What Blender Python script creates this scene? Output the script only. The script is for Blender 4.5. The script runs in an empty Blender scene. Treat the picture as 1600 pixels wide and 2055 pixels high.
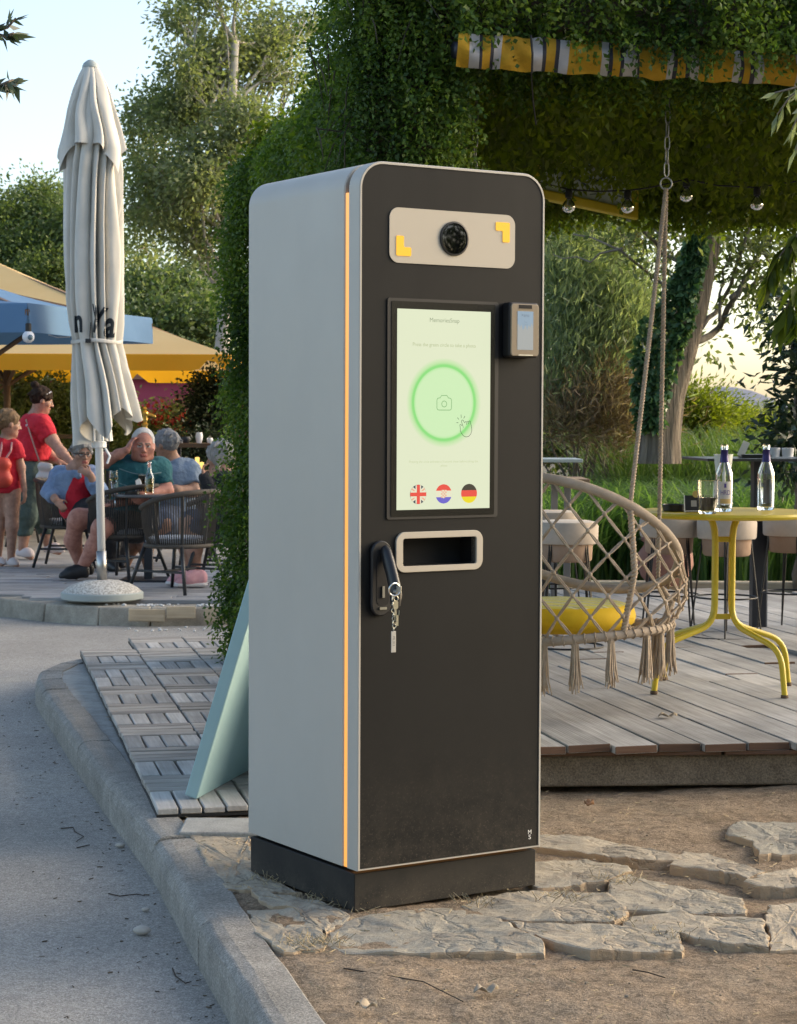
import bpy, math, random
import numpy as np
from mathutils import Vector, Matrix

random.seed(7)
RNG = np.random.default_rng(11)
SC = bpy.context.scene
COL = SC.collection
R = math.radians

# ------------------------------------------------------------------ camera
F_PX, PITCH, ROLL, CAM_H = 4066.0, .0453, .0041, 1.2177
_F = np.array([0, math.cos(PITCH), -math.sin(PITCH)])
_U0 = np.array([0, math.sin(PITCH), math.cos(PITCH)])
_R0 = np.array([1.0, 0, 0])
_R = _R0 * math.cos(ROLL) + _U0 * math.sin(ROLL)
_U = _U0 * math.cos(ROLL) - _R0 * math.sin(ROLL)
cam_d = bpy.data.cameras.new('camera')
cam = bpy.data.objects.new('camera', cam_d)
COL.objects.link(cam)
cam_d.sensor_fit = 'HORIZONTAL'
cam_d.sensor_width = 36
cam_d.lens = 36 * F_PX / 1600
cam_d.clip_start, cam_d.clip_end = .05, 9000
cam_d.dof.use_dof = True
cam_d.dof.focus_distance = 5.15
cam_d.dof.aperture_fstop = 26
cam.matrix_world = Matrix(((_R[0], _U[0], -_F[0], 0), (_R[1], _U[1], -_F[1], 0), (_R[2], _U[2], -_F[2], CAM_H), (0, 0, 0, 1)))
SC.camera = cam

# ------------------------------------------------------------------ sky, sun, exposure
SUN_EL, SUN_AZ = R(20.0), R(72.0)          # veiled evening sun, to the right
wd = bpy.data.worlds.new('World')
SC.world = wd
wd.use_nodes = True
_nt = wd.node_tree
_bg = _nt.nodes['Background']
_sky = _nt.nodes.new('ShaderNodeTexSky')
_sky.sky_type = 'NISHITA'
_sky.sun_disc = False
_sky.sun_elevation = SUN_EL
_sky.sun_rotation = SUN_AZ
_sky.air_density, _sky.dust_density, _sky.ozone_density = .8, 2.4, .8
_nt.links.new(_sky.outputs[0], _bg.inputs['Color'])
_bg.inputs['Strength'].default_value = .15
sun_d = bpy.data.lights.new('sun', 'SUN')
sun_d.energy = .75
sun_d.angle = R(70)
sun_d.color = (1, .94, .87)
sun = bpy.data.objects.new('sun', sun_d)
COL.objects.link(sun)
_sd = Vector((math.sin(SUN_AZ) * math.cos(SUN_EL), math.cos(SUN_AZ) * math.cos(SUN_EL), math.sin(SUN_EL)))
sun.rotation_euler = _sd.to_track_quat('Z', 'Y').to_euler()
SC.view_settings.view_transform = 'Standard'
SC.view_settings.look = 'None'
SC.view_settings.gamma = 1
SC.view_settings.use_curve_mapping = False
SC.view_settings.exposure = 1.47
SC.view_settings.use_white_balance = True
SC.view_settings.white_balance_temperature = 6950
SC.view_settings.white_balance_tint = 8
SC.cycles.use_denoising = True
SC.cycles.max_bounces = 6
SC.cycles.transparent_max_bounces = 8
SC.cycles.sample_clamp_indirect = 6
SC.cycles.caustics_reflective = False
SC.cycles.caustics_refractive = False


# ------------------------------------------------------------------ where a picture point stands in the world
def _ray(px, py):
    return _F + _R * (px - 800) / F_PX - _U * (py - 1027.5) / F_PX


def A(px, py, Y):
    """the point seen at (px, py) that stands Y metres in front of the camera"""
    d = _ray(px, py)
    return Vector(d * Y / d[1]) + Vector((0, 0, CAM_H))


def G(px, py, z=0.0):
    """the point of the level z seen at (px, py)"""
    d = _ray(px, py)
    return Vector(d * (z - CAM_H) / d[2]) + Vector((0, 0, CAM_H))


# ------------------------------------------------------------------ objects
def link(o, parent=None):
    COL.objects.link(o)
    if parent is not None:
        o.parent = parent
    return o


def tag(o, label=None, cat=None, group=None, kind=None):
    if label: o['label'] = label
    if cat: o['category'] = cat
    if group: o['group'] = group
    if kind: o['kind'] = kind
    return o


def thing(name, label, cat, loc=(0, 0, 0), rz=0.0, group=None, scale=1.0):
    o = bpy.data.objects.new(name, None)
    o.empty_display_size = .05
    COL.objects.link(o)
    o.location = loc
    o.rotation_euler = (0, 0, rz)
    o.scale = (scale,) * 3
    return tag(o, label, cat, group)


def dup(root, loc, rz, label=None, scale=None):
    """a copy of a thing with its parts and sub-parts (mesh data shared)"""
    r = root.copy()
    COL.objects.link(r)
    r.location = loc
    r.rotation_euler = (0, 0, rz)
    if scale: r.scale = (scale,) * 3
    if label: r['label'] = label
    for ch in list(root.children):
        c = ch.copy(); COL.objects.link(c); c.parent = r
        for g in list(ch.children):
            d = g.copy(); COL.objects.link(d); d.parent = c
    return r


def mk(name, V, F, m, parent=None, smooth=False, mi=None, bevel=0.0, seg=2):
    me = bpy.data.meshes.new(name)
    me.from_pydata([tuple(map(float, v)) for v in V], [], [tuple(f) for f in F])
    for x in (m if isinstance(m, (list, tuple)) else [m]):
        me.materials.append(x)
    if mi is not None:
        me.polygons.foreach_set('material_index', np.array(mi, dtype=np.int32))
    if smooth:
        me.polygons.foreach_set('use_smooth', np.ones(len(me.polygons), dtype=bool))
    me.update()
    o = bpy.data.objects.new(name, me)
    link(o, parent)
    if bevel:
        bm = o.modifiers.new('bevel', 'BEVEL')
        bm.width = bevel; bm.segments = seg; bm.limit_method = 'ANGLE'; bm.angle_limit = R(35)
    return o


def mkq(name, V, Q, m, parent=None, smooth=False, tone=None, mi=None):
    """fast mesh from arrays: V (n,3), Q (k,4) quads; tone = one value a face"""
    me = bpy.data.meshes.new(name)
    n, k = len(V), len(Q)
    me.vertices.add(n)
    me.vertices.foreach_set('co', np.ascontiguousarray(V, dtype=np.float32).ravel())
    me.loops.add(k * 4)
    me.loops.foreach_set('vertex_index', np.ascontiguousarray(Q, dtype=np.int32).ravel())
    me.polygons.add(k)
    me.polygons.foreach_set('loop_start', np.arange(0, k * 4, 4, dtype=np.int32))
    try:
        me.polygons.foreach_set('loop_total', np.full(k, 4, dtype=np.int32))
    except Exception:
        pass
    for x in (m if isinstance(m, (list, tuple)) else [m]):
        me.materials.append(x)
    if mi is not None:
        me.polygons.foreach_set('material_index', np.array(mi, dtype=np.int32))
    me.update(calc_edges=True)
    if smooth:
        me.polygons.foreach_set('use_smooth', np.ones(k, dtype=bool))
    if tone is not None:
        at = me.attributes.new('tone', 'FLOAT', 'FACE')
        at.data.foreach_set('value', np.ascontiguousarray(tone, dtype=np.float32))
    o = bpy.data.objects.new(name, me)
    return link(o, parent)


class MB:
    """collects shapes that become ONE mesh"""

    def __init__(s):
        s.v, s.f, s.mi, s.cur = [], [], [], 0

    def add(s, V, F):
        b = len(s.v)
        s.v += [tuple(map(float, v)) for v in V]
        s.f += [tuple(i + b for i in f) for f in F]
        s.mi += [s.cur] * len(F)
        return s

    def box(s, c, d, M=None):
        x, y, z = d[0] / 2, d[1] / 2, d[2] / 2
        V = [Vector(p) for p in ((-x, -y, -z), (x, -y, -z), (x, y, -z), (-x, y, -z), (-x, -y, z), (x, -y, z), (x, y, z), (-x, y, z))]
        c = Vector(c)
        V = [(M @ p if M else p) + c for p in V]
        return s.add(V, [(0, 3, 2, 1), (4, 5, 6, 7), (0, 1, 5, 4), (1, 2, 6, 5), (2, 3, 7, 6), (3, 0, 4, 7)])

    def tube(s, path, r, n=8, cap=True, closed=False, flat=1.0):
        P = [Vector(p) for p in path]
        k = len(P)
        rr = r if isinstance(r, (list, tuple, np.ndarray)) else [r] * k
        T = []
        for i in range(k):
            a = P[(i - 1) % k] if (closed or i) else P[i]
            b = P[(i + 1) % k] if (closed or i < k - 1) else P[i]
            t = (b - a)
            T.append(t.normalized() if t.length > 1e-9 else Vector((0, 0, 1)))
        up = Vector((0, 0, 1)) if abs(T[0].z) < .9 else Vector((1, 0, 0))
        V, nrm = [], (up - T[0] * up.dot(T[0])).normalized()
        for i in range(k):
            nrm = (nrm - T[i] * nrm.dot(T[i]))
            nrm = nrm.normalized() if nrm.length > 1e-6 else T[i].orthogonal().normalized()
            bi = T[i].cross(nrm)
            for j in range(n):
                a = 2 * math.pi * j / n
                V.append(P[i] + (nrm * math.cos(a) + bi * math.sin(a) * flat) * rr[i])
        Fc = []
        for i in range(k if closed else k - 1):
            i2 = (i + 1) % k
            for j in range(n):
                j2 = (j + 1) % n
                Fc.append((i * n + j, i * n + j2, i2 * n + j2, i2 * n + j))
        if cap and not closed:
            Fc.append(tuple(range(n - 1, -1, -1)))
            Fc.append(tuple(range((k - 1) * n, k * n)))
        return s.add(V, Fc)

    def lathe(s, prof, n=24, c=(0, 0, 0), cap=True):
        V, Fc, k = [], [], len(prof)
        for r_, z in prof:
            for j in range(n):
                a = 2 * math.pi * j / n
                V.append((c[0] + r_ * math.cos(a), c[1] + r_ * math.sin(a), c[2] + z))
        for i in range(k - 1):
            for j in range(n):
                j2 = (j + 1) % n
                Fc.append((i * n + j, i * n + j2, (i + 1) * n + j2, (i + 1) * n + j))
        if cap:
            Fc.append(tuple(range(n - 1, -1, -1)))
            Fc.append(tuple(range((k - 1) * n, k * n)))
        return s.add(V, Fc)

    def prism(s, poly, h0, h1, M=None):
        """polygon (2-D, counter-clockwise) extruded from h0 to h1 along local z"""
        n = len(poly)
        V = [Vector((x, y, h0)) for x, y in poly] + [Vector((x, y, h1)) for x, y in poly]
        if M: V = [M @ v for v in V]
        return s.add(V, [tuple(range(n - 1, -1, -1)), tuple(range(n, 2 * n))] + [(i, (i + 1) % n, n + (i + 1) % n, n + i) for i in range(n)])

    def build(s, name, m, parent=None, smooth=False, bevel=0.0, seg=2):
        return mk(name, s.v, s.f, m, parent, smooth, s.mi if isinstance(m, (list, tuple)) else None, bevel, seg)


def rrect(w, h, r, n=6, cx=0.0, cy=0.0):
    P = []
    for qx, qy, a0 in ((1, -1, -90), (1, 1, 0), (-1, 1, 90), (-1, -1, 180)):
        for i in range(n + 1):
            a = R(a0 + 90 * i / n)
            P.append((cx + qx * (w / 2 - r) + r * math.cos(a), cy + qy * (h / 2 - r) + r * math.sin(a)))
    return P


def text_mesh(name, txt, size, m, parent, M, ext=0.0, align='CENTER', sx=1.0, bold=0.0):
    cu = bpy.data.curves.new(name, 'FONT')
    cu.body = txt; cu.size = size; cu.extrude = ext; cu.offset = bold; cu.align_x = align; cu.align_y = 'CENTER'
    to = bpy.data.objects.new(name + '_src', cu)
    COL.objects.link(to)
    dg = bpy.context.evaluated_depsgraph_get()
    me = bpy.data.meshes.new_from_object(to.evaluated_get(dg))
    bpy.data.objects.remove(to)
    bpy.data.curves.remove(cu)
    me.name = name
    me.transform(M @ Matrix.Diagonal((sx, 1, 1, 1)))
    me.materials.clear(); me.materials.append(m)
    o = bpy.data.objects.new(name, me)
    return link(o, parent)


# ------------------------------------------------------------------ materials
def _new(name):
    m = bpy.data.materials.new(name)
    m.use_nodes = True
    nt = m.node_tree
    b = nt.nodes['Principled BSDF']
    return m, nt, b


def _noise(nt, scale, detail=4, rough=.6, coord='Object', stretch=None):
    tc = nt.nodes.new('ShaderNodeTexCoord')
    src = tc.outputs[coord]
    if stretch:
        mp = nt.nodes.new('ShaderNodeMapping')
        mp.inputs['Scale'].default_value = stretch
        nt.links.new(src, mp.inputs[0]); src = mp.outputs[0]
    nz = nt.nodes.new('ShaderNodeTexNoise')
    nz.inputs['Scale'].default_value = scale
    nz.inputs['Detail'].default_value = detail
    nz.inputs['Roughness'].default_value = rough
    nt.links.new(src, nz.inputs['Vector'])
    return nz.outputs['Fac']


def _ramp(nt, fac, stops):
    r = nt.nodes.new('ShaderNodeValToRGB')
    e = r.color_ramp.elements
    while len(e) < len(stops): e.new(.5)
    for i, (p, c) in enumerate(stops):
        e[i].position = p
        e[i].color = (c[0], c[1], c[2], 1) if not isinstance(c, (int, float)) else (c, c, c, 1)
    nt.links.new(fac, r.inputs[0])
    return r.outputs[0]


def _mix(nt, fac, a, b, mode='MIX'):
    x = nt.nodes.new('ShaderNodeMix')
    x.data_type = 'RGBA'; x.blend_type = mode
    for s_, v in ((x.inputs[0], fac), (x.inputs[6], a), (x.inputs[7], b)):
        if hasattr(v, 'is_output'): nt.links.new(v, s_)
        elif isinstance(v, (int, float)): s_.default_value = v
        else: s_.default_value = (v[0], v[1], v[2], 1)
    return x.outputs[2]


def _bump(nt, b, h, strength, dist):
    bp = nt.nodes.new('ShaderNodeBump')
    bp.inputs['Strength'].default_value = strength
    bp.inputs['Distance'].default_value = dist
    nt.links.new(h, bp.inputs['Height'])
    nt.links.new(bp.outputs[0], b.inputs['Normal'])
    return bp


def pm(name, c, rough=.6, c2=None, ns=6.0, bump=0.0, bs=80.0, bd=.003, metal=0.0, spec=.5, stretch=None, rnd=0.0, lo=.35, hi=.65, coat=0.0, sheen=0.0):
    """paint-like material: two tones by noise, fine relief, optional difference from object to object"""
    m, nt, b = _new(name)
    b.inputs['Roughness'].default_value = rough
    b.inputs['Metallic'].default_value = metal
    b.inputs['Specular IOR Level'].default_value = spec
    b.inputs['Coat Weight'].default_value = coat
    b.inputs['Sheen Weight'].default_value = sheen
    col = c
    if c2 is not None:
        col = _ramp(nt, _noise(nt, ns, 5, .65, stretch=stretch), [(lo, c), (hi, c2)])
    if rnd:
        oi = nt.nodes.new('ShaderNodeObjectInfo')
        k = _ramp(nt, oi.outputs['Random'], [(0, 1 - rnd), (1, 1 + rnd)])
        col = _mix(nt, 1.0, col, k, 'MULTIPLY')
    if hasattr(col, 'is_output'): nt.links.new(col, b.inputs['Base Color'])
    else: b.inputs['Base Color'].default_value = (*col, 1)
    if bump:
        _bump(nt, b, _noise(nt, bs, 4, .6, stretch=stretch), bump, bd)
    return m


def emit(name, c, s):
    m, nt, b = _new(name)
    b.inputs['Base Color'].default_value = (0, 0, 0, 1)
    b.inputs['Emission Color'].default_value = (*c, 1)
    b.inputs['Emission Strength'].default_value = s
    b.inputs['Roughness'].default_value = .25
    return m


def glass(name, c=(1, 1, 1), rough=0.0, ior=1.45):
    m, nt, b = _new(name)
    b.inputs['Base Color'].default_value = (*c, 1)
    b.inputs['Transmission Weight'].default_value = 1
    b.inputs['Roughness'].default_value = rough
    b.inputs['IOR'].default_value = ior
    return m


def leafmat(name, dark, mid, light, trans=.35, rough=.45, spec=.35):
    """leaf: colour differs from leaf to leaf (attribute tone), light shines through"""
    m, nt, b = _new(name)
    at = nt.nodes.new('ShaderNodeAttribute'); at.attribute_name = 'tone'
    col = _ramp(nt, at.outputs['Fac'], [(0, dark), (.5, mid), (1, light)])
    nt.links.new(col, b.inputs['Base Color'])
    b.inputs['Roughness'].default_value = rough
    b.inputs['Specular IOR Level'].default_value = spec
    t = nt.nodes.new('ShaderNodeBsdfTranslucent')
    nt.links.new(_mix(nt, 1.0, col, (1.5, 1.6, .7), 'MULTIPLY'), t.inputs[0])
    x = nt.nodes.new('ShaderNodeMixShader'); x.inputs[0].default_value = trans
    out = nt.nodes['Material Output']
    nt.links.new(b.outputs[0], x.inputs[1]); nt.links.new(t.outputs[0], x.inputs[2]); nt.links.new(x.outputs[0], out.inputs[0])
    return m


def woodmat(name, c, c2, axis=1, rough=.75, rnd=.18, grooves=0.0, gscale=60.0):
    """weathered board: grain along the local axis, each board a little different"""
    m, nt, b = _new(name)
    st = [26, 26, 26]; st[axis] = 1.2
    tc = nt.nodes.new('ShaderNodeTexCoord')
    oi = nt.nodes.new('ShaderNodeObjectInfo')
    ad = nt.nodes.new('ShaderNodeVectorMath'); ad.operation = 'ADD'
    mu = nt.nodes.new('ShaderNodeMath'); mu.operation = 'MULTIPLY'; mu.inputs[1].default_value = 37.0
    nt.links.new(oi.outputs['Random'], mu.inputs[0])
    nt.links.new(tc.outputs['Object'], ad.inputs[0]); nt.links.new(mu.outputs[0], ad.inputs[1])
    mp = nt.nodes.new('ShaderNodeMapping'); mp.inputs['Scale'].default_value = st
    nt.links.new(ad.outputs[0], mp.inputs[0])
    n1 = nt.nodes.new('ShaderNodeTexNoise'); n1.inputs['Scale'].default_value = 2.4; n1.inputs['Detail'].default_value = 6; n1.inputs['Roughness'].default_value = .7
    nt.links.new(mp.outputs[0], n1.inputs['Vector'])
    n2 = nt.nodes.new('ShaderNodeTexNoise'); n2.inputs['Scale'].default_value = 3.0; n2.inputs['Detail'].default_value = 5
    nt.links.new(ad.outputs[0], n2.inputs['Vector'])
    col = _ramp(nt, n1.outputs['Fac'], [(.3, c), (.7, c2)])
    blot = _ramp(nt, n2.outputs['Fac'], [(.3, .72), (.6, 1.08)])
    col = _mix(nt, 1.0, col, blot, 'MULTIPLY')
    k = _ramp(nt, oi.outputs['Random'], [(0, 1 - rnd), (1, 1 + rnd)])
    col = _mix(nt, 1.0, col, k, 'MULTIPLY')
    nt.links.new(col, b.inputs['Base Color'])
    b.inputs['Roughness'].default_value = rough
    b.inputs['Specular IOR Level'].default_value = .3
    h = n1.outputs['Fac']
    if grooves:
        wv = nt.nodes.new('ShaderNodeTexWave'); wv.wave_type = 'BANDS'; wv.bands_direction = 'X' if axis == 1 else 'Y'
        wv.inputs['Scale'].default_value = gscale; wv.inputs['Distortion'].default_value = .3
        nt.links.new(tc.outputs['Object'], wv.inputs['Vector'])
        h = _mix(nt, grooves, n1.outputs['Fac'], wv.outputs['Fac'])
    _bump(nt, b, h, .35, .004)
    return m


# ------------------------------------------------------------------ leaves
def unit(a):
    return a / np.maximum(np.linalg.norm(a, axis=-1, keepdims=True), 1e-9)


def leaf_quads(P, D, L, W, fold=.25):
    """kite-shaped leaves: P base points, D directions, L lengths, W widths"""
    n = len(P)
    D = unit(D)
    rv = unit(RNG.normal(size=(n, 3)))
    S = unit(np.cross(D, rv))
    N = np.cross(S, D)
    L = np.broadcast_to(L, n)[:, None]; W = np.broadcast_to(W, n)[:, None]
    mid = P + D * L * .45
    V = np.empty((n, 4, 3))
    V[:, 0] = P
    V[:, 1] = mid + S * W * .5 + N * W * fold
    V[:, 2] = P + D * L - N * L * .1
    V[:, 3] = mid - S * W * .5 + N * W * fold
    return V.reshape(-1, 3), np.arange(n * 4).reshape(-1, 4)


def leaves(name, P, D, L, W, m, parent=None, tone=None, fold=.25):
    V, Q = leaf_quads(P, D, L, W, fold)
    if tone is None: tone = RNG.random(len(P))
    return mkq(name, V, Q, m, parent, tone=np.clip(tone, 0, 1))


def in_ell(n, c, r):
    """points in an ellipsoid, more towards its skin"""
    d = unit(RNG.normal(size=(n, 3)))
    return np.array(c) + d * np.array(r) * (RNG.random((n, 1)) ** .45)


def crown_points(blobs, per, spread, clump):
    """leaf positions: clumps scattered in ellipsoids; returns points, outward directions, clump tone"""
    P, D, T = [], [], []
    for c, r, n in blobs:
        cc = in_ell(max(1, n // clump), c, r)
        k = np.repeat(np.arange(len(cc)), clump)
        off = RNG.normal(size=(len(k), 3)) * spread * (.5 + RNG.random((len(cc), 1)))[k]
        off[:, 2] *= .7
        P.append(cc[k] + off)
        D.append(unit(off + (cc[k] - np.array(c)) * .15) + np.array([0, 0, -.25]) + RNG.normal(size=(len(k), 3)) * .5)
        T.append(np.clip(.5 + RNG.normal(size=len(cc)) * .2, 0, 1)[k] + RNG.normal(size=len(k)) * .16)
    return np.concatenate(P), np.concatenate(D), np.concatenate(T)


def limb(mb, a, b, r0, r1, wob=.06, n=7, k=7, sag=0.0):
    a, b = Vector(a), Vector(b)
    L = (b - a).length
    P, rr = [], []
    for i in range(k):
        t = i / (k - 1)
        p = a.lerp(b, t)
        if 0 < i < k - 1:
            p += Vector((random.uniform(-1, 1), random.uniform(-1, 1), random.uniform(-.6, .6))) * wob * L
        p.z += sag * math.sin(t * math.pi) * L
        P.append(p); rr.append(r0 + (r1 - r0) * t)
    mb.tube(P, rr, n)
    return P

# =================================================================== THE SETTING
EX = 2.0 ** -SC.view_settings.exposure      # keeps lit things at their brightness when the exposure moves
ANG = R(12)
UX = Vector((math.cos(ANG), math.sin(ANG), 0)); VX = Vector((-math.sin(ANG), math.cos(ANG), 0))

# --- far ground
m_land = pm('dry_land', (.07, .085, .035), .95, (.12, .10, .05), ns=.4)
o = mk('ground', [(-2500, -200, -.3), (2500, -200, -.3), (2500, 5000, -.3), (-2500, 5000, -.3)], [(0, 1, 2, 3)], m_land); tag(o, kind='structure')

# --- road
def asphalt():
    m, nt, b = _new('asphalt')
    n1 = _noise(nt, 1.1, 6, .6); n2 = _noise(nt, 150, 3, .8); n3 = _noise(nt, 430, 2, .8)
    base = _ramp(nt, n1, [(.3, (.275, .255, .225)), (.55, (.345, .322, .288)), (.75, (.40, .365, .31))])
    sp = _ramp(nt, n2, [(.3, .55), (.5, 1.0), (.68, 1.5)])
    base = _mix(nt, 1.0, base, sp, 'MULTIPLY')
    n4 = _noise(nt, 55, 4, .8)
    base = _mix(nt, 1.0, base, _ramp(nt, n4, [(.32, .74), (.5, 1), (.66, 1.25)]), 'MULTIPLY')
    sp3 = _ramp(nt, n3, [(.35, .75), (.65, 1.3)])
    base = _mix(nt, 1.0, base, sp3, 'MULTIPLY')
    nt.links.new(base, b.inputs['Base Color'])
    b.inputs['Roughness'].default_value = .85
    b.inputs['Specular IOR Level'].default_value = .25
    _bump(nt, b, n2, .7, .006)
    return m
o = mk('road', [(-60, -30, -.12), (1.2, -30, -.12), (1.2, 13.6, -.12), (-60, 13.6, -.12)], [(0, 1, 2, 3)], asphalt()); tag(o, kind='structure')

# --- kerb of single stones
KF = [(.236, 2.01), (-.004, 2.97), (-.244, 3.93), (-.484, 4.889), (-.711, 5.838), (-.968, 6.73), (-1.211, 7.608), (-1.445, 8.489), (-1.612, 9.103), (-1.70, 9.45), (-1.745, 9.75), (-1.715, 10.08), (-1.60, 10.36), (-1.42, 10.5), (-.7, 10.62), (.2, 10.78)]
def concrete(name, c, c2, agg=.6):
    m, nt, b = _new(name)
    n1 = _noise(nt, 3.0, 5, .65); n2 = _noise(nt, 160, 3, .75); n3 = _noise(nt, 14, 5, .7)
    base = _ramp(nt, n1, [(.32, c), (.68, c2)])
    base = _mix(nt, agg, base, _ramp(nt, n2, [(.3, .5), (.52, 1.0), (.7, 1.5)]), 'MULTIPLY')
    base = _mix(nt, .6, base, _ramp(nt, n3, [(.35, .7), (.6, 1.1)]), 'MULTIPLY')
    oi = nt.nodes.new('ShaderNodeObjectInfo')
    base = _mix(nt, 1.0, base, _ramp(nt, oi.outputs['Random'], [(0, .9), (1, 1.1)]), 'MULTIPLY')
    nt.links.new(base, b.inputs['Base Color'])
    b.inputs['Roughness'].default_value = .9
    b.inputs['Specular IOR Level'].default_value = .25
    _bump(nt, b, n2, .8, .004)
    return m
m_kerb = concrete('kerb_concrete', (.26, .242, .212), (.36, .335, .295), 1.0)
m_joint = pm('joint_dirt', (.045, .038, .03), .95, (.09, .075, .055), ns=60)
kerb = thing('kerb', None, None); tag(kerb, kind='structure')
def offs(i):
    a = Vector(KF[max(0, i - 1)]); c = Vector(KF[min(len(KF) - 1, i + 1)])
    t = (c - a).normalized()
    return Vector((t.y, -t.x))
for i in range(len(KF) - 1):
    P, Q = Vector(KF[i]), Vector(KF[i + 1])
    t = (Q - P).normalized() * .007
    V = []
    dz = random.uniform(-.004, .004)
    sec = ((0, -.2), (.0, -.045), (.006, -.02), (.022, -.004), (.05, .0), (.125, .0), (.125, -.2))
    m_ = 8
    for k in range(m_ + 1):
        f = k / m_
        p = (P + t).lerp(Q - t, f)
        n = offs(i).lerp(offs(i + 1), f).normalized()
        for w, z in sec:
            j = random.uniform(-.0025, .0025) if z > -.1 else 0
            V.append((p.x + n.x * (w + j), p.y + n.y * (w + j), z + dz + j * .6))
    ns_ = len(sec); Fc = []
    for k in range(m_):
        for q in range(ns_ - 1):
            Fc.append((k * ns_ + q, (k + 1) * ns_ + q, (k + 1) * ns_ + q + 1, k * ns_ + q + 1))
    Fc.append(tuple(range(ns_))); Fc.append(tuple(range(m_ * ns_ + ns_ - 1, m_ * ns_ - 1, -1)))
    J_ = Vector(KF[i]); jn = offs(i); jt = Vector((-jn.y, jn.x)); mbj = MB()
    mbj.add([(J_.x + jn.x * w + jt.x * e, J_.y + jn.y * w + jt.y * e, z) for e in (-.012, .012) for w, z in ((.004, -.2), (.004, -.045), (.028, -.012), (.125, -.010), (.125, -.2))], [(0, 1, 2, 3, 4), (9, 8, 7, 6, 5), (0, 5, 6, 1), (1, 6, 7, 2), (2, 7, 8, 3)])
    mbj.build('mortar_joint', m_joint, kerb)
    mk('kerb_stone', V, Fc, m_kerb, kerb, smooth=False, bevel=.005, seg=2)

# --- bare soil inside the kerb
KBY = [2.0, 2.97, 3.93, 4.936, 5.813, 6.789, 7.658, 8.552, 9.384, 9.75, 10.05, 10.3]
KBX = [.36, .12, -.12, -.371, -.594, -.846, -1.089, -1.325, -1.55, -1.61, -1.58, -1.46]
def hnoise(x, y, s, seed):
    """smooth value noise on arrays"""
    r = np.random.default_rng(seed).random((256, 256))
    xf, yf = x * s, y * s
    xi, yi = np.floor(xf).astype(int), np.floor(yf).astype(int)
    fx, fy = xf - xi, yf - yi
    fx, fy = fx * fx * (3 - 2 * fx), fy * fy * (3 - 2 * fy)
    g = lambda a, b: r[a % 256, b % 256]
    return (g(xi, yi) * (1 - fx) + g(xi + 1, yi) * fx) * (1 - fy) + (g(xi, yi + 1) * (1 - fx) + g(xi + 1, yi + 1) * fx) * fy
def soilmat():
    m, nt, b = _new('soil')
    n1 = _noise(nt, 1.6, 6, .65); n2 = _noise(nt, 22, 6, .75); n3 = _noise(nt, 190, 3, .8)
    base = _ramp(nt, n1, [(.3, (.20, .145, .095)), (.5, (.32, .24, .165)), (.72, (.26, .21, .15))])
    base = _mix(nt, 1.0, base, _ramp(nt, n2, [(.3, .5), (.5, 1.0), (.7, 1.3)]), 'MULTIPLY')
    base = _mix(nt, 1.0, base, _ramp(nt, n3, [(.3, .55), (.5, 1), (.72, 1.6)]), 'MULTIPLY')
    n5 = _noise(nt, 75, 4, .8); base = _mix(nt, .9, base, _ramp(nt, n5, [(.3, .6), (.5, 1), (.7, 1.35)]), 'MULTIPLY')
    nt.links.new(base, b.inputs['Base Color'])
    b.inputs['Roughness'].default_value = .95
    b.inputs['Specular IOR Level'].default_value = .15
    _bump(nt, b, _mix(nt, .5, n2, n5), 1.0, .02)
    return m
ny, nx = 330, 260
ys = np.linspace(2.0, 10.3, ny)
V = np.zeros((ny, nx, 3))
xk = np.interp(ys, KBY, KBX)
tt = np.linspace(0, 1, nx)[None, :] ** 1.15
V[..., 0] = xk[:, None] + .004 + (4.6 - xk[:, None]) * tt - .03 * (1 - tt)
V[..., 1] = ys[:, None]
x_, y_ = V[..., 0], V[..., 1]
z_ = (hnoise(x_, y_, 1.3, 1) - .5) * .03 + (hnoise(x_, y_, 5, 2) - .5) * .014 + (hnoise(x_, y_, 21, 3) - .5) * .007 + (hnoise(x_, y_, 60, 4) - .5) * .004 - .012
z_ *= np.clip((x_ - xk[:, None]) / .12, .15, 1)
V[..., 2] = z_ + .004 * np.clip((x_ - xk[:, None]) / .12, 0, 1) - .003 - .007 * np.clip(1 - (x_ - xk[:, None]) / .06, 0, 1)
idx = np.arange(ny * nx).reshape(ny, nx)
Q = np.stack([idx[:-1, :-1], idx[:-1, 1:], idx[1:, 1:], idx[1:, :-1]], -1).reshape(-1, 4)
soil = mkq('soil', V.reshape(-1, 3), Q, soilmat(), smooth=True); tag(soil, kind='structure')

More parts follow.
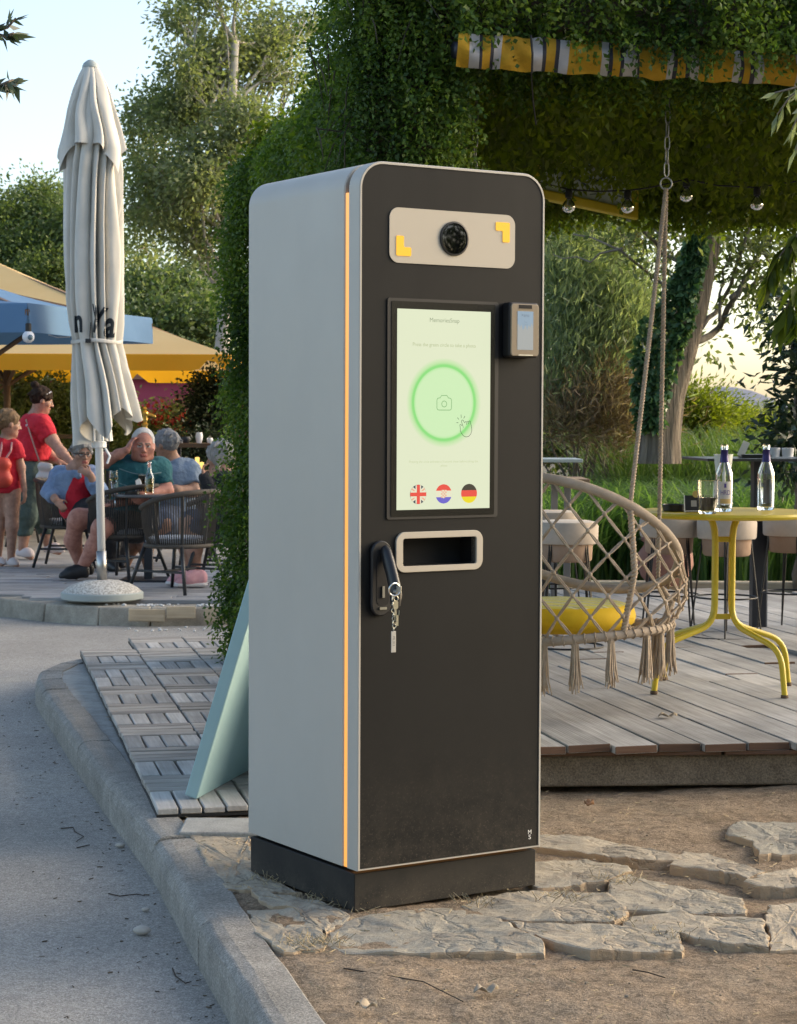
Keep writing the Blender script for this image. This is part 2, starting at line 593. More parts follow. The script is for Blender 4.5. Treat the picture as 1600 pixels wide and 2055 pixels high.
# --- flagstones sunk in the soil
def stonemat():
    m, nt, b = _new('flagstone')
    oi = nt.nodes.new('ShaderNodeObjectInfo')
    n1 = _noise(nt, 4, 7, .7); n2 = _noise(nt, 30, 6, .75); n3 = _noise(nt, 150, 3, .7)
    base = _ramp(nt, n1, [(.28, (.28, .24, .18)), (.45, (.43, .375, .29)), (.6, (.35, .315, .255)), (.75, (.53, .46, .36))])
    base = _mix(nt, 1.0, base, _ramp(nt, oi.outputs['Random'], [(0, (.85, .88, .9)), (1, (1.12, 1.06, 1))]), 'MULTIPLY')
    base = _mix(nt, .7, base, _ramp(nt, n2, [(.3, .6), (.55, 1.05)]), 'MULTIPLY')
    base = _mix(nt, .5, base, _ramp(nt, n3, [(.3, .7), (.65, 1.2)]), 'MULTIPLY')
    # warm low light on the side faces is put into their colour
    ge = nt.nodes.new('ShaderNodeNewGeometry'); sp = nt.nodes.new('ShaderNodeSeparateXYZ')
    nt.links.new(ge.outputs['True Normal'], sp.inputs[0])
    side = _ramp(nt, sp.outputs['Z'], [(.45, 1.0), (.8, 0.0)])
    base = _mix(nt, side, base, (.40, .30, .20))
    nt.links.new(base, b.inputs['Base Color'])
    b.inputs['Roughness'].default_value = .88
    b.inputs['Specular IOR Level'].default_value = .25
    st = _ramp(nt, n1, [(.30, 0), (.34, .18), (.42, .22), (.44, .42), (.52, .46), (.535, .66), (.62, .7), (.635, .9), (.8, 1)])
    vo = nt.nodes.new('ShaderNodeTexVoronoi'); vo.feature = 'DISTANCE_TO_EDGE'; vo.inputs['Scale'].default_value = 1.7
    tc = nt.nodes.new('ShaderNodeTexCoord'); ds = nt.nodes.new('ShaderNodeVectorMath'); ds.operation = 'ADD'
    sc = nt.nodes.new('ShaderNodeVectorMath'); sc.operation = 'SCALE'; sc.inputs['Scale'].default_value = .22
    nn = nt.nodes.new('ShaderNodeTexNoise'); nn.inputs['Scale'].default_value = 6; nn.inputs['Detail'].default_value = 5
    nt.links.new(tc.outputs['Object'], nn.inputs['Vector']); nt.links.new(nn.outputs['Color'], sc.inputs[0]); nt.links.new(tc.outputs['Object'], ds.inputs[0]); nt.links.new(sc.outputs[0], ds.inputs[1]); nt.links.new(ds.outputs[0], vo.inputs['Vector'])
    crack = _ramp(nt, vo.outputs['Distance'], [(0, 0), (.012, 1)])
    h = _mix(nt, .55, st, n2); h = _mix(nt, .5, h, crack, 'MULTIPLY')
    _bump(nt, b, h, .6, .02)
    dirt = _ramp(nt, _noise(nt, 7, 6, .75), [(.52, 0), (.68, .6)])
    base = _mix(nt, dirt, base, (.25, .185, .125)); base = _mix(nt, .6, base, _ramp(nt, vo.outputs['Distance'], [(0, .4), (.006, 1)]), 'MULTIPLY')
    nt.links.new(base, b.inputs['Base Color'])
    return m
m_stone = stonemat()
STONES = [
    [(500, 1823), (589, 1823), (648, 1875), (644, 1899), (569, 1908), (524, 1875)],
    [(500, 1785), (610, 1806), (699, 1834), (652, 1870), (594, 1826), (545, 1818)],
    [(661, 1888), (690, 1846), (778, 1829), (906, 1818), (967, 1839), (1016, 1859), (1084, 1899), (1086, 1914), (864, 1918), (770, 1912), (699, 1908)],
    [(930, 1813), (1071, 1780), (1215, 1793), (1256, 1830), (1229, 1852), (1022, 1846), (978, 1834)],
    [(1029, 1856), (1229, 1861), (1352, 1871), (1361, 1906), (1187, 1911), (1109, 1892)],
    [(1268, 1837), (1359, 1829), (1524, 1844), (1535, 1897), (1449, 1892), (1362, 1871), (1254, 1857)],
    [(1232, 1758), (1263, 1754), (1387, 1782), (1483, 1792), (1490, 1829), (1400, 1828), (1264, 1822), (1229, 1796)],
    [(1070, 1727), (1160, 1719), (1256, 1737), (1263, 1748), (1208, 1763), (1081, 1774), (1065, 1760)],
    [(1070, 1672), (1146, 1675), (1277, 1699), (1366, 1713), (1352, 1726), (1277, 1726), (1153, 1707), (1075, 1698)],
    [(1373, 1708), (1421, 1711), (1476, 1733), (1531, 1747), (1497, 1762), (1442, 1749), (1352, 1735)],
    [(1462, 1672), (1490, 1648), (1612, 1652), (1612, 1706), (1524, 1712), (1515, 1686)],
    [(1500, 1768), (1612, 1738), (1612, 1779), (1531, 1779)],
    [(1545, 1816), (1612, 1807), (1612, 1895), (1547, 1897)],
    [(380, 1674), (501, 1670), (504, 1742), (600, 1789), (455, 1777), (407, 1709)],
    [(464, 1784), (600, 1794), (500, 1781)],
    [(700, 1700), (820, 1690), (1010, 1700), (1000, 1760), (760, 1770)],
]
def flagstone(px, z=.018):
    pts = [G(x, y, z) for x, y in px]
    P = [(p.x, p.y) for p in pts]
    # ragged outline: split every side and push the new points about
    out = []
    for i in range(len(P)):
        a, b = Vector(P[i]), Vector(P[(i + 1) % len(P)])
        n = max(2, int((b - a).length / .022))
        for k in range(n):
            q = a.lerp(b, k / n)
            j = .006 if k else .003
            out.append(q + Vector((random.uniform(-j, j), random.uniform(-j, j))))
    c = sum(out, Vector((0, 0))) / len(out)
    out = [c + (q - c) * (1 + .012 / max(.05, (q - c).length)) for q in out]
    ar = sum(out[i].x * out[(i + 1) % len(out)].y - out[(i + 1) % len(out)].x * out[i].y for i in range(len(out)))
    if ar < 0: out.reverse()
    n = len(out)
    tilt = (random.uniform(-.025, .025), random.uniform(-.02, .012)); z = z + random.uniform(-.006, .003)
    V, Fc = [], []
    rings = ((1.0, -.05), (1.0, -.006), (.99, -.001), (.95, .001), (.85, .001), (.7, .0), (.45, .001), (.2, 0))
    for s_, dz in rings:
        for q in out:
            p = c + (q - c) * s_
            h = float((hnoise(np.array([p.x]), np.array([p.y]), 9, 5)[0] - .5) * .012 + (hnoise(np.array([p.x]), np.array([p.y]), 34, 6)[0] - .5) * .008) if dz > -.04 else 0
            V.append((p.x - c.x, p.y - c.y, z + dz + h + (p.x - c.x) * tilt[0] + (p.y - c.y) * tilt[1]))
    for k in range(len(rings) - 1):
        for i in range(n):
            j = (i + 1) % n
            Fc.append((k * n + i, k * n + j, (k + 1) * n + j, (k + 1) * n + i))
    V.append((0, 0, z)); e = len(V) - 1
    k = len(rings) - 1
    for i in range(n): Fc.append((k * n + i, k * n + (i + 1) % n, e))
    o = mk('flagstone', V, Fc, m_stone, soil, smooth=False)
    o.location = (c.x, c.y, 0)
    return o
for s_ in STONES: flagstone(s_, .005 if s_[0][0] > 1050 else .003)

# --- concrete pad between the kerb and the tiles
m_pad = concrete('pad_concrete', (.36, .35, .32), (.46, .45, .41), .35)
L_ = [(KBX[i] - .03, KBY[i]) for i in range(5, 11)]
padp = [(-.70, 6.3)] + [(-1.50, 10.3)] + list(reversed(L_)) + [(-.78, 6.4)]
V = [(x, y, -.006) for x, y in padp]
o = mk('concrete_pad', V, [tuple(range(len(V)))][::1], m_pad); tag(o, kind='structure')
MB().box((0, 0, 0), (.62, .22, .05)).build('concrete_slab', m_pad, soil, bevel=.006).location = (-.33, 5.98, -.012)

# --- wooden click tiles
m_tile = woodmat('tile_wood', (.32, .30, .27), (.50, .475, .44), 1, rnd=.25)
m_tile2 = woodmat('tile_wood_cross', (.29, .255, .215), (.46, .42, .37), 0, rnd=.25)
m_black = pm('black_plastic', (.015, .015, .015), .6)
mat_ = thing('wooden_tile_mat', 'mat of weathered grey wooden tiles laid between the kerb and the teal board', 'decking mat', (-.735, 6.12, 0), ANG)
T = .288
bA = MB().box((0, 0, 0), (.064, .281, .02)).build('board', m_tile, mat_, bevel=.003, seg=1)
bB = MB().box((0, 0, 0), (.281, .064, .02)).build('board', m_tile2, mat_, bevel=.003, seg=1)
first = {0: bA, 1: bB}; usedb = set()
PAT = [0, 1, 0, 1, 0, 1, 0, 1, 0, 1, 0, 0, 1, 0, 1, 1]
for cidx in range(3):
    for rw in range(15 + (2 if cidx else 0)):
        k = PAT[(rw + (1 if (cidx and rw > 9) else 0)) % 16]
        for j in range(4):
            o = first[k]
            if k in usedb:
                o = first[k].copy(); COL.objects.link(o)
            usedb.add(k)
            d = (j - 1.5) * .0715
            x, y = cidx * T + T / 2, rw * T + T / 2
            if k == 0: x += d
            else: y += d
            o.location = (x + random.uniform(-.002, .002), y + random.uniform(-.003, .003), .024 + random.uniform(-.002, .002))
            o.rotation_euler = (random.uniform(-.012, .012), random.uniform(-.012, .012), random.uniform(-.01, .01))
mb = MB()
for cidx in range(3):
    mb.box((cidx * T + T / 2, (15 + (2 if cidx else 0)) * T / 2, .0075), (T - .006, (15 + (2 if cidx else 0)) * T - .01, .009))
mb.build('grid_base', m_black, mat_)

# --- right-hand wooden deck on a concrete footing
m_deck = woodmat('deck_wood', (.26, .245, .225), (.46, .445, .42), 1, rnd=.22, grooves=.35, gscale=26)
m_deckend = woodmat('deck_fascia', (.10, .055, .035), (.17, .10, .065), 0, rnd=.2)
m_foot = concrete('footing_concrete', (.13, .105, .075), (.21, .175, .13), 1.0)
deck = thing('deck', None, None); tag(deck, kind='structure')
A2 = R(12.6)
du = Vector((math.cos(A2), math.sin(A2), 0)); dv = Vector((-math.sin(A2), math.cos(A2), 0))
D0 = Vector((.30, 6.63, 0))
def front_y(x): return 6.655 + (x - .477) * .078
nb = 34
for i in range(nb):
    u0 = i * .152 - .35
    # where the board's axis meets the front line
    p = D0 + du * (u0 + .074)
    t = (front_y(p.x) - p.y) / (dv.y - dv.x * .078)
    q = p + dv * t
    st = random.uniform(-.03, .015)
    L = 5.2 if i < 12 else 4.2
    y2 = 12.75
    L = min((y2 - q.y) / dv.y, (q.x + .05) / max(.01, -dv.x))
    cut = random.uniform(1.4, 2.9)
    for a, b in ((st, cut), (cut + .004, L)):
        if b - a < .2: continue
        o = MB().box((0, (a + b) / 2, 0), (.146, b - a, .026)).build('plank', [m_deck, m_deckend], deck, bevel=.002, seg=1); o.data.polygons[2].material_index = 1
        o.location = (q.x, q.y, .135 + random.uniform(-.003, .003) + (.012 if 14 <= i <= 22 and a > 1 else 0))
        o.rotation_euler = (random.uniform(-.001, .001), random.uniform(-.02, .02), A2 + random.uniform(-.002, .002))
ex = math.atan(.078)
for i in range(5):
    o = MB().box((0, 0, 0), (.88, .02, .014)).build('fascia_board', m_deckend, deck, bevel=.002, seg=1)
    x = .2 + i * .89 + .44
    o.location = (x, front_y(x) + .018, .1135); o.rotation_euler = (0, 0, ex)
mb = MB()
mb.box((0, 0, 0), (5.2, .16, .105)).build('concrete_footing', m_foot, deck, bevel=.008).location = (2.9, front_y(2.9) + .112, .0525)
o = bpy.context.scene.objects['concrete_footing']; o.rotation_euler = (0, 0, ex)
MB().box((0, 0, 0), (5.2, 6.0, .03)).build('deck_joist_frame', m_black, deck).location = (2.95, 9.9, .085)

# --- left-hand terrace behind its own kerb
m_terr = woodmat('terrace_wood', (.25, .24, .235), (.42, .415, .41), 0, rnd=.2)
m_kerb2 = concrete('old_kerb_concrete', (.30, .265, .215), (.42, .38, .31), .5)
TK = [(-4.6, 15.8), (-3.6, 14.7), (-2.78, 13.75), (-2.35, 13.3), (-1.95, 13.06), (-1.6, 13.02), (-1.1, 13.12), (-.4, 13.3), (.6, 13.5)]
kerb2 = thing('terrace_kerb', None, None); tag(kerb2, kind='structure')
for i in range(len(TK) - 1):
    P, Q = Vector(TK[i]), Vector(TK[i + 1]); t = (Q - P).normalized(); n = Vector((-t.y, t.x))
    P = P + t * .008; Q = Q - t * .008
    V = [(P.x, P.y, -.2), (Q.x, Q.y, -.2), (Q.x + n.x * .2, Q.y + n.y * .2, -.2), (P.x + n.x * .2, P.y + n.y * .2, -.2)]
    V += [(P.x + n.x * .03, P.y + n.y * .03, .0), (Q.x + n.x * .03, Q.y + n.y * .03, .0), (Q.x + n.x * .2, Q.y + n.y * .2, .004), (P.x + n.x * .2, P.y + n.y * .2, .004)]
    mk('kerb_stone', V, [(3, 2, 1, 0), (4, 5, 6, 7), (0, 1, 5, 4), (1, 2, 6, 5), (2, 3, 7, 6), (3, 0, 4, 7)], m_kerb2, kerb2, bevel=.012)
terrace = thing('terrace_floor', None, None); tag(terrace, kind='structure')
edge = [(x, y + .17 - .0) for x, y in TK]
row = 0
yy = 13.22
rnd2 = random.Random(3)
tb = []
while yy < 16.6:
    w = .14
    # left and right ends of this row, inside the kerb
    xs = [x for x in np.linspace(-5.2, .5, 300) if np.interp(x, [e[0] for e in edge], [e[1] for e in edge]) + .03 < yy]
    if xs:
        x = min(xs) - rnd2.uniform(0, .2); x1 = .5
        while x < x1:
            L = rnd2.uniform(.9, 1.5)
            tb.append((x, min(x + L, x1), yy)); x += L + .004
    yy += w + .004
for x0, x1, y in tb:
    if x1 - x0 < .1: continue
    o = MB().box((0, 0, 0), (x1 - x0, .14, .03)).build('plank', m_terr, terrace, bevel=.003, seg=1)
    o.location = ((x0 + x1) / 2, y + .07, .005 + random.uniform(-.002, .003)); o.rotation_euler = (random.uniform(-.02, .02), 0, 0)
o = mk('terrace_base', [(-9, 16.5, .014), (.9, 16.5, .014), (.9, 34, .014), (-9, 34, .014)], [(0, 1, 2, 3)], m_terr, terrace)
m_plank = woodmat('raw_plank', (.42, .33, .22), (.56, .46, .33), 0, rnd=.12)
for (xa, xb, ya, yb, rz) in ((258, 331, 1222, 1247, .03), (333, 391, 1218, 1242, .0), (408, 452, 1222, 1250, -.04)):
    a = A(xa, ya, 12.99); b = A(xb, yb, 12.99)
    o = MB().box((0, 0, 0), (b.x - a.x, .022, a.z - b.z)).build('timber_edging', m_plank, kerb2, bevel=.003, seg=1)
    o.location = ((a.x + b.x) / 2, 13.005 + (a.x + 1.6) * .16, (a.z + b.z) / 2); o.rotation_euler = (0, rz, .2)

# --- ground beyond the deck
m_gar = pm('garden_earth', (.10, .085, .05), .95, (.17, .14, .085), ns=3, bump=.5, bs=40, bd=.02)
o = mk('garden_bed', [(.2, 12.7, .06), (40, 12.7, .06), (60, 90, -.1), (.2, 90, -.1)], [(0, 1, 2, 3)], m_gar); tag(o, kind='structure')

# =================================================================== THE PHOTO KIOSK
YAW = .5688
KC = np.array([-.0973, 4.9497, 0.0]); KE1 = np.array([math.cos(YAW), math.sin(YAW), 0]); KE2 = np.array([-math.sin(YAW), math.cos(YAW), 0])
def KL(px, py, b=0.0):
    """point of the kiosk's own frame, on the plane b behind its front, seen at (px, py)"""
    d = _ray(px, py); O = np.array([0, 0, CAM_H])
    t = (b - (O - KC) @ KE2) / (d @ KE2); q = O + d * t - KC
    return Vector((q @ KE1, b, q[2]))
W, D, ZB, H, RT = .5604, .5677, .1051, 1.85, .068
m_silver = pm('silver_coat', (.455, .425, .37), .45, (.485, .455, .40), ns=1.6, metal=.05, bump=.08, bs=700, bd=.0004)
m_blackc = pm('black_coat', (.0065, .0072, .0080), .55, (.009, .0098, .0105), spec=.20, ns=2.5, bump=.12, bs=900, bd=.0004)
def soil_coat(m, amount=.30, z0=.10, z1=.55, c=(.26, .21, .155)):
    """splashed dust low down and faint wiped smears on a coated panel"""
    nt = m.node_tree; b = nt.nodes['Principled BSDF']
    s_ = b.inputs['Base Color']; src = s_.links[0].from_socket if s_.links else tuple(s_.default_value[:3])
    tc = nt.nodes.new('ShaderNodeTexCoord'); sp = nt.nodes.new('ShaderNodeSeparateXYZ'); nt.links.new(tc.outputs['Object'], sp.inputs[0])
    mr = nt.nodes.new('ShaderNodeMapRange'); mr.inputs[1].default_value = z0; mr.inputs[2].default_value = z1; mr.inputs[3].default_value = 1; mr.inputs[4].default_value = 0
    nt.links.new(sp.outputs['Z'], mr.inputs[0])
    sq = nt.nodes.new('ShaderNodeMath'); sq.operation = 'POWER'; sq.inputs[1].default_value = 2.2; nt.links.new(mr.outputs[0], sq.inputs[0])
    n1 = _ramp(nt, _noise(nt, 9, 8, .8), [(.40, 0), (.70, 1)]); n2 = _ramp(nt, _noise(nt, 210, 2, .7), [(.60, 0), (.66, 1)])
    f = _mix(nt, 1.0, _mix(nt, .5, n1, n2), sq.outputs[0], 'MULTIPLY')
    k = nt.nodes.new('ShaderNodeMath'); k.operation = 'MULTIPLY'; k.inputs[1].default_value = amount; nt.links.new(f, k.inputs[0])
    nt.links.new(_mix(nt, k.outputs[0], src, c), s_)
    sm = _noise(nt, 3.2, 6, .7, stretch=(1, 1, .35)); r0 = b.inputs['Roughness'].default_value
    nt.links.new(_ramp(nt, sm, [(.3, r0 - .07), (.7, r0 + .10)]), b.inputs['Roughness'])
    return m
m_plinth = pm('plinth_coat', (.010, .010, .010), .6, (.020, .0185, .016), ns=5, spec=.3, bump=.1, bs=600, bd=.0004)
soil_coat(m_silver, .25); soil_coat(m_blackc, .30); soil_coat(m_plinth, .55, -.01, .12)
m_beige = pm('beige_coat', (.50, .445, .36), .5)
m_led = emit('led_strip', (1.0, .42, .10), 1.25 * EX)
m_amber = emit('amber_light', (1.0, .53, .05), 1.2 * EX)
m_dark = pm('dark_recess', (.004, .004, .005), .8)
m_bezel = pm('screen_glass', (.022, .020, .018), .16, spec=.6)
m_gasket = pm('rubber_black', (.008, .008, .009), .55)
m_handle = pm('handle_plastic', (.012, .012, .014), .42)
m_steel = pm('steel', (.62, .61, .58), .28, metal=1)
kiosk = thing('photo_kiosk', 'tall grey and black photo booth kiosk with a glowing touch screen standing on flagstones', 'kiosk', tuple(KC), YAW)

def arch(inset, z0, r):
    """front outline: square feet, round shoulders"""
    P = [(inset, z0), (W - inset, z0)]
    for i in range(13):
        a = R(90 * i / 12); P.append((W - inset - r + r * math.cos(a), H - inset - r + r * math.sin(a)))
    for i in range(13):
        a = R(90 + 90 * i / 12); P.append((inset + r + r * math.cos(a), H - inset - r + r * math.sin(a)))
    return P
def loft(rings, cap0=False, cap1=False):
    n = len(rings[0][0]); V = []; Fc = []
    for P, b in rings: V += [(x, b, z) for x, z in P]
    for k in range(len(rings) - 1):
        for i in range(n):
            j = (i + 1) % n
            Fc.append((k * n + i, k * n + j, (k + 1) * n + j, (k + 1) * n + i))
    if cap0: Fc.append(tuple(range(n - 1, -1, -1)))
    if cap1: Fc.append(tuple(range((len(rings) - 1) * n, len(rings) * n)))
    return V, Fc
def smooth_by_angle(o, a=35):
    me = o.data
    me.polygons.foreach_set('use_smooth', np.ones(len(me.polygons), dtype=bool))
    try: me.set_sharp_from_angle(angle=R(a))
    except Exception: pass
    return o
# body shell behind the light gap
V, Fc = loft([(arch(.003, ZB, RT - .003), .0715), (arch(0, ZB, RT), .0745), (arch(0, ZB, RT), D - .003), (arch(.003, ZB, RT - .003), D)], True, True)
smooth_by_angle(mk('body', V, Fc, m_silver, kiosk))
# front door frame: hollow ring
V, Fc = loft([(arch(.010, ZB + .0, RT - .008), .050), (arch(0, ZB, RT), .050), (arch(0, ZB, RT), .0025), (arch(.0018, ZB + .001, RT - .0018), .0), (arch(.0065, ZB + .004, RT - .0065), .0), (arch(.0065, ZB + .004, RT - .0065), .03)])
smooth_by_angle(mk('door_frame', V, [tuple(reversed(f)) for f in Fc], m_silver, kiosk))
# light gap: core behind the gap and the lit strips in it
V, Fc = loft([(arch(.012, ZB, RT - .012), .045), (arch(.012, ZB, RT - .012), .075)])
smooth_by_angle(mk('gap_core', V, Fc, m_gasket, kiosk))
for a in (.0075, W - .0075):
    MB().box((a, .0605, (ZB + 1.775) / 2), (.009, .0185, 1.775 - ZB)).build('led_strip', m_led, kiosk)
MB().box((W / 2, .046, ZB - .0035), (W - .03, .012, .004)).build('led_strip', m_led, kiosk)
# black front door with an opening for the prints
import bmesh
def holed(outer, inner, y):
    bm = bmesh.new()
    es = []
    for P in (outer, inner):
        vs = [bm.verts.new((x, y, z)) for x, z in P]
        es += [bm.edges.new((vs[i], vs[(i + 1) % len(vs)])) for i in range(len(vs))]
    bmesh.ops.triangle_fill(bm, use_beauty=True, use_dissolve=False, edges=es, normal=(0, -1, 0))
    me = bpy.data.meshes.new('door_panel'); bm.to_mesh(me); bm.free()
    return me
SLOT = rrect(.2215, .069, .006, 4, .2382, .8893)
me = holed(arch(.0075, ZB + .005, RT - .0075), SLOT, .002)
me.materials.append(m_blackc)
door = link(bpy.data.objects.new('door_panel', me), kiosk)
V, Fc = loft([(SLOT, .002), (SLOT, .069)], False, True)
mk('print_chute', V, [tuple(reversed(f)) for f in Fc], m_dark, kiosk)
O1 = rrect(.2620, .1005, .026, 6, .2378, .8898); n = len(O1); I1 = rrect(.2215, .069, .006, 6, .2382, .8893)
V, Fc = loft([(O1, .002), (O1, -.003), (rrect(.2600, .0985, .025, 6, .2378, .8898), -.004), (rrect(.2235, .071, .007, 6, .2382, .8893), -.004), (I1, -.003), (I1, .02)])
smooth_by_angle(mk('print_slot_frame', V, [tuple(reversed(f)) for f in Fc], m_beige, kiosk))
# plinth
MB().box((W / 2, (.018 + .557) / 2, .0475), (W - .004, .539, .095)).build('plinth', m_plinth, kiosk, bevel=.002, seg=1)
MB().box((W / 2, .29, .099), (W - .06, .46, .012)).build('plinth_neck', m_gasket, kiosk)
MF = Matrix(((1, 0, 0, 0), (0, 0, 1, 0), (0, 1, 0, 0), (0, 0, 0, 1)))   # (x, y, h) -> (a, -? , z)
def plate(name, poly, b0, b1, m, parent, bevel=0.0):
    """flat plate on the door: outline in (a, z), from b0 (back) to b1 (front, smaller)"""
    V = [(x, b0, z) for x, z in poly] + [(x, b1, z) for x, z in poly]
    n = len(poly)
    Fc = [tuple(range(n)), tuple(range(2 * n - 1, n - 1, -1))] + [(i, n + i, n + (i + 1) % n, (i + 1) % n) for i in range(n)]
    Fc = [tuple(reversed(f)) for f in Fc]
    return mk(name, V, Fc, m, parent, bevel=bevel, seg=1)
# camera panel
cp = plate('camera_panel', rrect(.379, .1355, .026, 8, .2755, 1.6728), .0025, -.0005, m_beige, kiosk)
smooth_by_angle(MB().lathe([(.040, .002), (.043, .002), (.043, -.004), (.039, -.005), (.037, .001)], 40, cap=False).build('lens_ring', m_gasket, cp)).matrix_local = Matrix.Translation((.2768, .0, 1.6722)) @ Matrix.Rotation(R(90), 4, 'X') @ Matrix.Scale(-1, 4, (0, 0, 1))
mb = MB(); prof = [(.0395 * math.sin(R(t)), .0012 * math.cos(R(t))) for t in range(90, -1, -9)]
prof[-1] = (.0003, prof[-1][1])
o = mb.lathe(prof, 40, cap=True).build('lens', pm('lens_glass', (.002, .002, .003), .05, spec=.6), cp, smooth=True)
o.matrix_local = Matrix.Translation((.2768, -.001, 1.6722)) @ Matrix.Rotation(R(90), 4, 'X')
def ell(x, z, w, h, t, flip):
    P = [(0, 0), (w, 0), (w, t), (t, t), (t, h), (0, h)]
    if flip: P = [(-a, -b) for a, b in P]
    # round the corners a little
    out = []
    n = len(P)
    for i in range(n):
        p, a, b = Vector(P[i]), Vector(P[i - 1]), Vector(P[(i + 1) % n]); r_ = .0035
        p1 = p + (a - p).normalized() * r_; p2 = p + (b - p).normalized() * r_
        for k in range(4):
            f = k / 3; out.append(((p1 * (1 - f) ** 2 + p * 2 * f * (1 - f) + p2 * f * f)))
    return [(x + q.x, z + q.y) for q in out]
for P in (ell(.1055, 1.6225, .043, .049, .0215, False), ell(.4475, 1.7212, .043, .050, .0215, True)):
    lf = plate('flash_light', P, .0, -.0022, m_amber, cp)
# touch screen
scr = plate('screen_surround', rrect(.3345, .5465, .007, 4, .2480, 1.2453), .003, -.001, m_gasket, kiosk)
bz = plate('screen_glass', rrect(.3115, .5325, .003, 3, .2478, 1.2450), .0, -.0022, m_bezel, scr)
CX, CZ = .2478, 1.2616
def dispmat():
    m, nt, b = _new('display')
    tc = nt.nodes.new('ShaderNodeTexCoord'); mp = nt.nodes.new('ShaderNodeMapping'); mp.inputs['Location'].default_value = (-CX, 0, -CZ)
    mp.inputs['Scale'].default_value = (1, 0, 1)
    nt.links.new(tc.outputs['Object'], mp.inputs[0])
    ln = nt.nodes.new('ShaderNodeVectorMath'); ln.operation = 'LENGTH'; nt.links.new(mp.outputs[0], ln.inputs[0])
    mr = nt.nodes.new('ShaderNodeMapRange'); mr.inputs[1].default_value = 0; mr.inputs[2].default_value = .125
    nt.links.new(ln.outputs['Value'], mr.inputs[0])
    bg = (.71, .78, .60); fill = (.58, .82, .51); rim = (.24, .70, .22)
    col = _ramp(nt, mr.outputs[0], [(.66, fill), (.70, (.48, .80, .42)), (.725, rim), (.755, rim), (.80, (.48, .76, .40)), (.90, bg)])
    nt.links.new(col, b.inputs['Emission Color'])
    b.inputs['Emission Strength'].default_value = 1.02 * EX
    b.inputs['Base Color'].default_value = (.01, .01, .01, 1)
    b.inputs['Roughness'].default_value = .35
    b.inputs['Specular IOR Level'].default_value = .2
    return m
dz0, dz1, da0, da1 = .9953, 1.4927, .1076, .3887
disp = mk('display', [(da0, -.003, dz0), (da1, -.003, dz0), (da1, -.003, dz1), (da0, -.003, dz1)], [(0, 1, 2, 3)], dispmat(), scr)
def ink(n, c, s=1.0): return emit('ink_' + n, c, s * EX)
i_grey, i_pale, i_soft = ink('grey', (.30, .36, .25)), ink('pale', (.47, .53, .33)), ink('soft', (.56, .63, .41))
i_dark = ink('dark', (.05, .07, .06)); i_cam = ink('camera', (.20, .42, .19))
def TM(a, z, b): return Matrix.Translation((a, b, z)) @ Matrix.Rotation(R(90), 4, 'X')
text_mesh('title_lettering', 'MemoriesSnap', .0152, i_grey, scr, TM(CX, 1.467, -.0036))
text_mesh('prompt_lettering', 'Press the green circle to take a photo', .0128, i_pale, scr, TM(CX, 1.4055, -.0036), sx=.97)
text_mesh('note_lettering', 'Pressing the circle activates a 3 second timer before taking the', .0082, i_soft, scr, TM(CX, 1.1145, -.0036), sx=1.0)
text_mesh('note_lettering', 'photo', .0082, i_soft, scr, TM(CX, 1.1045, -.0036))
def stroke(name, polys, w, m, parent, b):
    """lines drawn on the display: each a thin flat ribbon"""
    V, Fc = [], []
    for P in polys:
        n = len(P)
        for i in range(n):
            a, c = Vector(P[max(0, i - 1)]), Vector(P[min(n - 1, i + 1)])
            if P[0] == P[-1] and i in (0, n - 1): a, c = Vector(P[-2]), Vector(P[1])
            t = (c - a).normalized(); nn = Vector((-t.y, t.x)) * w / 2
            p = Vector(P[i]); k = len(V)
            V += [(p.x + nn.x, b, p.y + nn.y), (p.x - nn.x, b, p.y - nn.y)]
            if i: Fc.append((k - 2, k - 1, k + 1, k))
    return mk(name, V, Fc, m, parent)
def circ(x, z, r, n=24, a0=0, a1=360): return [(x + r * math.cos(R(a0 + (a1 - a0) * i / n)), z + r * math.sin(R(a0 + (a1 - a0) * i / n))) for i in range(n + 1)]
ic = rrect(.044, .033, .006, 4, CX, 1.2600)
top_ = [p for p in ic]
body_ = [(CX - .022, 1.2685), (CX - .022, 1.2485), (CX - .020, 1.2445), (CX - .016, 1.2435), (CX + .016, 1.2435), (CX + .020, 1.2445), (CX + .022, 1.2485), (CX + .022, 1.2685), (CX + .020, 1.2725), (CX + .016, 1.2735), (CX + .0125, 1.274), (CX + .008, 1.2800), (CX - .008, 1.2800), (CX - .0125, 1.274), (CX - .016, 1.2735), (CX - .020, 1.2725), (CX - .022, 1.2685)]
stroke('camera_icon', [body_, circ(CX, 1.2588, .0075)], .0017, i_cam, scr, -.0037)
hx, hz = .3145, 1.2005
hand = [(-.013, .004), (-.0165, .0075), (-.0195, .006), (-.0185, .002), (-.0175, -.004), (-.0175, -.009), (-.0135, -.0155), (-.008, -.0215), (0, -.0245), (.008, -.023), (.0145, -.017), (.0175, -.008), (.0165, .002), (.014, .0095), (.0125, .0155), (.0095, .0165), (.0085, .013), (.007, .0145), (.0045, .015), (.0025, .012), (.0005, .0145), (-.0025, .0145), (-.004, .0105), (-.006, .013), (-.009, .0175), (-.0125, .0185), (-.0145, .0155), (-.0125, .0095), (-.0095, .003), (-.0085, -.001)]
rays = [[(-.015, .0235), (-.0155, .032)], [(-.022, .0195), (-.027, .0245)], [(-.0235, .0115), (-.0295, .0115)], [(-.0075, .0225), (-.0035, .0285)]]
stroke('pointer_icon', [[(hx + a, hz + b) for a, b in hand], [(hx + .0085, hz + .013), (hx + .0065, hz + .0085)], [(hx + .0025, hz + .012), (hx + .001, hz + .0065)]] + [[(hx + a, hz + b) for a, b in r_] for r_ in rays], .0013, i_dark, scr, -.0039)
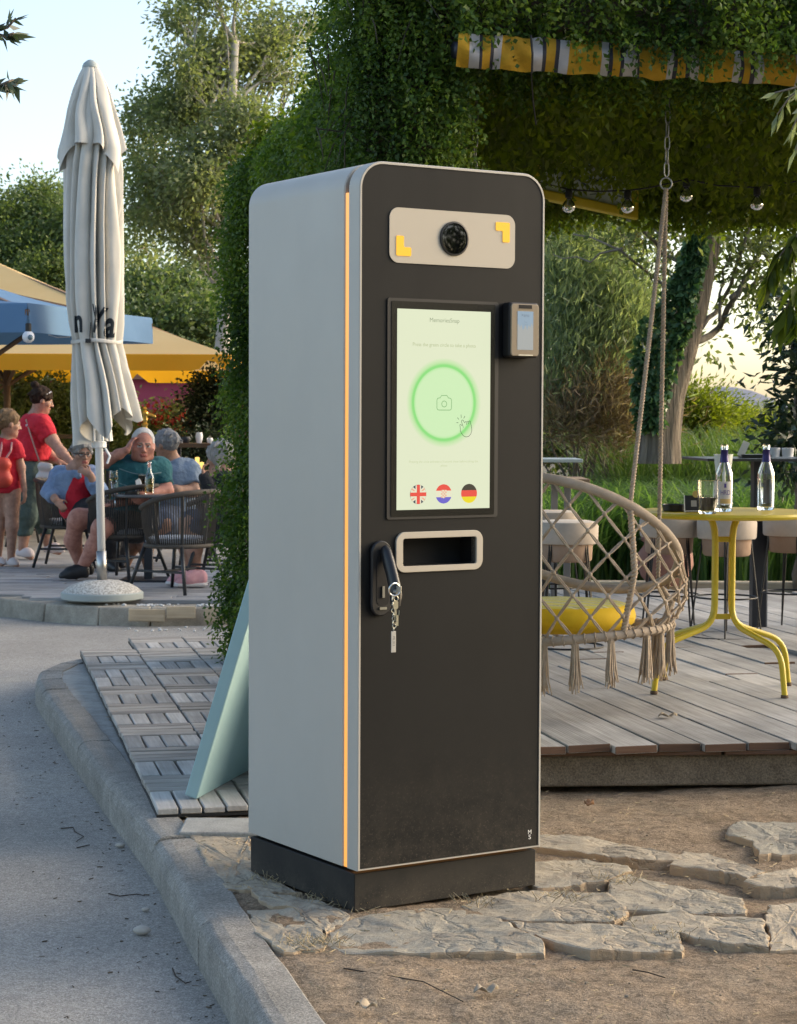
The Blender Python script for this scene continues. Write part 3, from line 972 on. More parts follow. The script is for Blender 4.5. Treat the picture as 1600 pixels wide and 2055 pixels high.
# flags
i_red, i_blue, i_white, i_gold, i_blk = ink('red', (.80, .09, .07)), ink('blue', (.15, .13, .62)), ink('white', (.78, .78, .62)), ink('gold', (.82, .70, .03)), ink('black', (.055, .05, .04))
i_navy = ink('navy', (.05, .07, .11)); i_rose = ink('rose', (.82, .42, .30))
FR = .0243
def band(cx, cz, z0, z1, r):
    P = []
    for i in range(13):
        z = z0 + (z1 - z0) * i / 12; P.append((cx + math.sqrt(max(0, r * r - z * z)), cz + z))
    for i in range(12, -1, -1):
        z = z0 + (z1 - z0) * i / 12; P.append((cx - math.sqrt(max(0, r * r - z * z)), cz + z))
    return P
def flat(name, polys_m, parent, b):
    V, Fc, mi, mats = [], [], [], []
    for k, (P, m) in enumerate(polys_m):
        if m not in mats: mats.append(m)
        s = len(V); V += [(x, b - .0001 * k, z) for x, z in P]; Fc.append(tuple(range(s, len(V)))); mi.append(mats.index(m))
    return mk(name, V, Fc, mats, parent, mi=mi)
fz = 1.0334
def sect(cx, cz, r, a, w):
    """bar of width w through the centre at angle a, ends on the circle"""
    d = Vector((math.cos(R(a)), math.sin(R(a)))); n = Vector((-d.y, d.x)) * w / 2; e = math.sqrt(r * r - w * w / 4)
    return [(cx + v.x, cz + v.y) for v in (d * e + n, -d * e + n, -d * e - n, d * e - n)]
fx = .1711
flat('british_flag', [(circ(fx, fz, FR, 40)[:-1], i_navy), (sect(fx, fz, FR, 36, .0115), i_white), (sect(fx, fz, FR, -36, .0115), i_white), (sect(fx, fz, FR, 36, .0035), i_rose), (sect(fx, fz, FR, -36, .0035), i_rose), (sect(fx, fz, FR, 0, .0165), i_white), (sect(fx, fz, FR, 90, .0165), i_white), (sect(fx, fz, FR, 0, .0095), i_red), (sect(fx, fz, FR, 90, .0095), i_red)], scr, -.0036)
fx = .2474
chk = []
for i in range(4):
    for j in range(5):
        if (i + j) % 2 == 0: chk.append(([(fx - .008 + i * .004, fz - .010 + j * .004), (fx - .004 + i * .004, fz - .010 + j * .004), (fx - .004 + i * .004, fz - .006 + j * .004), (fx - .008 + i * .004, fz - .006 + j * .004)], i_rose))
flat('croatian_flag', [(band(fx, fz, FR / 3, FR * .999, FR), i_red), (band(fx, fz, -FR / 3, FR / 3, FR), i_white), (band(fx, fz, -FR * .999, -FR / 3, FR), i_blue), ([(fx - .008, fz - .006), (fx, fz - .0115), (fx + .008, fz - .006), (fx + .008, fz + .010), (fx - .008, fz + .010)], i_white)] + chk, scr, -.0036)
fx = .3248
flat('german_flag', [(band(fx, fz, FR / 3, FR * .999, FR), i_blk), (band(fx, fz, -FR / 3, FR / 3, FR), i_red), (band(fx, fz, -FR * .999, -FR / 3, FR), i_gold)], scr, -.0036)
# card reader
rd = plate('card_reader', rrect(.094, .140, .010, 5, .4745, 1.4485), .001, -.030, m_gasket, kiosk, bevel=.003)
plate('reader_face', rrect(.086, .132, .008, 5, .4745, 1.4485), -.029, -.0345, pm('reader_face', (.33, .27, .20), .12, spec=.7), rd, bevel=.001)
MB().box((.4745, -.0345, 1.5075), (.040, .0022, .009)).build('sensor_window', m_dark, rd)
m_pap = emit('reader_display', (.40, .43, .45), .9 * EX)
rs = mk('reader_display', [(.4495, -.0351, 1.398), (.4995, -.0351, 1.398), (.4995, -.0351, 1.496), (.4495, -.0351, 1.496)], [(0, 1, 2, 3)], m_pap, rd)
i_sky = emit('reader_blue', (.29, .41, .55), .9 * EX)
P = [(.4497, 1.496), (.4497, 1.462), (.4535, 1.463), (.457, 1.453), (.4615, 1.463), (.4655, 1.449), (.470, 1.451), (.4745, 1.462), (.480, 1.448), (.485, 1.462), (.4895, 1.455), (.494, 1.466), (.4993, 1.457), (.4993, 1.496)]
flat('reader_picture', [(P, i_sky)], rd, -.0354)
text_mesh('reader_lettering', '\u00d7ero', .0125, ink('slate', (.12, .16, .22)), rd, TM(.4735, 1.4855, -.0357))
text_mesh('reader_lettering', 'Tap\nCard', .0065, ink('slate2', (.2, .27, .36)), rd, TM(.4745, 1.4655, -.0357))
MB().box((.476, -.0335, 1.3845), (.045, .004, .003)).build('card_slot', m_steel, rd)
# swing handle with its keys
hp = plate('door_handle', rrect(.058, .186, .0285, 8, .0610, .8280), .002, -.010, m_handle, kiosk, bevel=.003)
plate('handle_recess', rrect(.036, .130, .016, 6, .0640, .8250), -.009, -.0108, m_dark, hp)
lv = MB()
path = [(.066, -.012, .902), (.066, -.022, .893), (.067, -.032, .870), (.068, -.046, .840), (.068, -.058, .812), (.068, -.064, .790), (.067, -.064, .765)]
lv.tube(path, [.013, .017, .0185, .018, .0185, .019, .015], 10, flat=.75)
smooth_by_angle(lv.build('lever', m_handle, hp), 50)
lk = MB(); lk.tube([(.0635, -.058, .800), (.0635, -.080, .800)], .0075, 14)
lk.build('lock_cylinder', m_steel, hp)
MB().box((.0635, -.0125, .7545), (.02, .004, .006)).build('lock_tongue', m_steel, hp)
MB().box((.064, -.0125, .795), (.007, .004, .028)).build('catch', pm('satin_steel', (.35, .35, .34), .35, metal=1), hp)

keys = thing('key_ring', 'bunch of keys with a grey tag hanging from the handle of the kiosk', 'keys', tuple(KC), YAW)
c = KL(792, 1183, -.086)
mb = MB(); mb.tube([(c.x +   .0155 * math.cos(t), c.y + .002 * math.sin(2 * t), c.z + .0155 * math.sin(t)) for t in np.linspace(0, 2 * math.pi, 29)[:-1]],   .0023, 8, closed=True)
mb.build('ring', pm('bright_steel', (.85, .80, .72), .2, metal=1), keys, smooth=True)
mb = MB(); mb.box((.0635, -.084, .806), (.003, .020, .017)).build('key_bow', m_steel, keys, bevel=.001)
m_key = pm('nickel', (.62, .60, .50), .3, metal=1)
ch = MB()
p0 = c + Vector((0, 0, -.0155))
for i, (dx, dz, r_) in enumerate(((-.005, -.006, .006), (.006, -.007, .006), (-.004, -.020, .005), (-.002, -.036, .005), (-.002, -.046, .0045), (.0, -.056, .005), (-.003, -.065, .005), (.001, -.074, .005), (-.001, -.081, .004))):
    q = p0 + Vector((dx, .002, dz)); ax = (1, 0) if i % 2 else (.35, .9)
    ch.tube([(q.x + r_ * math.cos(t) * ax[0], q.y + r_ * math.cos(t) * ax[1], q.z + r_ * math.sin(t)) for t in np.linspace(0, 2 * math.pi, 13)[:-1]], .0011, 6, closed=True)
ch.build('chain_links', m_key, keys, smooth=True)
kb = plate('key', [(x + p0.x + .003, z + p0.z - .034) for x, z in rrect(.014, .022, .006, 5, 0, .012)], p0.y + .001, p0.y - .0015, m_key, keys)
MB().box((p0.x + .003, p0.y, p0.z - .046), (.005, .002, .030)).build('key_blade', m_key, keys)
MB().box((p0.x + .006, p0.y - .003, p0.z - .060), (.006, .002, .026)).build('key_blade', m_key, keys)
MB().tube([(p0.x + .014, p0.y, p0.z - .036), (p0.x + .013, p0.y, p0.z - .048)], .001, 5).build('split_pin', m_key, keys)
q = KL(790, 1288, -.084)
tg = MB().box((q.x, q.y, q.z), (.0135, .002, .0520)).build('tag', pm('tag_plastic', (.46, .44, .40), .5), keys, bevel=.0006, seg=1)
text_mesh('tag_lettering', 'MS_012', .0075, pm('tag_ink', (.04, .04, .04), .7), tg, Matrix.Translation((q.x, q.y - .0013, q.z + .002)) @ Matrix.Rotation(R(90), 4, 'X') @ Matrix.Rotation(R(-90), 4, 'Z'))
m_ink = pm('white_ink', (.80, .78, .74), .6)
a = KL(1064, 1670.5); text_mesh('logo_lettering', 'M', .0165, m_ink, kiosk, TM(a.x, a.z, .0012), sx=1.0, ext=.0002)
a = KL(1064, 1680.5); text_mesh('logo_lettering', 'S', .0165, m_ink, kiosk, TM(a.x, a.z, .0012), sx=1.15, ext=.0002)

# =================================================================== TEAL A-BOARD
m_teal = pm('teal_paint', (.33, .50, .51), .55, (.36, .53, .54), ns=5, bump=.15, bs=120, bd=.001)
ab = thing('sandwich_board', 'pale teal wooden sandwich board leaning open behind the grey kiosk', 'signboard', (-.645, 6.27, .034), 0)
bd = Vector((.23, .973, 0)).normalized(); nr = Vector((bd.y, -bd.x, 0))
def board(base, lean, name):
    t = (nr * math.sin(lean) + Vector((0, 0, math.cos(lean)))).normalized()
    n = t.cross(bd).normalized()
    M = Matrix(((n.x, bd.x, t.x, 0), (n.y, bd.y, t.y, 0), (n.z, bd.z, t.z, 0), (0, 0, 0, 1)))
    o = MB().box((0, .30, .46), (.042, .60, .92)).build(name, m_teal, ab, bevel=.004)
    o.matrix_local = Matrix.Translation(base) @ M
board((0, 0, .006), R(17), 'front_board')
board((.56, .10, .006), R(-17), 'rear_board')

# =================================================================== ON THE DECK
def helix(mb, pts, r, rs, turns, strands=2, n=5, per=7):
    """a twisted rope along pts"""
    P = [Vector(p) for p in pts]
    seg = [(P[i + 1] - P[i]).length for i in range(len(P) - 1)]; Lt = sum(seg)
    N = max(8, int(turns * per)); cen = []
    for k in range(N + 1):
        d = Lt * k / N; i = 0
        while i < len(seg) - 1 and d > seg[i]: d -= seg[i]; i += 1
        cen.append(P[i].lerp(P[i + 1], min(1, d / max(seg[i], 1e-6))))
    for s in range(strands):
        out = []
        for k, c in enumerate(cen):
            t = (cen[min(k + 1, N)] - cen[max(k - 1, 0)]).normalized()
            a = t.orthogonal().normalized(); b = t.cross(a)
            ph = 2 * math.pi * (turns * k / N + s / strands)
            out.append(c + (a * math.cos(ph) + b * math.sin(ph)) * r)
        mb.tube(out, rs, n)
m_rope = pm('cotton_rope', (.34, .265, .19), .95, (.44, .355, .265), ns=30, bump=.7, bs=260, bd=.002)
m_hoop = pm('wrapped_hoop', (.33, .265, .20), .95, (.41, .335, .26), ns=20, bump=.6, bs=300, bd=.002)
m_yellow = pm('yellow_paint', (.52, .38, .015), .42, (.60, .46, .03), ns=6, bump=.08, bs=60)
m_chain = pm('galvanised', (.36, .36, .34), .42, metal=1)
HC = Vector((.63, 7.5, .796)); HN = Vector((.35, .532, 1)).normalized(); HR = .419
LC = Vector((.655, 7.47, .432)); LN = Vector((-.10, .05, 1)).normalized(); LR = .352
def hoop(c, n, r, az, off=0.0):
    """point of a tilted hoop in the compass direction az (degrees)"""
    d = Vector((math.cos(R(az)), math.sin(R(az)), 0)); d.z = -(n.x * d.x + n.y * d.y) / n.z
    return c + d.normalized() * (r + off)
swing = thing('hanging_chair', 'macrame rope hanging chair with tassels in front of the yellow table', 'hanging chair', (HC.x, HC.y, .15))
o_ = Vector((HC.x, HC.y, .15))
def loc(p): return Vector(p) - o_
for nm, c, n, r, t in (('upper_hoop', HC, HN, HR, .0185), ('lower_hoop', LC, LN, LR, .0165)):
    mb = MB(); mb.tube([loc(hoop(c, n, r, a)) for a in range(0, 360, 5)], t, 10, closed=True); mb.build(nm, m_hoop, swing, smooth=True)
net = MB(); a0, a1, cols, rows = 110, 365, 14, 7
def node(i, j):
    s = j / rows
    az = a0 + (a1 - a0) * (i + (.5 if j % 2 else 0)) / cols
    p = hoop(HC, HN, HR, az).lerp(hoop(LC, LN, LR, az), s)
    d = Vector((math.cos(R(az)), math.sin(R(az)), 0))
    return p + d * .045 * math.sin(math.pi * s)
for j in range(rows):
    for i in range(cols + 1):
        for di in ((0, 1) if j % 2 else (-1, 0)):
            if 0 <= i + di <= cols:
                a, b = loc(node(i, j)), loc(node(i + di, j + 1))
                d = (b - a).normalized(); w = d.orthogonal().normalized() * .0035
                m_ = (a + b) / 2
                for sg in (1, -1):
                    net.tube([a, a.lerp(b, .3) + w * sg, a.lerp(b, .7) + w * sg, b], [.0032, .0036, .0036, .0032], 5, cap=False)
        if 0 < j:
            p = loc(node(i, j)); net.lathe([(.0015, -.010), (.0075, -.005), (.0085, 0), (.0075, .005), (.0015, .010)], 6, p)
net.build('netting', m_rope, swing, smooth=True)
seatn = MB()
for a in range(0, 180, 15):
    p, q = loc(hoop(LC, LN, LR, a)), loc(hoop(LC, LN, LR, a + 180))
    seatn.tube([p, p.lerp(q, .3) - Vector((0, 0, .02)), p.lerp(q, .7) - Vector((0, 0, .02)), q], .005, 5)
seatn.build('seat_net', m_rope, swing, smooth=True)
wr = MB()
for a in range(0, 360, 6):
    p = loc(hoop(LC, LN, LR, a)); d = Vector((-math.sin(R(a)), math.cos(R(a)), 0)); u = Vector((math.cos(R(a)), math.sin(R(a)), 0))
    wr.tube([p + u * .0185 * math.cos(t) + Vector((0, 0, .0185)) * math.sin(t) + d * .006 * t / 6 for t in np.linspace(0, 2 * math.pi, 9)], .0028, 4)
wr.build('hoop_binding', m_rope, swing, smooth=True)
for k, az in enumerate((-135, -113, -95, -74, -48, -33, -5, 25)):
    t = MB(); p = loc(hoop(LC, LN, LR, az))
    t.lathe([(.004, .012), (.013, .006), (.013, -.02), (.010, -.03)], 8, p)
    for i in range(22):
        a = random.uniform(0, 6.28); q = math.sqrt(random.random())
        l = .185 * random.uniform(.86, 1.04)
        e = Vector((math.cos(a), math.sin(a), 0)) * q
        t.tube([p + e * .010, p + e * .014 + Vector((0, 0, -l * .35)), p + e * .022 + Vector((random.uniform(-.004, .004), 0, -l * .75)), p + e * .028 + Vector((random.uniform(-.007, .007), random.uniform(-.005, .005), -l))], [.003, .0038, .0032, .0022], 5)
    t.build('tassel', m_rope, swing)
ringR = loc(A(1337, 378, 7.45)); ringL = loc(A(952, 372, 7.45))
def drop(az0, ring, nm='suspension_rope'):
    mb = MB(); p = loc(hoop(HC, HN, HR, az0))
    helix(mb, [ring, ring.lerp(p, .5) + Vector((0, 0, -.01)), p], .0044, .0054, 52)
    mb.build(nm, m_rope, swing, smooth=True)
for az, rg in ((-62, ringR), (20, ringR), (-118, ringL), (165, ringL)): drop(az, rg)
for az in (-62, 20, -118):
    mb = MB(); helix(mb, [loc(hoop(HC, HN, HR, az)), loc(hoop(HC, HN, HR, az)).lerp(loc(hoop(LC, LN, LR, az - 4)), .5) + Vector((math.cos(R(az)), math.sin(R(az)), 0)) * .05, loc(hoop(LC, LN, LR, az - 4))],   .0062, .0072, 17)
    mb.build('side_cord', m_rope, swing, smooth=True)
lk = MB(); lk.tube([(.0095 * math.cos(t), 0, .022 * math.sin(t) + (.006 if math.sin(t) > 0 else -.006)) for t in np.linspace(0, 2 * math.pi, 17)[:-1]], .0029, 6, closed=True)
first_link = None
for ring in (ringR, ringL):
    mb = MB(); mb.tube([ring + Vector((.021 * math.cos(t), 0, .021 * math.sin(t) + .018)) for t in np.linspace(0, 2 * math.pi, 25)[:-1]], .0034, 7, closed=True)
    mb.build('ring', m_chain, swing, smooth=True)
    top = 2.43 - .15
    z = ring.z + .07; k = 0
    while z < top:
        if first_link is None: o = first_link = lk.build('chain_link', m_chain, swing, smooth=True)
        else: o = first_link.copy(); COL.objects.link(o)
        o.location = (ring.x + (z - ring.z) * .015, ring.y, z); o.rotation_euler = (0, 0, R(20 + 90 * (k % 2)))
        z += .048; k += 1

def stripemat(name, c1, c2, c3, scale, rough=.85):
    """printed cloth: wide band, pale band and thin dark line along local x"""
    m, nt, b = _new(name)
    tc = nt.nodes.new('ShaderNodeTexCoord'); sp = nt.nodes.new('ShaderNodeSeparateXYZ'); nt.links.new(tc.outputs['Object'], sp.inputs[0])
    mu = nt.nodes.new('ShaderNodeMath'); mu.operation = 'MULTIPLY'; mu.inputs[1].default_value = scale; nt.links.new(sp.outputs['X'], mu.inputs[0])
    fr = nt.nodes.new('ShaderNodeMath'); fr.operation = 'FRACT'; nt.links.new(mu.outputs[0], fr.inputs[0])
    r_ = nt.nodes.new('ShaderNodeValToRGB'); r_.color_ramp.interpolation = 'CONSTANT'
    st = [(0, c1), (.52, c2), (.66, c3), (.71, c1), (.80, c3), (.85, c2)]
    e = r_.color_ramp.elements
    while len(e) < len(st): e.new(.5)
    for i, (p, c) in enumerate(st): e[i].position = p; e[i].color = (*c, 1)
    nt.links.new(fr.outputs[0], r_.inputs[0]); nt.links.new(r_.outputs[0], b.inputs['Base Color'])
    b.inputs['Roughness'].default_value = rough
    _bump(nt, b, _noise(nt, 14, 3), .5, .01)
    return m
m_cush = pm('cushion_side', (.72, .46, .01), .8, bump=.4, bs=30, bd=.006)
m_cushtop = stripemat('cushion_top', (.62, .56, .10), (.70, .66, .40), (.16, .15, .11), 13)
cu = thing('seat_cushion', 'round yellow seat cushion lying in the hanging rope chair', 'cushion', (.605, 7.47, .452))
rim = []
V = MB()
V.lathe([(.02, .0), (.235, .0), (.268, .025), (.275, .05), (.268, .078), (.24, .092)], 36, cap=False); smooth_by_angle(V.build('cushion_side', m_cush, cu), 60)
V = MB(); V.lathe([(.24, .092), (.22, .098), (.15, .100), (.08, .104), (.002, .106)], 36, cap=False); o = smooth_by_angle(V.build('cushion_top', m_cushtop, cu), 60); o.rotation_euler = (0, 0, R(60))

# --- yellow table
TC = Vector((1.294, 8.04, .15)); TZ = .712
tab = thing('round_table', 'round yellow metal table with bent tube legs on the wooden deck', 'table', tuple(TC))
mb = MB(); mb.lathe([(.01, TZ - .022), (.352, TZ - .022), (.366, TZ - .018), (.371, TZ - .009), (.366, TZ), (.345, TZ + .002), (.01, TZ)], 64)
smooth_by_angle(mb.build('tabletop', m_yellow, tab), 40)
def fillet(pts, r, n=6):
    P = [Vector(p) for p in pts]; out = [P[0]]
    for i in range(1, len(P) - 1):
        a, p, b = P[i - 1], P[i], P[i + 1]
        p1 = p + (a - p).normalized() * min(r, (a - p).length * .45); p2 = p + (b - p).normalized() * min(r, (b - p).length * .45)
        for k in range(n + 1):
            f = k / n; out.append(p1 * (1 - f) ** 2 + p * 2 * f * (1 - f) + p2 * f * f)
    return out + [P[-1]]
m_foot2 = pm('rust_foot', (.10, .06, .035), .7)
for sx, sy, fx, fy in ((-1, -1, -.290, -.146), (-1, 1, -.197, .283), (1, -1, .200, -.259), (1, 1, .287, .126)):
    x0 = sx * .0335; y0 = sy * .0125
    mb = MB(); mb.tube(fillet([(sx * .055, y0, TZ - .022), (x0, y0, TZ - .075), (x0, y0, .265), (fx * .93, fy * .93, .185), (fx, fy, .012)], .075), .0118, 12)
    l = smooth_by_angle(mb.build('leg', m_yellow, tab), 60)
    MB().lathe([(.0135, 0), (.0155, .004), (.0145, .014)], 14, (fx, fy, 0)).build('foot_cap', m_foot2, l)
for z in (.60, .292):
    MB().box((0, 0, z), (.06, .012, .022)).build('bracket', m_yellow, tab, bevel=.003)
zt = TC.z + TZ + .002
m_blk = pm('black_ceramic', (.012, .012, .013), .3)
def on(px, py): p = G(px, py, zt); return (p.x, p.y, zt)
p = on(1355, 1026)
t = thing('ashtray', 'low black ashtray on the yellow table by the small menu card', 'ashtray', p)
smooth_by_angle(MB().lathe([(.043, 0), (.048, .004), (.05, .026), (.046, .028), (.043, .012), (.003, .010)], 28).build('bowl', m_blk, t), 40)
p = on(1389, 1028)
t = thing('table_card', 'small black menu card with a gold disc on the yellow table', 'menu card', p, R(6))
m_card = pm('card_black', (.012, .012, .013), .45); m_white = pm('card_white', (.75, .74, .70), .6); m_gold = pm('card_gold', (.45, .34, .10), .45)
def tilted(o, deg=-8): o.rotation_euler = (R(deg), 0, 0); return o
tilted(MB().box((0, 0, .033), (.054, .003, .066)).build('card', m_card, t, bevel=.0008, seg=1))
tilted(MB().box((-.0288, 0, .033), (.003, .004, .066)).build('card_edge', m_white, t)); tilted(MB().box((0, -.001, .003), (.056, .004, .006)).build('card_edge', m_white, t))
tilted(MB().lathe([(.001, -.0015), (.0135, -.0015), (.0135, .0015), (.001, .0015)], 24).build('gold_disc', m_gold, t)).matrix_local = Matrix.Translation((.012, -.011, .071)) @ Matrix.Rotation(R(82), 4, 'X')
tilted(MB().box((.008, -.0025, .034), (.022, .001, .024)).build('printed_square', pm('card_grey', (.34, .34, .33), .6), t))
MB().box((0, .012, .002), (.05, .03, .003)).build('card_foot', m_card, t)
m_glass = glass('clear_glass'); m_lemon = glass('lemon_drink', (.70, .66, .22), .02, 1.34); m_lemon.node_tree.nodes['Principled BSDF'].inputs['Transmission Weight'].default_value = .25
p = on(1420, 1031)
t = thing('drinking_glass', 'ribbed tumbler half full of cloudy yellow drink on the yellow table', 'glass', p)
smooth_by_angle(MB().lathe([(.002, .001), (.030, .0), (.033, .004), (.0345, .03), (.0385, .085), (.0405, .128), (.0385, .129), (.0365, .085), (.0325, .03), (.031, .013), (.002, .011)], 30, cap=False).build('glass_wall', m_glass, t), 40)
mb = MB()
for k in range(20):
    a = 2 * math.pi * k / 20; mb.tube([(.0345 * math.cos(a), .0345 * math.sin(a), .03), (.0372 * math.cos(a), .0372 * math.sin(a), .072)], .0016, 5)
mb.build('ribs', m_glass, t)
smooth_by_angle(MB().lathe([(.002, .013), (.0305, .014), (.032, .03), (.0348, .062), (.002, .062)], 28).build('drink', m_lemon, t), 40)
m_foil = pm('blue_foil', (.022, .018, .12), .35, metal=.4)
m_label = pm('pale_label', (.58, .57, .62), .5, (.66, .60, .52), ns=20)
m_print = pm('violet_print', (.10, .06, .28), .5); m_lres = pm('label_back', (.36, .36, .38), .6)
def bottle(px, py, label, turn):
    p = on(px, py)
    t = thing('glass_bottle', label, 'bottle', p, turn, 'glass bottles on the yellow table')
    pr = [(.002, .003), (.031, .0), (.034, .006), (.034, .135), (.033, .150), (.026, .172), (.0185, .190), (.0150, .215), (.0135, .243), (.0148, .246), (.0148, .262), (.0115, .263), (.0105, .216), (.0145, .190), (.022, .170), (.0295, .148), (.0305, .135), (.0305, .014), (.002, .012)]
    g = smooth_by_angle(MB().lathe(pr, 28, cap=False).build('bottle_glass', m_glass, t), 50)
    smooth_by_angle(MB().lathe([(.0182, .192), (.0156, .215), (.0142, .242), (.0149, .243)], 24, cap=False).build('neck_foil', m_foil, t), 60)
    smooth_by_angle(MB().lathe([(.002, .0125), (.0295, .014), (.0295, .026), (.002, .026)], 24).build('drink_rest', m_lemon, t))
    return t
def wrap(name, m, parent, r, a0, a1, z0, z1, n=12):
    V = []; 
    for i in range(n + 1):
        a = R(a0 + (a1 - a0) * i / n); V += [(r * math.cos(a), r * math.sin(a), z0), (r * math.cos(a), r * math.sin(a), z1)]
    return mk(name, V, [(2 * i, 2 * i + 2, 2 * i + 3, 2 * i + 1) for i in range(n)], m, parent, smooth=True)
b1 = bottle(1453, 1026, 'clear glass bottle with blue neck foil and a printed front label beside the tumbler', 0)
lb = wrap('front_label', m_label, b1, .0345, -140, -40, .028, .118)
text_mesh('label_lettering', 'HRD', .026, m_print, lb, Matrix.Translation((.0, -.0352, .074)) @ Matrix.Rotation(R(90), 4, 'X'), sx=.75)
wrap('label_picture', pm('label_orange', (.60, .42, .18), .5), lb, .0349, -125, -55, .032, .050)
wrap('label_crest', m_print, lb, .0349, -98, -84, .094, .110)
b2 = bottle(1537, 1023, 'clear glass bottle with blue neck foil turned label away at the right of the table', R(150))
wrap('front_label', m_lres, b2, .0345, -130, -50, .03, .12)

# --- bar tables and stools further back on the deck
m_navy = pm('dark_steel', (.012, .014, .022), .45); m_gsteel = pm('grey_steel', (.22, .23, .25), .4, metal=.5); m_topblk = pm('black_laminate', (.03, .032, .034), .35)
p = G(1522, 1262, .15)
bt = thing('bar_table', 'tall black bar table on a square post behind the yellow table', 'bar table', (p.x, p.y + .02, .15), R(4))
MB().box((0, 0, .004), (.50, .42, .008)).build('base_plate', m_navy, bt, bevel=.002)
MB().box((0, 0, .44), (.074, .074, .86)).build('post', m_navy, bt, bevel=.003); MB().box((.0395, .002, .44), (.006, .07, .86)).build('post_edge', m_gsteel, bt)
MB().box((.06, 0, .876), (.80, .62, .013)).build('tabletop', m_topblk, bt, bevel=.002)
bx, by, bz = bt.location.x, bt.location.y, .15 + .8825
t = thing('serving_tray', 'low black tray with a white leaflet standing in it on the bar table', 'tray', (bx - .055, by - .05, bz))
MB().box((.02, 0, .009), (.15, .12, .018)).build('tray', m_blk, t, bevel=.004)
o = MB().box((0, 0, .045), (.035, .003, .08)).build('leaflet', m_white, t); o.rotation_euler = (0, R(24), 0); o.location = (-.06, -.03, .005)
t = thing('condiment_holder', 'white plastic condiment holder on the bar table behind the right bottle', 'condiment holder', (bx + .095, by - .08, bz))
m_wpl = pm('white_plastic', (.70, .71, .74), .4)
for dx in (-.035, .035): smooth_by_angle(MB().lathe([(.002, 0), (.027, 0), (.032, .05), (.030, .052), (.002, .045)], 18, (dx, 0, 0)).build('cup', m_wpl, t))
MB().box((0, 0, .003), (.14, .07, .006)).build('holder_base', m_wpl, t)
t = thing('plastic_bucket', 'pale plastic bucket hanging at the front edge of the bar table', 'bucket', (A(1453, 930, by - .36).x, by - .345, 1.0 - .055))
smooth_by_angle(MB().lathe([(.002, 0), (.036, 0), (.047, .105), (.049, .106), (.049, .110), (.045, .110), (.035, .006), (.002, .006)], 22).build('bucket_wall', pm('pale_plastic', (.62, .64, .58), .5), t))
MB().box((0, .046, .09), (.02, .03, .006)).build('hook', m_wpl, t)
def side_table(name, label, px, py, Y, w, leg, m):
    q = A(px, py, Y); t = thing(name, label, 'bar table', (q.x - w / 2, Y, .15))
    h = q.z - .15
    MB().box((0, 0, h - .01), (w, .5, .02)).build('tabletop', m, t, bevel=.003)
    for lx in leg: MB().box((lx, 0, h / 2 - .01), (.035, .035, h - .02)).build('post', m_gsteel, t, bevel=.002)
    MB().box((0, 0, .004), (.4, .4, .008)).build('base_plate', m_navy, t)
side_table('bar_table', 'light topped bar table in the grass beyond the hanging chair, its edge beside the kiosk', 1163, 920, 12.4, .75, (-.22,), pm('pale_laminate', (.42, .47, .44), .5))
side_table('bar_table', 'brown wooden bar table on two grey posts just behind the hanging chair', 1176, 959, 10.9, .62, (.142, .212), woodmat('table_wood', (.24, .16, .10), (.36, .26, .17), 0))
m_felt = pm('felt_seat', (.42, .35, .29), .95, (.50, .42, .35), ns=12, bump=.3, bs=200, bd=.002, sheen=.3)
m_felt2 = pm('cork_drum', (.30, .20, .14), .95, (.36, .25, .18), ns=12, bump=.3, bs=200, bd=.002)
m_wire = pm('black_wire', (.012, .012, .013), .4, metal=.3)
def stool(label):
    t = thing('bar_stool', label, 'bar stool', (0, 0, 0), 0, 'bar stools on the deck')
    smooth_by_angle(MB().lathe([(.002, .49), (.140, .49), (.146, .497), (.148, .57), (.138, .592), (.11, .598), (.002, .600)], 30).build('seat_pad', m_felt, t), 50)
    smooth_by_angle(MB().lathe([(.002, .405), (.108, .405), (.118, .415), (.122, .489), (.002, .489)], 28).build('seat_drum', m_felt2, t), 50)
    for k in range(4):
        a = R(45 + 90 * k); mb = MB()
        for s in (-.06, .06):
            mb.tube([(.118 * math.cos(a + s), .118 * math.sin(a + s), .488), (.175 * math.cos(a), .175 * math.sin(a), .006)], .0042, 6)
        mb.build('leg', m_wire, t)
    for r_, z in ((.152, .20), (.175, .006)):
        mb = MB(); mb.tube([(r_ * math.cos(R(a)), r_ * math.sin(R(a)), z) for a in range(0, 360, 10)], .0045, 6, closed=True); mb.build('foot_ring', m_wire, t, smooth=True)
    return t
st = None
for px, Y, z, lab in ((1140, 9.55, .15, 'beige felt bar stool seen through the net of the hanging chair'),
                      (1345, 10.15, .15, 'beige felt bar stool behind the right hoop of the rope chair, before the clay pot'),
                      (1461, 10.0, .15, 'beige felt bar stool straight behind the middle of the yellow table'),
                      (1592, 10.3, .15, 'beige felt bar stool to the right of the black bar table post'),
                      (1105, 10.6, .15, 'beige felt bar stool behind another stool, next to the edge of the kiosk')):
    p = A(px, 900, Y)
    if st is None: st = stool(lab); st.location = (p.x, Y, z)
    else: dup(st, (p.x, Y, z), R(random.uniform(0, 90)), lab)

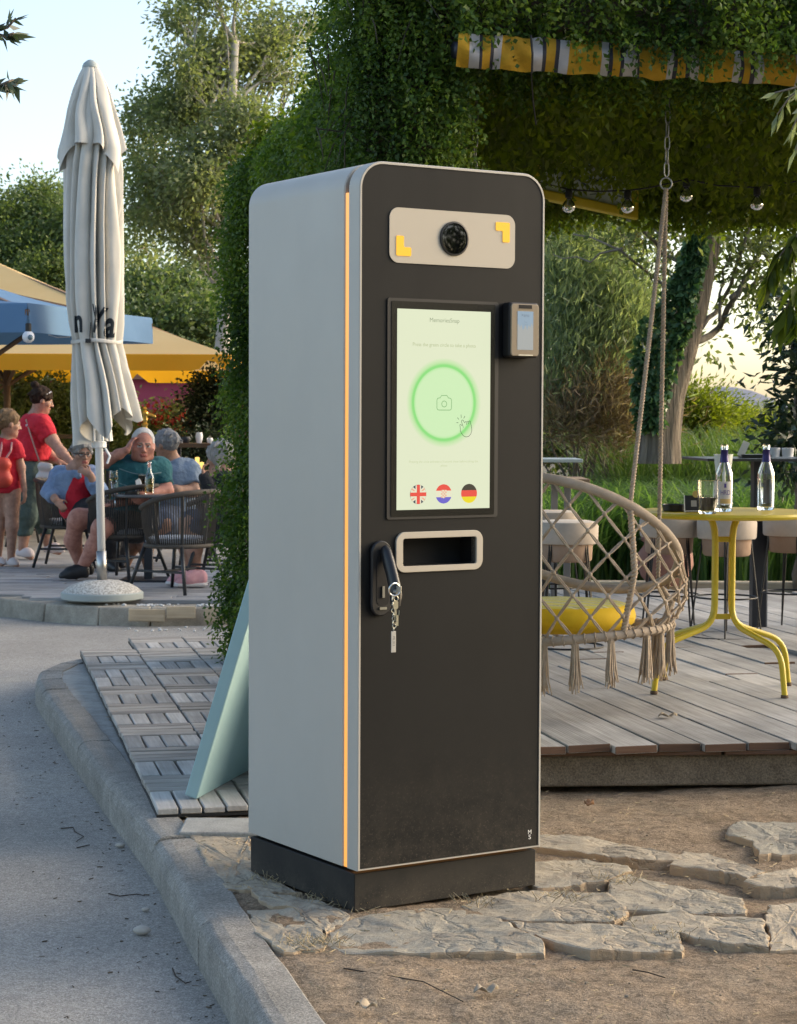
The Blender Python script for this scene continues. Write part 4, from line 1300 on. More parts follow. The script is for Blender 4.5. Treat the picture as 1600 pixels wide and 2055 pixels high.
# --- clay pot, timber edging, white stones
p = A(1335, 1150, 12.55)
t = thing('flower_pot', 'ribbed terracotta pot with a red flower standing at the edge of the grass', 'flower pot', (p.x, 12.55, .20))
V, n = [], 36
prof = [(.01, 0), (.10, 0), (.15, .06), (.175, .13), (.168, .20), (.135, .245), (.130, .265), (.150, .28), (.150, .30), (.125, .30), (.115, .24), (.01, .235)]
for r_, z in prof:
    for j in range(n):
        k = 1 + (.035 * abs(math.cos(j / n * math.pi * 9)) - .02 if .03 < z < .24 else 0)
        a = 2 * math.pi * j / n; V.append((r_ * k * math.cos(a), r_ * k * math.sin(a), z))
Fc = [(i * n + j, i * n + (j + 1) % n, (i + 1) * n + (j + 1) % n, (i + 1) * n + j) for i in range(len(prof) - 1) for j in range(n)]
mk('pot', V, Fc, pm('terracotta', (.22, .10, .075), .8, (.28, .14, .105), ns=6), t, smooth=True)
P = RNG.normal(size=(160, 3)) * [.08, .08, .05] + [-.03, 0, .32]
leaves('plant', P, RNG.normal(size=(160, 3)) + [0, 0, .6], .055, .028, leafmat('pot_leaf', (.012, .03, .015), (.02, .05, .022), (.04, .08, .03)), t)
P = RNG.normal(size=(40, 3)) * [.022, .022, .018] + [-.10, -.07, .335]
leaves('flower', P, RNG.normal(size=(40, 3)), .026, .024, leafmat('red_petal', (.45, .03, .03), (.6, .06, .05), (.7, .12, .10)), t)
m_edge = woodmat('edging_wood', (.36, .30, .21), (.50, .43, .32), 0)
o = MB().box((0, 0, 0), (3.2, .10, .15)).build('timber_edging', m_edge, None, bevel=.01); o.location = (2.62, 12.95, .12); tag(o, kind='structure')
def rocks(name, n, f, m, smin, smax, lab=None):
    """many small stones joined: n cut spheres with uneven corners"""
    ico = [(-.53, 0, .85), (.53, 0, .85), (-.53, 0, -.85), (.53, 0, -.85), (0, .85, .53), (0, .85, -.53), (0, -.85, .53), (0, -.85, -.53), (.85, .53, 0), (-.85, .53, 0), (.85, -.53, 0), (-.85, -.53, 0)]
    fc = [(0, 1, 4), (0, 4, 9), (9, 4, 5), (4, 8, 5), (4, 1, 8), (8, 1, 10), (8, 10, 3), (5, 8, 3), (5, 3, 2), (2, 3, 7), (7, 3, 10), (7, 10, 6), (7, 6, 11), (11, 6, 0), (0, 6, 1), (6, 10, 1), (9, 11, 0), (9, 2, 11), (9, 5, 2), (7, 11, 2)]
    mb = MB()
    for _ in range(n):
        x, y, z = f(); s = random.uniform(smin, smax) * random.uniform(.6, 1)
        a = random.uniform(0, 6.3); fl = random.uniform(.45, .8); el_ = random.uniform(.8, 1.4)
        V = []
        for p in ico:
            q = [c * random.uniform(.75, 1.1) for c in p]
            V.append((x + s * (q[0] * el_ * math.cos(a) - q[1] * math.sin(a)), y + s * (q[0] * el_ * math.sin(a) + q[1] * math.cos(a)), z + s * fl * q[2] + s * fl * .3))
        mb.add(V, fc)
    o = mb.build(name, m); tag(o, kind='stuff')
    if lab: tag(o, lab)
    return o
m_wst = pm('white_stone', (.55, .54, .52), .85, (.68, .67, .65), ns=20)
rocks('white_gravel', 620, lambda: (random.uniform(.9, 3.3), random.uniform(12.6, 14.0) , .07 if True else 0), m_wst, .012, .045, 'white stones scattered between the deck and the grass')
rocks('white_pebbles', 90, lambda: (random.choice((random.gauss(-1.62, .10), random.gauss(-1.22, .06))), 13.15 + random.uniform(-.03, .10), .004), m_wst, .007, .018, 'white pebbles heaped along the kerb by the parasol base')
rocks('white_chips', 26, lambda: (random.uniform(-1.75, -1.1), random.uniform(12.7, 12.97), -.118), m_wst, .006, .016, 'white stone chips lying on the road under the terrace kerb')

# --- yellow framed sign under the greenery, string lights, striped awning
a, b = A(1070, 396, 9.35), A(1277, 437, 10.35)
t = thing('framed_sign', 'yellow framed sign hanging below the vines behind the kiosk corner', 'sign', tuple(a))
d = Vector(b - a); d.z = 0; L = d.length; ry = math.atan2(d.y, d.x); t.rotation_euler = (0, 0, ry)
MB().box((L / 2, .01, .17), (L - .05, .012, .3)).build('sign_picture', pm('sign_print', (.42, .48, .46), .25, (.60, .66, .66), ns=7), t)
for c, s in (((L / 2, 0, .022), (L, .03, .05)), ((L - .022, 0, .19), (.05, .03, .29)), ((.022, 0, .19), (.05, .03, .29)), ((L / 2, 0, .36), (L, .03, .05))):
    MB().box(c, s).build('frame_bar', m_yellow, t, bevel=.008)
mbk = MB()
for i in range(9):
    x = L - .10 - random.uniform(0, .75); z = .07 + random.uniform(0, .10)
    mbk.box((x, .003, z), (random.uniform(.05, .2), .002, random.uniform(.004, .012)), Matrix.Rotation(random.uniform(-.4, .4), 3, 'Y'))
mbk.build('sign_drawing', pm('sign_ink', (.05, .08, .09), .6), t)
sl = thing('string_lights', 'string of clear globe bulbs on a thin black cable under the vines', 'string lights', (0, 0, 0))
pts = [(1000, 350), (1060, 361), (1097, 369), (1142, 380), (1200, 384), (1260, 382), (1300, 377), (1337, 369), (1378, 359), (1440, 372), (1520, 376), (1620, 360)]
cab = [A(x, y, 9.0) for x, y in pts]
mb = MB(); mb.tube(cab, .0035, 6); mb.build('cable', m_black, sl, smooth=True)
m_bulb = glass('bulb_glass', (.96, .97, .97), .0, 1.3)
for px, py in ((1142, 381), (1260, 382), (1378, 359), (1520, 376)):
    q = A(px, py, 9.0)
    MB().lathe([(.004, .004), (.014, .0), (.016, -.012), (.016, -.034), (.006, -.036)], 14, q).build('socket', m_black, sl, smooth=False)
    o = smooth_by_angle(MB().lathe([(.010, -.034), (.012, -.042), (.026, -.058), (.029, -.072), (.026, -.088), (.012, -.099), (.001, -.101)], 20, q).build('bulb', m_bulb, sl), 80)
m_awy = pm('awning_yellow', (.36, .20, .010), .9, (.44, .26, .015), ns=5, bump=.8, bs=20, bd=.01); m_aww = pm('awning_white', (.33, .32, .33), .9, (.40, .39, .40), ns=5, bump=.4, bs=20, bd=.01); m_awb = pm('awning_black', (.025, .025, .035), .85)
aw = thing('striped_awning', 'yellow and white striped awning rolled up under the vine covered beam', 'awning', (0, 0, 0))
bd_ = [(918, 0), (942, 1), (962, 2), (968, 0), (984, 2), (991, 1), (1006, 0), (1067.5, 1), (1088, 2), (1095.6, 0), (1114, 2), (1122, 1), (1140.6, 0), (1206, 1), (1221, 2), (1229, 0), (1244, 2), (1251, 1), (1281, 0), (1339, 1), (1350.6, 2), (1358, 0), (1375, 2), (1384, 1), (1401, 0), (1470.6, 1), (1483.7, 2), (1491, 0), (1504, 2), (1513.7, 1), (1530.6, 0), (1596, 1), (1610, 2), (1618, 0), (1634, 2), (1642, 1), (1660, 0), (1760, 0)]
V, Fc, mi = [], [], []
rowsn = 9; colx = []
for i in range(len(bd_) - 1):
    x0, k = bd_[i]; x1 = bd_[i + 1][0]; n = max(1, int((x1 - x0) / 10))
    for j in range(n): colx.append((x0 + (x1 - x0) * j / n, k))
colx.append((bd_[-1][0], 0))
hw = hnoise(np.array([c[0] for c in colx]) / 60, np.zeros(len(colx)), 1.0, 21)
for i, (x, k) in enumerate(colx):
    Y = 6.78 + (x - 918) * .00062
    yb = 135 + (x - 918) * .0545 + (hw[i] - .5) * 5; yt = 66 + (x - 918) * .062 + (hw[i] - .5) * 4
    for r_ in range(rowsn):
        f = r_ / (rowsn - 1); sl_ = math.sin(f * math.pi)
        q = A(x + (f - .5) * -9 * (hw[i]), yt + (yb - yt) * f, Y)
        V.append((q.x, q.y - .032 * sl_ - .010 * math.sin(f * 7 + hw[i] * 10) - .004 * math.sin(x * .11 + f * 3), q.z + .003 * math.sin(x * .07)))
for i in range(len(colx) - 1):
    for r_ in range(rowsn - 1):
        Fc.append((i * rowsn + r_, i * rowsn + r_ + 1, (i + 1) * rowsn + r_ + 1, (i + 1) * rowsn + r_)); mi.append(colx[i][1])
mk('awning_cloth', V, Fc, [m_awy, m_aww, m_awb], aw, smooth=True, mi=mi)
mb = MB(); mb.tube([A(910, 100, 6.83), A(1780, 152, 7.37)], .028, 10); mb.build('roller', m_navy, aw, smooth=True)
for x in (1068, 1281):
    Y = 6.74 + (x - 918) * .00062; mb = MB(); mb.tube([A(x - 2, 62 + (x - 918) * .06, Y), A(x + 1, 100 + (x - 918) * .05, Y - .04), A(x, 138 + (x - 918) * .054, Y - .01)], .004, 6); mb.build('tie_cord', m_black, aw)
mb = MB(); mb.tube([A(1066, 140, 6.9), A(1070, 200, 7.0), A(1076, 250, 7.05)], .003, 5); mb.build('pull_cord', m_black, aw)

# =================================================================== LEFT-HAND TERRACE
TZ0 = .022                                  # level of the terrace boards
m_cream = pm('cream_canvas', (.55, .525, .465), .85, (.63, .60, .54), ns=3, bump=.25, bs=25, bd=.006)
m_whitep = pm('white_lacquer', (.80, .81, .81), .35); m_galv = pm('galvanised_tube', (.42, .41, .39), .35, metal=1)
m_wash = pm('washed_concrete', (.34, .32, .28), .9, (.62, .60, .55), ns=70, bump=.9, bs=90, bd=.006, lo=.45, hi=.55)
m_grim = pm('grey_rim', (.33, .37, .36), .55)
PB = G(204, 1203, TZ0)
par = thing('closed_parasol', 'closed cream parasol strapped round its white pole on a round concrete base', 'parasol', (PB.x, 13.42, TZ0))
pb0 = Vector((PB.x, 13.42, TZ0))
smooth_by_angle(MB().lathe([(.02, .0), (.262, .0), (.272, .008), (.272, .045), (.266, .052), (.02, .052)], 44).build('base_rim', m_grim, par), 40)
smooth_by_angle(MB().lathe([(.262, .050), (.24, .072), (.19, .10), (.12, .122), (.05, .13), (.01, .13)], 44, cap=False).build('base', m_wash, par), 60)
def ax(z): return Vector(((z - .1) * -.020, 0, z))
mb = MB(); mb.tube([ax(.12), ax(.32)], .034, 16); mb.build('sleeve', m_galv, par, smooth=True)
mb = MB(); mb.tube([ax(.31), ax(3.3)], .027, 16); mb.build('pole', m_whitep, par, smooth=True)
def cloth(name, prof, hem, folds, depth, m, seed, twist=.0, n=300, rows=72, shift=None):
    """pleated cloth round the pole: prof = [(z, radius)], hem(theta) = lowest z"""
    ns2 = lambda a, z, q: hnoise(np.asarray(a) * 1.1 + 20, np.asarray(z) * 2.2 + 20, 1.0, seed + q) - .5
    zs = np.array([p[0] for p in prof][::-1]); rs = np.array([p[1] for p in prof][::-1])
    th = np.linspace(0, 2 * math.pi, n, endpoint=False)
    rg = np.random.default_rng(seed); amp = rg.uniform(.35, 1.25, folds); pw = rg.uniform(.5, 1.9, folds); wd_ = np.concatenate([[0], np.cumsum(rg.uniform(.5, 1.7, folds))]); wd_ = wd_ / wd_[-1] * folds
    V = np.zeros((rows, n, 3)); zt = prof[0][0]
    hm = np.array([hem(a) for a in th])
    for i in range(rows):
        f = i / (rows - 1); z = zt + (hm - zt) * f
        r_ = np.interp(z, zs, rs)
        u = (th / (2 * math.pi) * folds + twist * (zt - z) + .18 * np.sin(2 * math.pi * f + th) + 1.1 * ns2(np.sin(th) * 2, z, 1)) % folds
        k = np.clip(np.searchsorted(wd_, u, side='right') - 1, 0, folds - 1); w = np.clip((u - wd_[k]) / (wd_[k + 1] - wd_[k]), 0, 1)
        sh = np.abs(np.sin(np.pi * w ** pw[k])) ** .62
        dp = depth * np.clip((zt - z) / .35, .15, 1) * amp[k] * (1 + .9 * ns2(th, z, 2))
        rr = r_ * (1 - dp + dp * sh) * (1 + .14 * ns2(th * 1.7, z * 1.6, 3))
        c = [ax(zz) for zz in z]
        sx = np.array([shift(zz) if shift else 0 for zz in z])
        V[i, :, 0] = np.array([q.x for q in c]) + sx + rr * np.cos(th); V[i, :, 1] = rr * np.sin(th); V[i, :, 2] = z
    idx = np.arange(rows * n).reshape(rows, n); nx_ = np.roll(idx, -1, 1)
    Q = np.stack([idx[:-1], nx_[:-1], nx_[1:], idx[1:]], -1).reshape(-1, 4)
    return mkq(name, V.reshape(-1, 3), Q[:, ::-1], m, par, smooth=True)
def zp(y): return A(190, y, 13.42).z - TZ0
def rp(w): return w * 13.42 / F_PX
main = cloth('canopy', [(zp(150), rp(18)), (zp(200), rp(33)), (zp(260), rp(48)), (zp(330), rp(58)), (zp(450), rp(59)), (zp(600), rp(59)), (zp(650), rp(55)), (zp(684), rp(50)), (zp(690), rp(50)), (zp(760), rp(60)), (zp(820), rp(70)), (zp(900), rp(80))],
             lambda a: zp(853 - 22 * math.cos(a) + 24 * (abs(((a * 5 / math.pi + .3) % 2) - 1) * 2 - 1) + 8 * math.sin(a * 7)), 15, .50, m_cream, 5, twist=.42, shift=lambda z: max(0, zp(690) - z) * .10)
cloth('cape', [(zp(131), rp(13)), (zp(150), rp(23)), (zp(180), rp(36)), (zp(220), rp(50)), (zp(260), rp(60)), (zp(300), rp(70)), (zp(400), rp(76))],
      lambda a: zp(300 + 52 * max(-.1, abs(((a * 3 / math.pi + .62) % 2) - 1) * 2 - 1) * (1 if math.sin(a) < .2 else .4)), 10, .42, m_cream, 9, twist=.15)
mb = MB(); mb.lathe([(.001, .055), (.02, .05), (.045, .03), (.055, .01), (.055, 0), (.001, 0)], 20, ax(zp(136))); smooth_by_angle(mb.build('top_cap', m_grim, par), 50)
mb = MB()
c = ax(zp(686)); mb.tube([c + Vector((rp(50.5) * math.cos(a), rp(50.5) * math.sin(a), .006 * math.sin(a * 3))) for a in np.linspace(0, 2 * math.pi, 40)[:-1]], .012, 6, closed=True, flat=.3)
mb.build('strap', m_cream, par); MB().box(c + Vector((.0 - .03, -rp(53), 0)), (.035, .012, .028)).build('buckle', m_black, par)
MB().tube([c + Vector((-.02, -rp(53), 0)), c + Vector((-.012, -rp(52), .12))], .004, 5).build('strap_end', m_black, par)
m_bl = pm('black_print', (.015, .022, .028), .8)
def onparasol(txt, px, py, size, rot=0.0):
    q = A(px, py, 13.42 - rp(54)) - pb0
    o = text_mesh('print_lettering', txt, size, m_bl, par, Matrix.Translation(q) @ Matrix.Rotation(rot, 4, 'Y') @ Matrix.Rotation(R(90), 4, 'X'), sx=.62, bold=.007)
    sb = o.modifiers.new('cut', 'SUBSURF'); sb.subdivision_type = 'SIMPLE'; sb.levels = sb.render_levels = 3
    sw = o.modifiers.new('lie', 'SHRINKWRAP'); sw.target = main; sw.wrap_method = 'PROJECT'; sw.use_project_x = False; sw.use_project_y = True; sw.use_project_z = False
    sw.use_negative_direction = True; sw.use_positive_direction = True; sw.offset = .004
onparasol('Y', 193, 643, .24, R(14)); onparasol('a', 219, 652, .25, R(8)); onparasol('n', 156, 645, .21)
mb = MB()
for a in range(8):
    t_ = R(45 * a + 20); mb.tube([ax(zp(700)) + Vector((.03 * math.cos(t_), .03 * math.sin(t_), 0)), ax(zp(885)) + Vector((.075 * math.cos(t_) + .01, .075 * math.sin(t_), 0))], .009, 6)
mb.build('rib', m_whitep, par)
hb = MB(); hb.lathe([(.03, -.02), (.05, -.015), (.05, .02), (.03, .03)], 14, ax(zp(893))); hb.tube([ax(zp(900)) + Vector((.045, -.02, 0)), ax(zp(915)) + Vector((.075, -.03, 0)), ax(zp(930)) + Vector((.055, -.03, 0))], .009, 6); hb.build('slider', m_whitep, par)

def canvas(name, c, c2, trans=.25):
    m, nt, b = _new(name)
    col = _ramp(nt, _noise(nt, 2.0, 4), [(.3, c), (.7, c2)])
    nt.links.new(col, b.inputs['Base Color']); b.inputs['Roughness'].default_value = .8
    t = nt.nodes.new('ShaderNodeBsdfTranslucent'); nt.links.new(col, t.inputs[0])
    x = nt.nodes.new('ShaderNodeMixShader'); x.inputs[0].default_value = trans
    nt.links.new(b.outputs[0], x.inputs[1]); nt.links.new(t.outputs[0], x.inputs[2]); nt.links.new(x.outputs[0], nt.nodes['Material Output'].inputs[0])
    return m
def parasol(name, label, loc, rz, half, zedge, zapex, drop, m_top, m_val, m_strut, group=None, notch=0.0, inner=False):
    t = thing(name, label, 'parasol', loc, rz, group)
    V, Fc, N = [], [], 14
    c4 = [(-half, -half), (half, -half), (half, half), (-half, half)]
    for k in range(4):
        a, b = Vector(c4[k]), Vector(c4[(k + 1) % 4]); s0 = len(V)
        for i in range(N + 1):
            f = i / N; e = a.lerp(b, f)
            for j in range(9):
                g = j / 8; p = e * g
                V.append((p.x, p.y, zapex + (zedge - zapex) * g - .05 * math.sin(g * math.pi) * 1.0 - .05 * math.sin(f * math.pi) * g * (1 - g)))
        for i in range(N):
            for j in range(8): Fc.append((s0 + i * 9 + j, s0 + i * 9 + j + 1, s0 + (i + 1) * 9 + j + 1, s0 + (i + 1) * 9 + j))
    mk('canopy', V, Fc, m_top, t, smooth=True)
    for k in range(4):
        a, b = Vector(c4[k]), Vector(c4[(k + 1) % 4]); V, Fc = [], []; L = (b - a).length; n = 90
        nn = Vector(((b - a).y, -(b - a).x)).normalized()
        for i in range(n + 1):
            f = i / n; p = a.lerp(b, f); z1 = zedge - drop
            if notch:
                w = (f * L / notch + .5) % 1; w = min(w, 1 - w) * notch
                z1 += .11 * math.exp(-(w / .07) ** 2)
            q = p + nn * (.012 * math.sin(f * L * 9) + .02)
            V += [(p.x, p.y, zedge + .003), (p.x + nn.x * .006, p.y + nn.y * .006, zedge - drop * .1), (q.x, q.y, z1)]
        for i in range(n): Fc += [(3 * i, 3 * i + 1, 3 * i + 4, 3 * i + 3), (3 * i + 1, 3 * i + 2, 3 * i + 5, 3 * i + 4)]
        mk('valance', V, Fc, m_val, t, smooth=True)
    mb = MB(); mb.tube([(0, 0, 0), (0, 0, zapex)], .035, 12); mb.build('pole', m_strut, t, smooth=True)
    for k in range(4):
        a = Vector((*c4[k], zedge - .02)); mb = MB(); mb.box(((a.x) / 2, a.y / 2, (zapex + zedge) / 2 - .06), (.03, (a - Vector((0, 0, zapex))).length, .04), Vector((a.x, a.y, zedge - zapex)).to_track_quat('Y', 'Z').to_matrix()); mb.build('rib', m_strut, t)
        e = Vector(c4[k]) * .5; mb = MB(); v = Vector((e.x, e.y, (zapex + zedge) / 2 - .09)) - Vector((0, 0, zedge - .45)); mb.tube([(0, 0, zedge - .45), (e.x, e.y, (zapex + zedge) / 2 - .09)], .018, 6); mb.build('strut', m_strut, t)
    MB().box((0, 0, .01), (.16, .16, .02)).build('base', m_strut, t)
    return t
m_blue = canvas('blue_canvas', (.095, .20, .345), (.125, .245, .40), .12)
m_yt = canvas('faded_yellow_canvas', (.80, .55, .24), (.84, .60, .28), .35); m_yv = canvas('yellow_canvas', (.84, .40, .02), (.88, .45, .03), .55)
m_strut = pm('brown_strut', (.16, .09, .05), .6)
ed = math.atan2(.957, .29) - math.pi / 2
bp = parasol('open_parasol', 'open blue parasol nearest the camera at the left edge', (-3.1, 14.54, TZ0), ed, 1.0, 1.95, 2.20, .19, m_blue, m_blue, m_strut, 'open parasols on the terrace')
dup(bp, (-3.93, 20.34, TZ0 + .02), ed, 'second blue parasol lower behind the first and behind the closed parasol')
parasol('open_parasol', 'big faded yellow parasol with a bright yellow scalloped valance', (-4.5, 21.0, TZ0), 0, 3.0, 1.77, 2.96, .145, m_yt, m_yv, m_strut, 'open parasols on the terrace', notch=1.06)
q = A(57, 676, 13.2)
dc = thing('dome_camera', 'small white ball camera hanging under the corner of the blue parasol', 'camera', tuple(q))
smooth_by_angle(MB().lathe([(.012, .03), (.02, .034), (.02, .085), (.012, .09)], 12).build('mount', m_black, dc), 50)
MB().lathe([(.040 * math.sin(R(a)), .040 * math.cos(R(a))) for a in range(2, 180, 8)], 20).build('ball', m_wpl, dc, smooth=True)
MB().lathe([(.0185 * math.sin(R(a)), .0185 * math.cos(R(a))) for a in range(2, 180, 12)], 16, (.016, -.027, -.004)).build('lens', pm('blue_lens', (.10, .16, .20), .2), dc, smooth=True)
mb = MB(); mb.tube([A(x, y, 13.9) - q for x, y in ((97, 672), (115, 677), (140, 676))], .004, 5); mb.build('cable', m_wpl, dc)

# --- red house and low walls behind the bushes
a, b = A(140, 880, 30), A(420, 700, 30)
hs = thing('house', 'magenta red house wall behind the oleander, cut off above by the yellow parasol', 'house', (a.x, 30, -.1))
m_mag = pm('magenta_plaster', (.30, .045, .085), .9, (.34, .055, .10), ns=1.5)
MB().box(((b.x - a.x) / 2 + .4, 2, .95), (b.x - a.x + 3.0, 4, 1.9)).build('wall', m_mag, hs)
mb = MB(); mb.prism([(-1.4, 0), (b.x - a.x + 2.2, 0), ((b.x - a.x) / 2 + .4, .25)], -2.2, 2.2, Matrix(((1, 0, 0, 0), (0, 0, 1, 2), (0, 1, 0, 1.903), (0, 0, 0, 1)))); mb.build('roof', pm('roof_tile', (.25, .12, .08), .9), hs)

# --- woven armchairs
m_weave = pm('woven_rope', (.050, .042, .034), .8, (.075, .063, .052), ns=30); m_tube = pm('chair_tube', (.022, .023, .025), .45)
m_pad = pm('seat_cloth', (.50, .51, .53), .9)
def rimp(a, z0=.70, z1=.585, rx=.285, ry=.27):
    """rim of the barrel back; a = 90 is the back, the front is open"""
    d = abs(((a - 90) % 360) - 180) / 118.0
    return Vector((rx * math.cos(R(a)), ry * math.sin(R(a)), z0 - (z0 - z1) * (d ** 2.2)))
def armchair(label):
    t = thing('woven_armchair', label, 'armchair', (0, 0, 0), 0, 'woven armchairs round the terrace table')
    arc = list(range(152, 389, 6))                     # open towards +y; the back is towards -y (270)
    mb = MB(); mb.tube([rimp(a) for a in arc], .0195, 9); mb.build('arm_rim', m_weave, t, smooth=True)
    base = lambda a: Vector((.235 * math.cos(R(a)), .225 * math.sin(R(a)), .325))
    mb = MB(); mb.tube([base(a) for a in range(0, 360, 10)], .016, 8, closed=True); mb.build('seat_ring', m_weave, t, smooth=True)
    w = MB()
    for a in np.linspace(153, 387, 64):
        p, q = rimp(a), base(a); c = (p + q) / 2 + Vector((math.cos(R(a)), math.sin(R(a)), 0)) * .012
        w.tube([p, c, q], .0052, 4, cap=False)
    w.build('rope_weave', m_weave, t)['kind'] = 'stuff'
    for a in (182, 226, 270, 314, 358):
        mb = MB(); p, q = rimp(a), base(a); c = (p + q) / 2 + Vector((math.cos(R(a)), math.sin(R(a)), 0)) * .006; mb.tube([p, c, q], .010, 6); mb.build('upright', m_tube, t)
    smooth_by_angle(MB().lathe([(.01, .335), (.215, .335), (.228, .35), (.222, .375), (.18, .385), (.01, .387)], 26).build('seat_pad', m_pad, t), 50)
    for sx in (-1, 1):
        for sy in (-1, 1):
            mb = MB(); mb.tube([(sx * .165, sy * .16, .325), (sx * .245, sy * .25, 0)], [.015, .012], 8); mb.build('leg', m_tube, t, smooth=True)
        mb = MB(); mb.tube([(sx * .21, -.21, .15), (sx * .21, .21, .15)], .009, 6); mb.build('stretcher', m_tube, t)
    mb = MB(); mb.tube([(-.21, 0, .15), (.21, 0, .15)], .009, 6); mb.build('stretcher', m_tube, t)
    return t
def at(px, Y): return (A(px, 1000, Y).x, Y, TZ0)
ch = armchair('empty woven armchair with a pale seat pad in front of the woman in pink trainers'); ch.location = at(358, 14.05); ch.rotation_euler = (0, 0, R(58))
dup(ch, at(140, 16.45), R(-92), 'woven armchair with the woman in the denim jacket on it')
dup(ch, at(246, 15.15), R(60), 'woven armchair under the man in the teal sweatshirt, behind the parasol pole')
dup(ch, at(392, 16.9), R(120), 'woven armchair under the grey haired man in the blue polo shirt')
dup(ch, at(452, 14.75), R(80), 'woven armchair half behind the vines under the woman with the grey bob')
dup(ch, at(45, 19.2), R(-60), 'woven armchair standing further back behind the girl and the woman in red')

# --- table with drinks
tp_ = A(298, 991, 15.0)
TT = Vector((tp_.x, 15.0, TZ0)); tH = tp_.z - TZ0
tb_ = thing('terrace_table', 'round dark table with drinks on it in front of the man in teal', 'table', tuple(TT))
m_tt = pm('table_laminate', (.11, .10, .095), .3)
smooth_by_angle(MB().lathe([(.01, tH - .022), (.265, tH - .022), (.272, tH - .012), (.268, tH), (.01, tH)], 40).build('tabletop', m_tt, tb_), 40)
MB().box((0, 0, tH / 2), (.06, .06, tH - .03)).build('post', m_navy, tb_); MB().box((0, 0, .008), (.38, .38, .016)).build('base_plate', m_navy, tb_)
tz = TZ0 + tH + .001
def ont(px, dy): return (A(px, 990, 15.0 + dy).x, 15.0 + dy, tz)
t = thing('wine_glass', 'stemmed wine glass with a little white wine beside the parasol pole', 'glass', ont(229, -.02))
smooth_by_angle(MB().lathe([(.026, 0), (.026, .002), (.004, .006), (.0035, .07), (.012, .078), (.032, .10), (.036, .125), (.030, .17), (.029, .17), (.0345, .125), (.030, .102), (.002, .085)], 22, cap=False).build('glass_wall', m_glass, t), 60)
smooth_by_angle(MB().lathe([(.002, .086), (.029, .103), (.0335, .12), (.002, .12)], 20).build('wine', glass('white_wine', (.85, .82, .45), 0, 1.33), t), 60)
t = thing('tumbler', 'small water tumbler beside the wine glass', 'glass', ont(230, -.12))
smooth_by_angle(MB().lathe([(.002, 0), (.026, 0), (.031, .095), (.0295, .095), (.025, .008), (.002, .008)], 20, cap=False).build('glass_wall', m_glass, t), 50)
t = thing('beer_glass', 'glass of amber beer with a pale head behind the clear bottle', 'glass', ont(287, .06))
m_beer = glass('amber_beer', (.75, .42, .08), .0, 1.33); m_beer.node_tree.nodes['Principled BSDF'].inputs['Transmission Weight'].default_value = .6
smooth_by_angle(MB().lathe([(.002, 0), (.027, 0), (.035, .15), (.0335, .15), (.026, .008), (.002, .008)], 20, cap=False).build('glass_wall', m_glass, t), 50)
smooth_by_angle(MB().lathe([(.002, .009), (.0255, .01), (.0315, .105), (.002, .105)], 20).build('beer', m_beer, t), 50); smooth_by_angle(MB().lathe([(.002, .106), (.0315, .106), (.033, .135), (.002, .137)], 20).build('foam', pm('beer_foam', (.75, .72, .62), .9), t), 50)
t = thing('beer_bottle', 'clear bottle of golden beer standing on the terrace table', 'bottle', ont(300, -.10))
smooth_by_angle(MB().lathe([(.002, 0), (.031, 0), (.033, .006), (.033, .12), (.026, .145), (.015, .17), (.0135, .225), (.0155, .227), (.0155, .24), (.012, .24), (.0115, .17), (.024, .14), (.0305, .118), (.0305, .01), (.002, .009)], 22, cap=False).build('bottle_glass', m_glass, t), 50)
smooth_by_angle(MB().lathe([(.002, .010), (.030, .011), (.030, .116), (.002, .116)], 20).build('beer', glass('golden_beer', (.86, .66, .16), .0, 1.33), t), 50)
t = thing('ashtray', 'low dark ashtray on the terrace table beside the napkins', 'ashtray', ont(267, -.16))
smooth_by_angle(MB().lathe([(.042, 0), (.048, .004), (.05, .024), (.044, .024), (.04, .01), (.003, .008)], 24).build('bowl', m_blk, t), 40)
t = thing('napkin_holder', 'white napkin box with a crumpled napkin on the terrace table', 'napkin holder', ont(280, .02))
MB().box((0, 0, .025), (.06, .09, .05)).build('box', m_white, t, bevel=.004)
MB().add([(-.02, -.02, .05), (.02, -.015, .05), (.015, .02, .05), (-.018, .02, .05), (-.03, -.01, .095), (.0, .0, .115), (.012, .012, .09)], [(0, 1, 5, 4), (1, 2, 6, 5), (2, 3, 4, 6), (4, 5, 6)]).build('napkin', m_white, t)

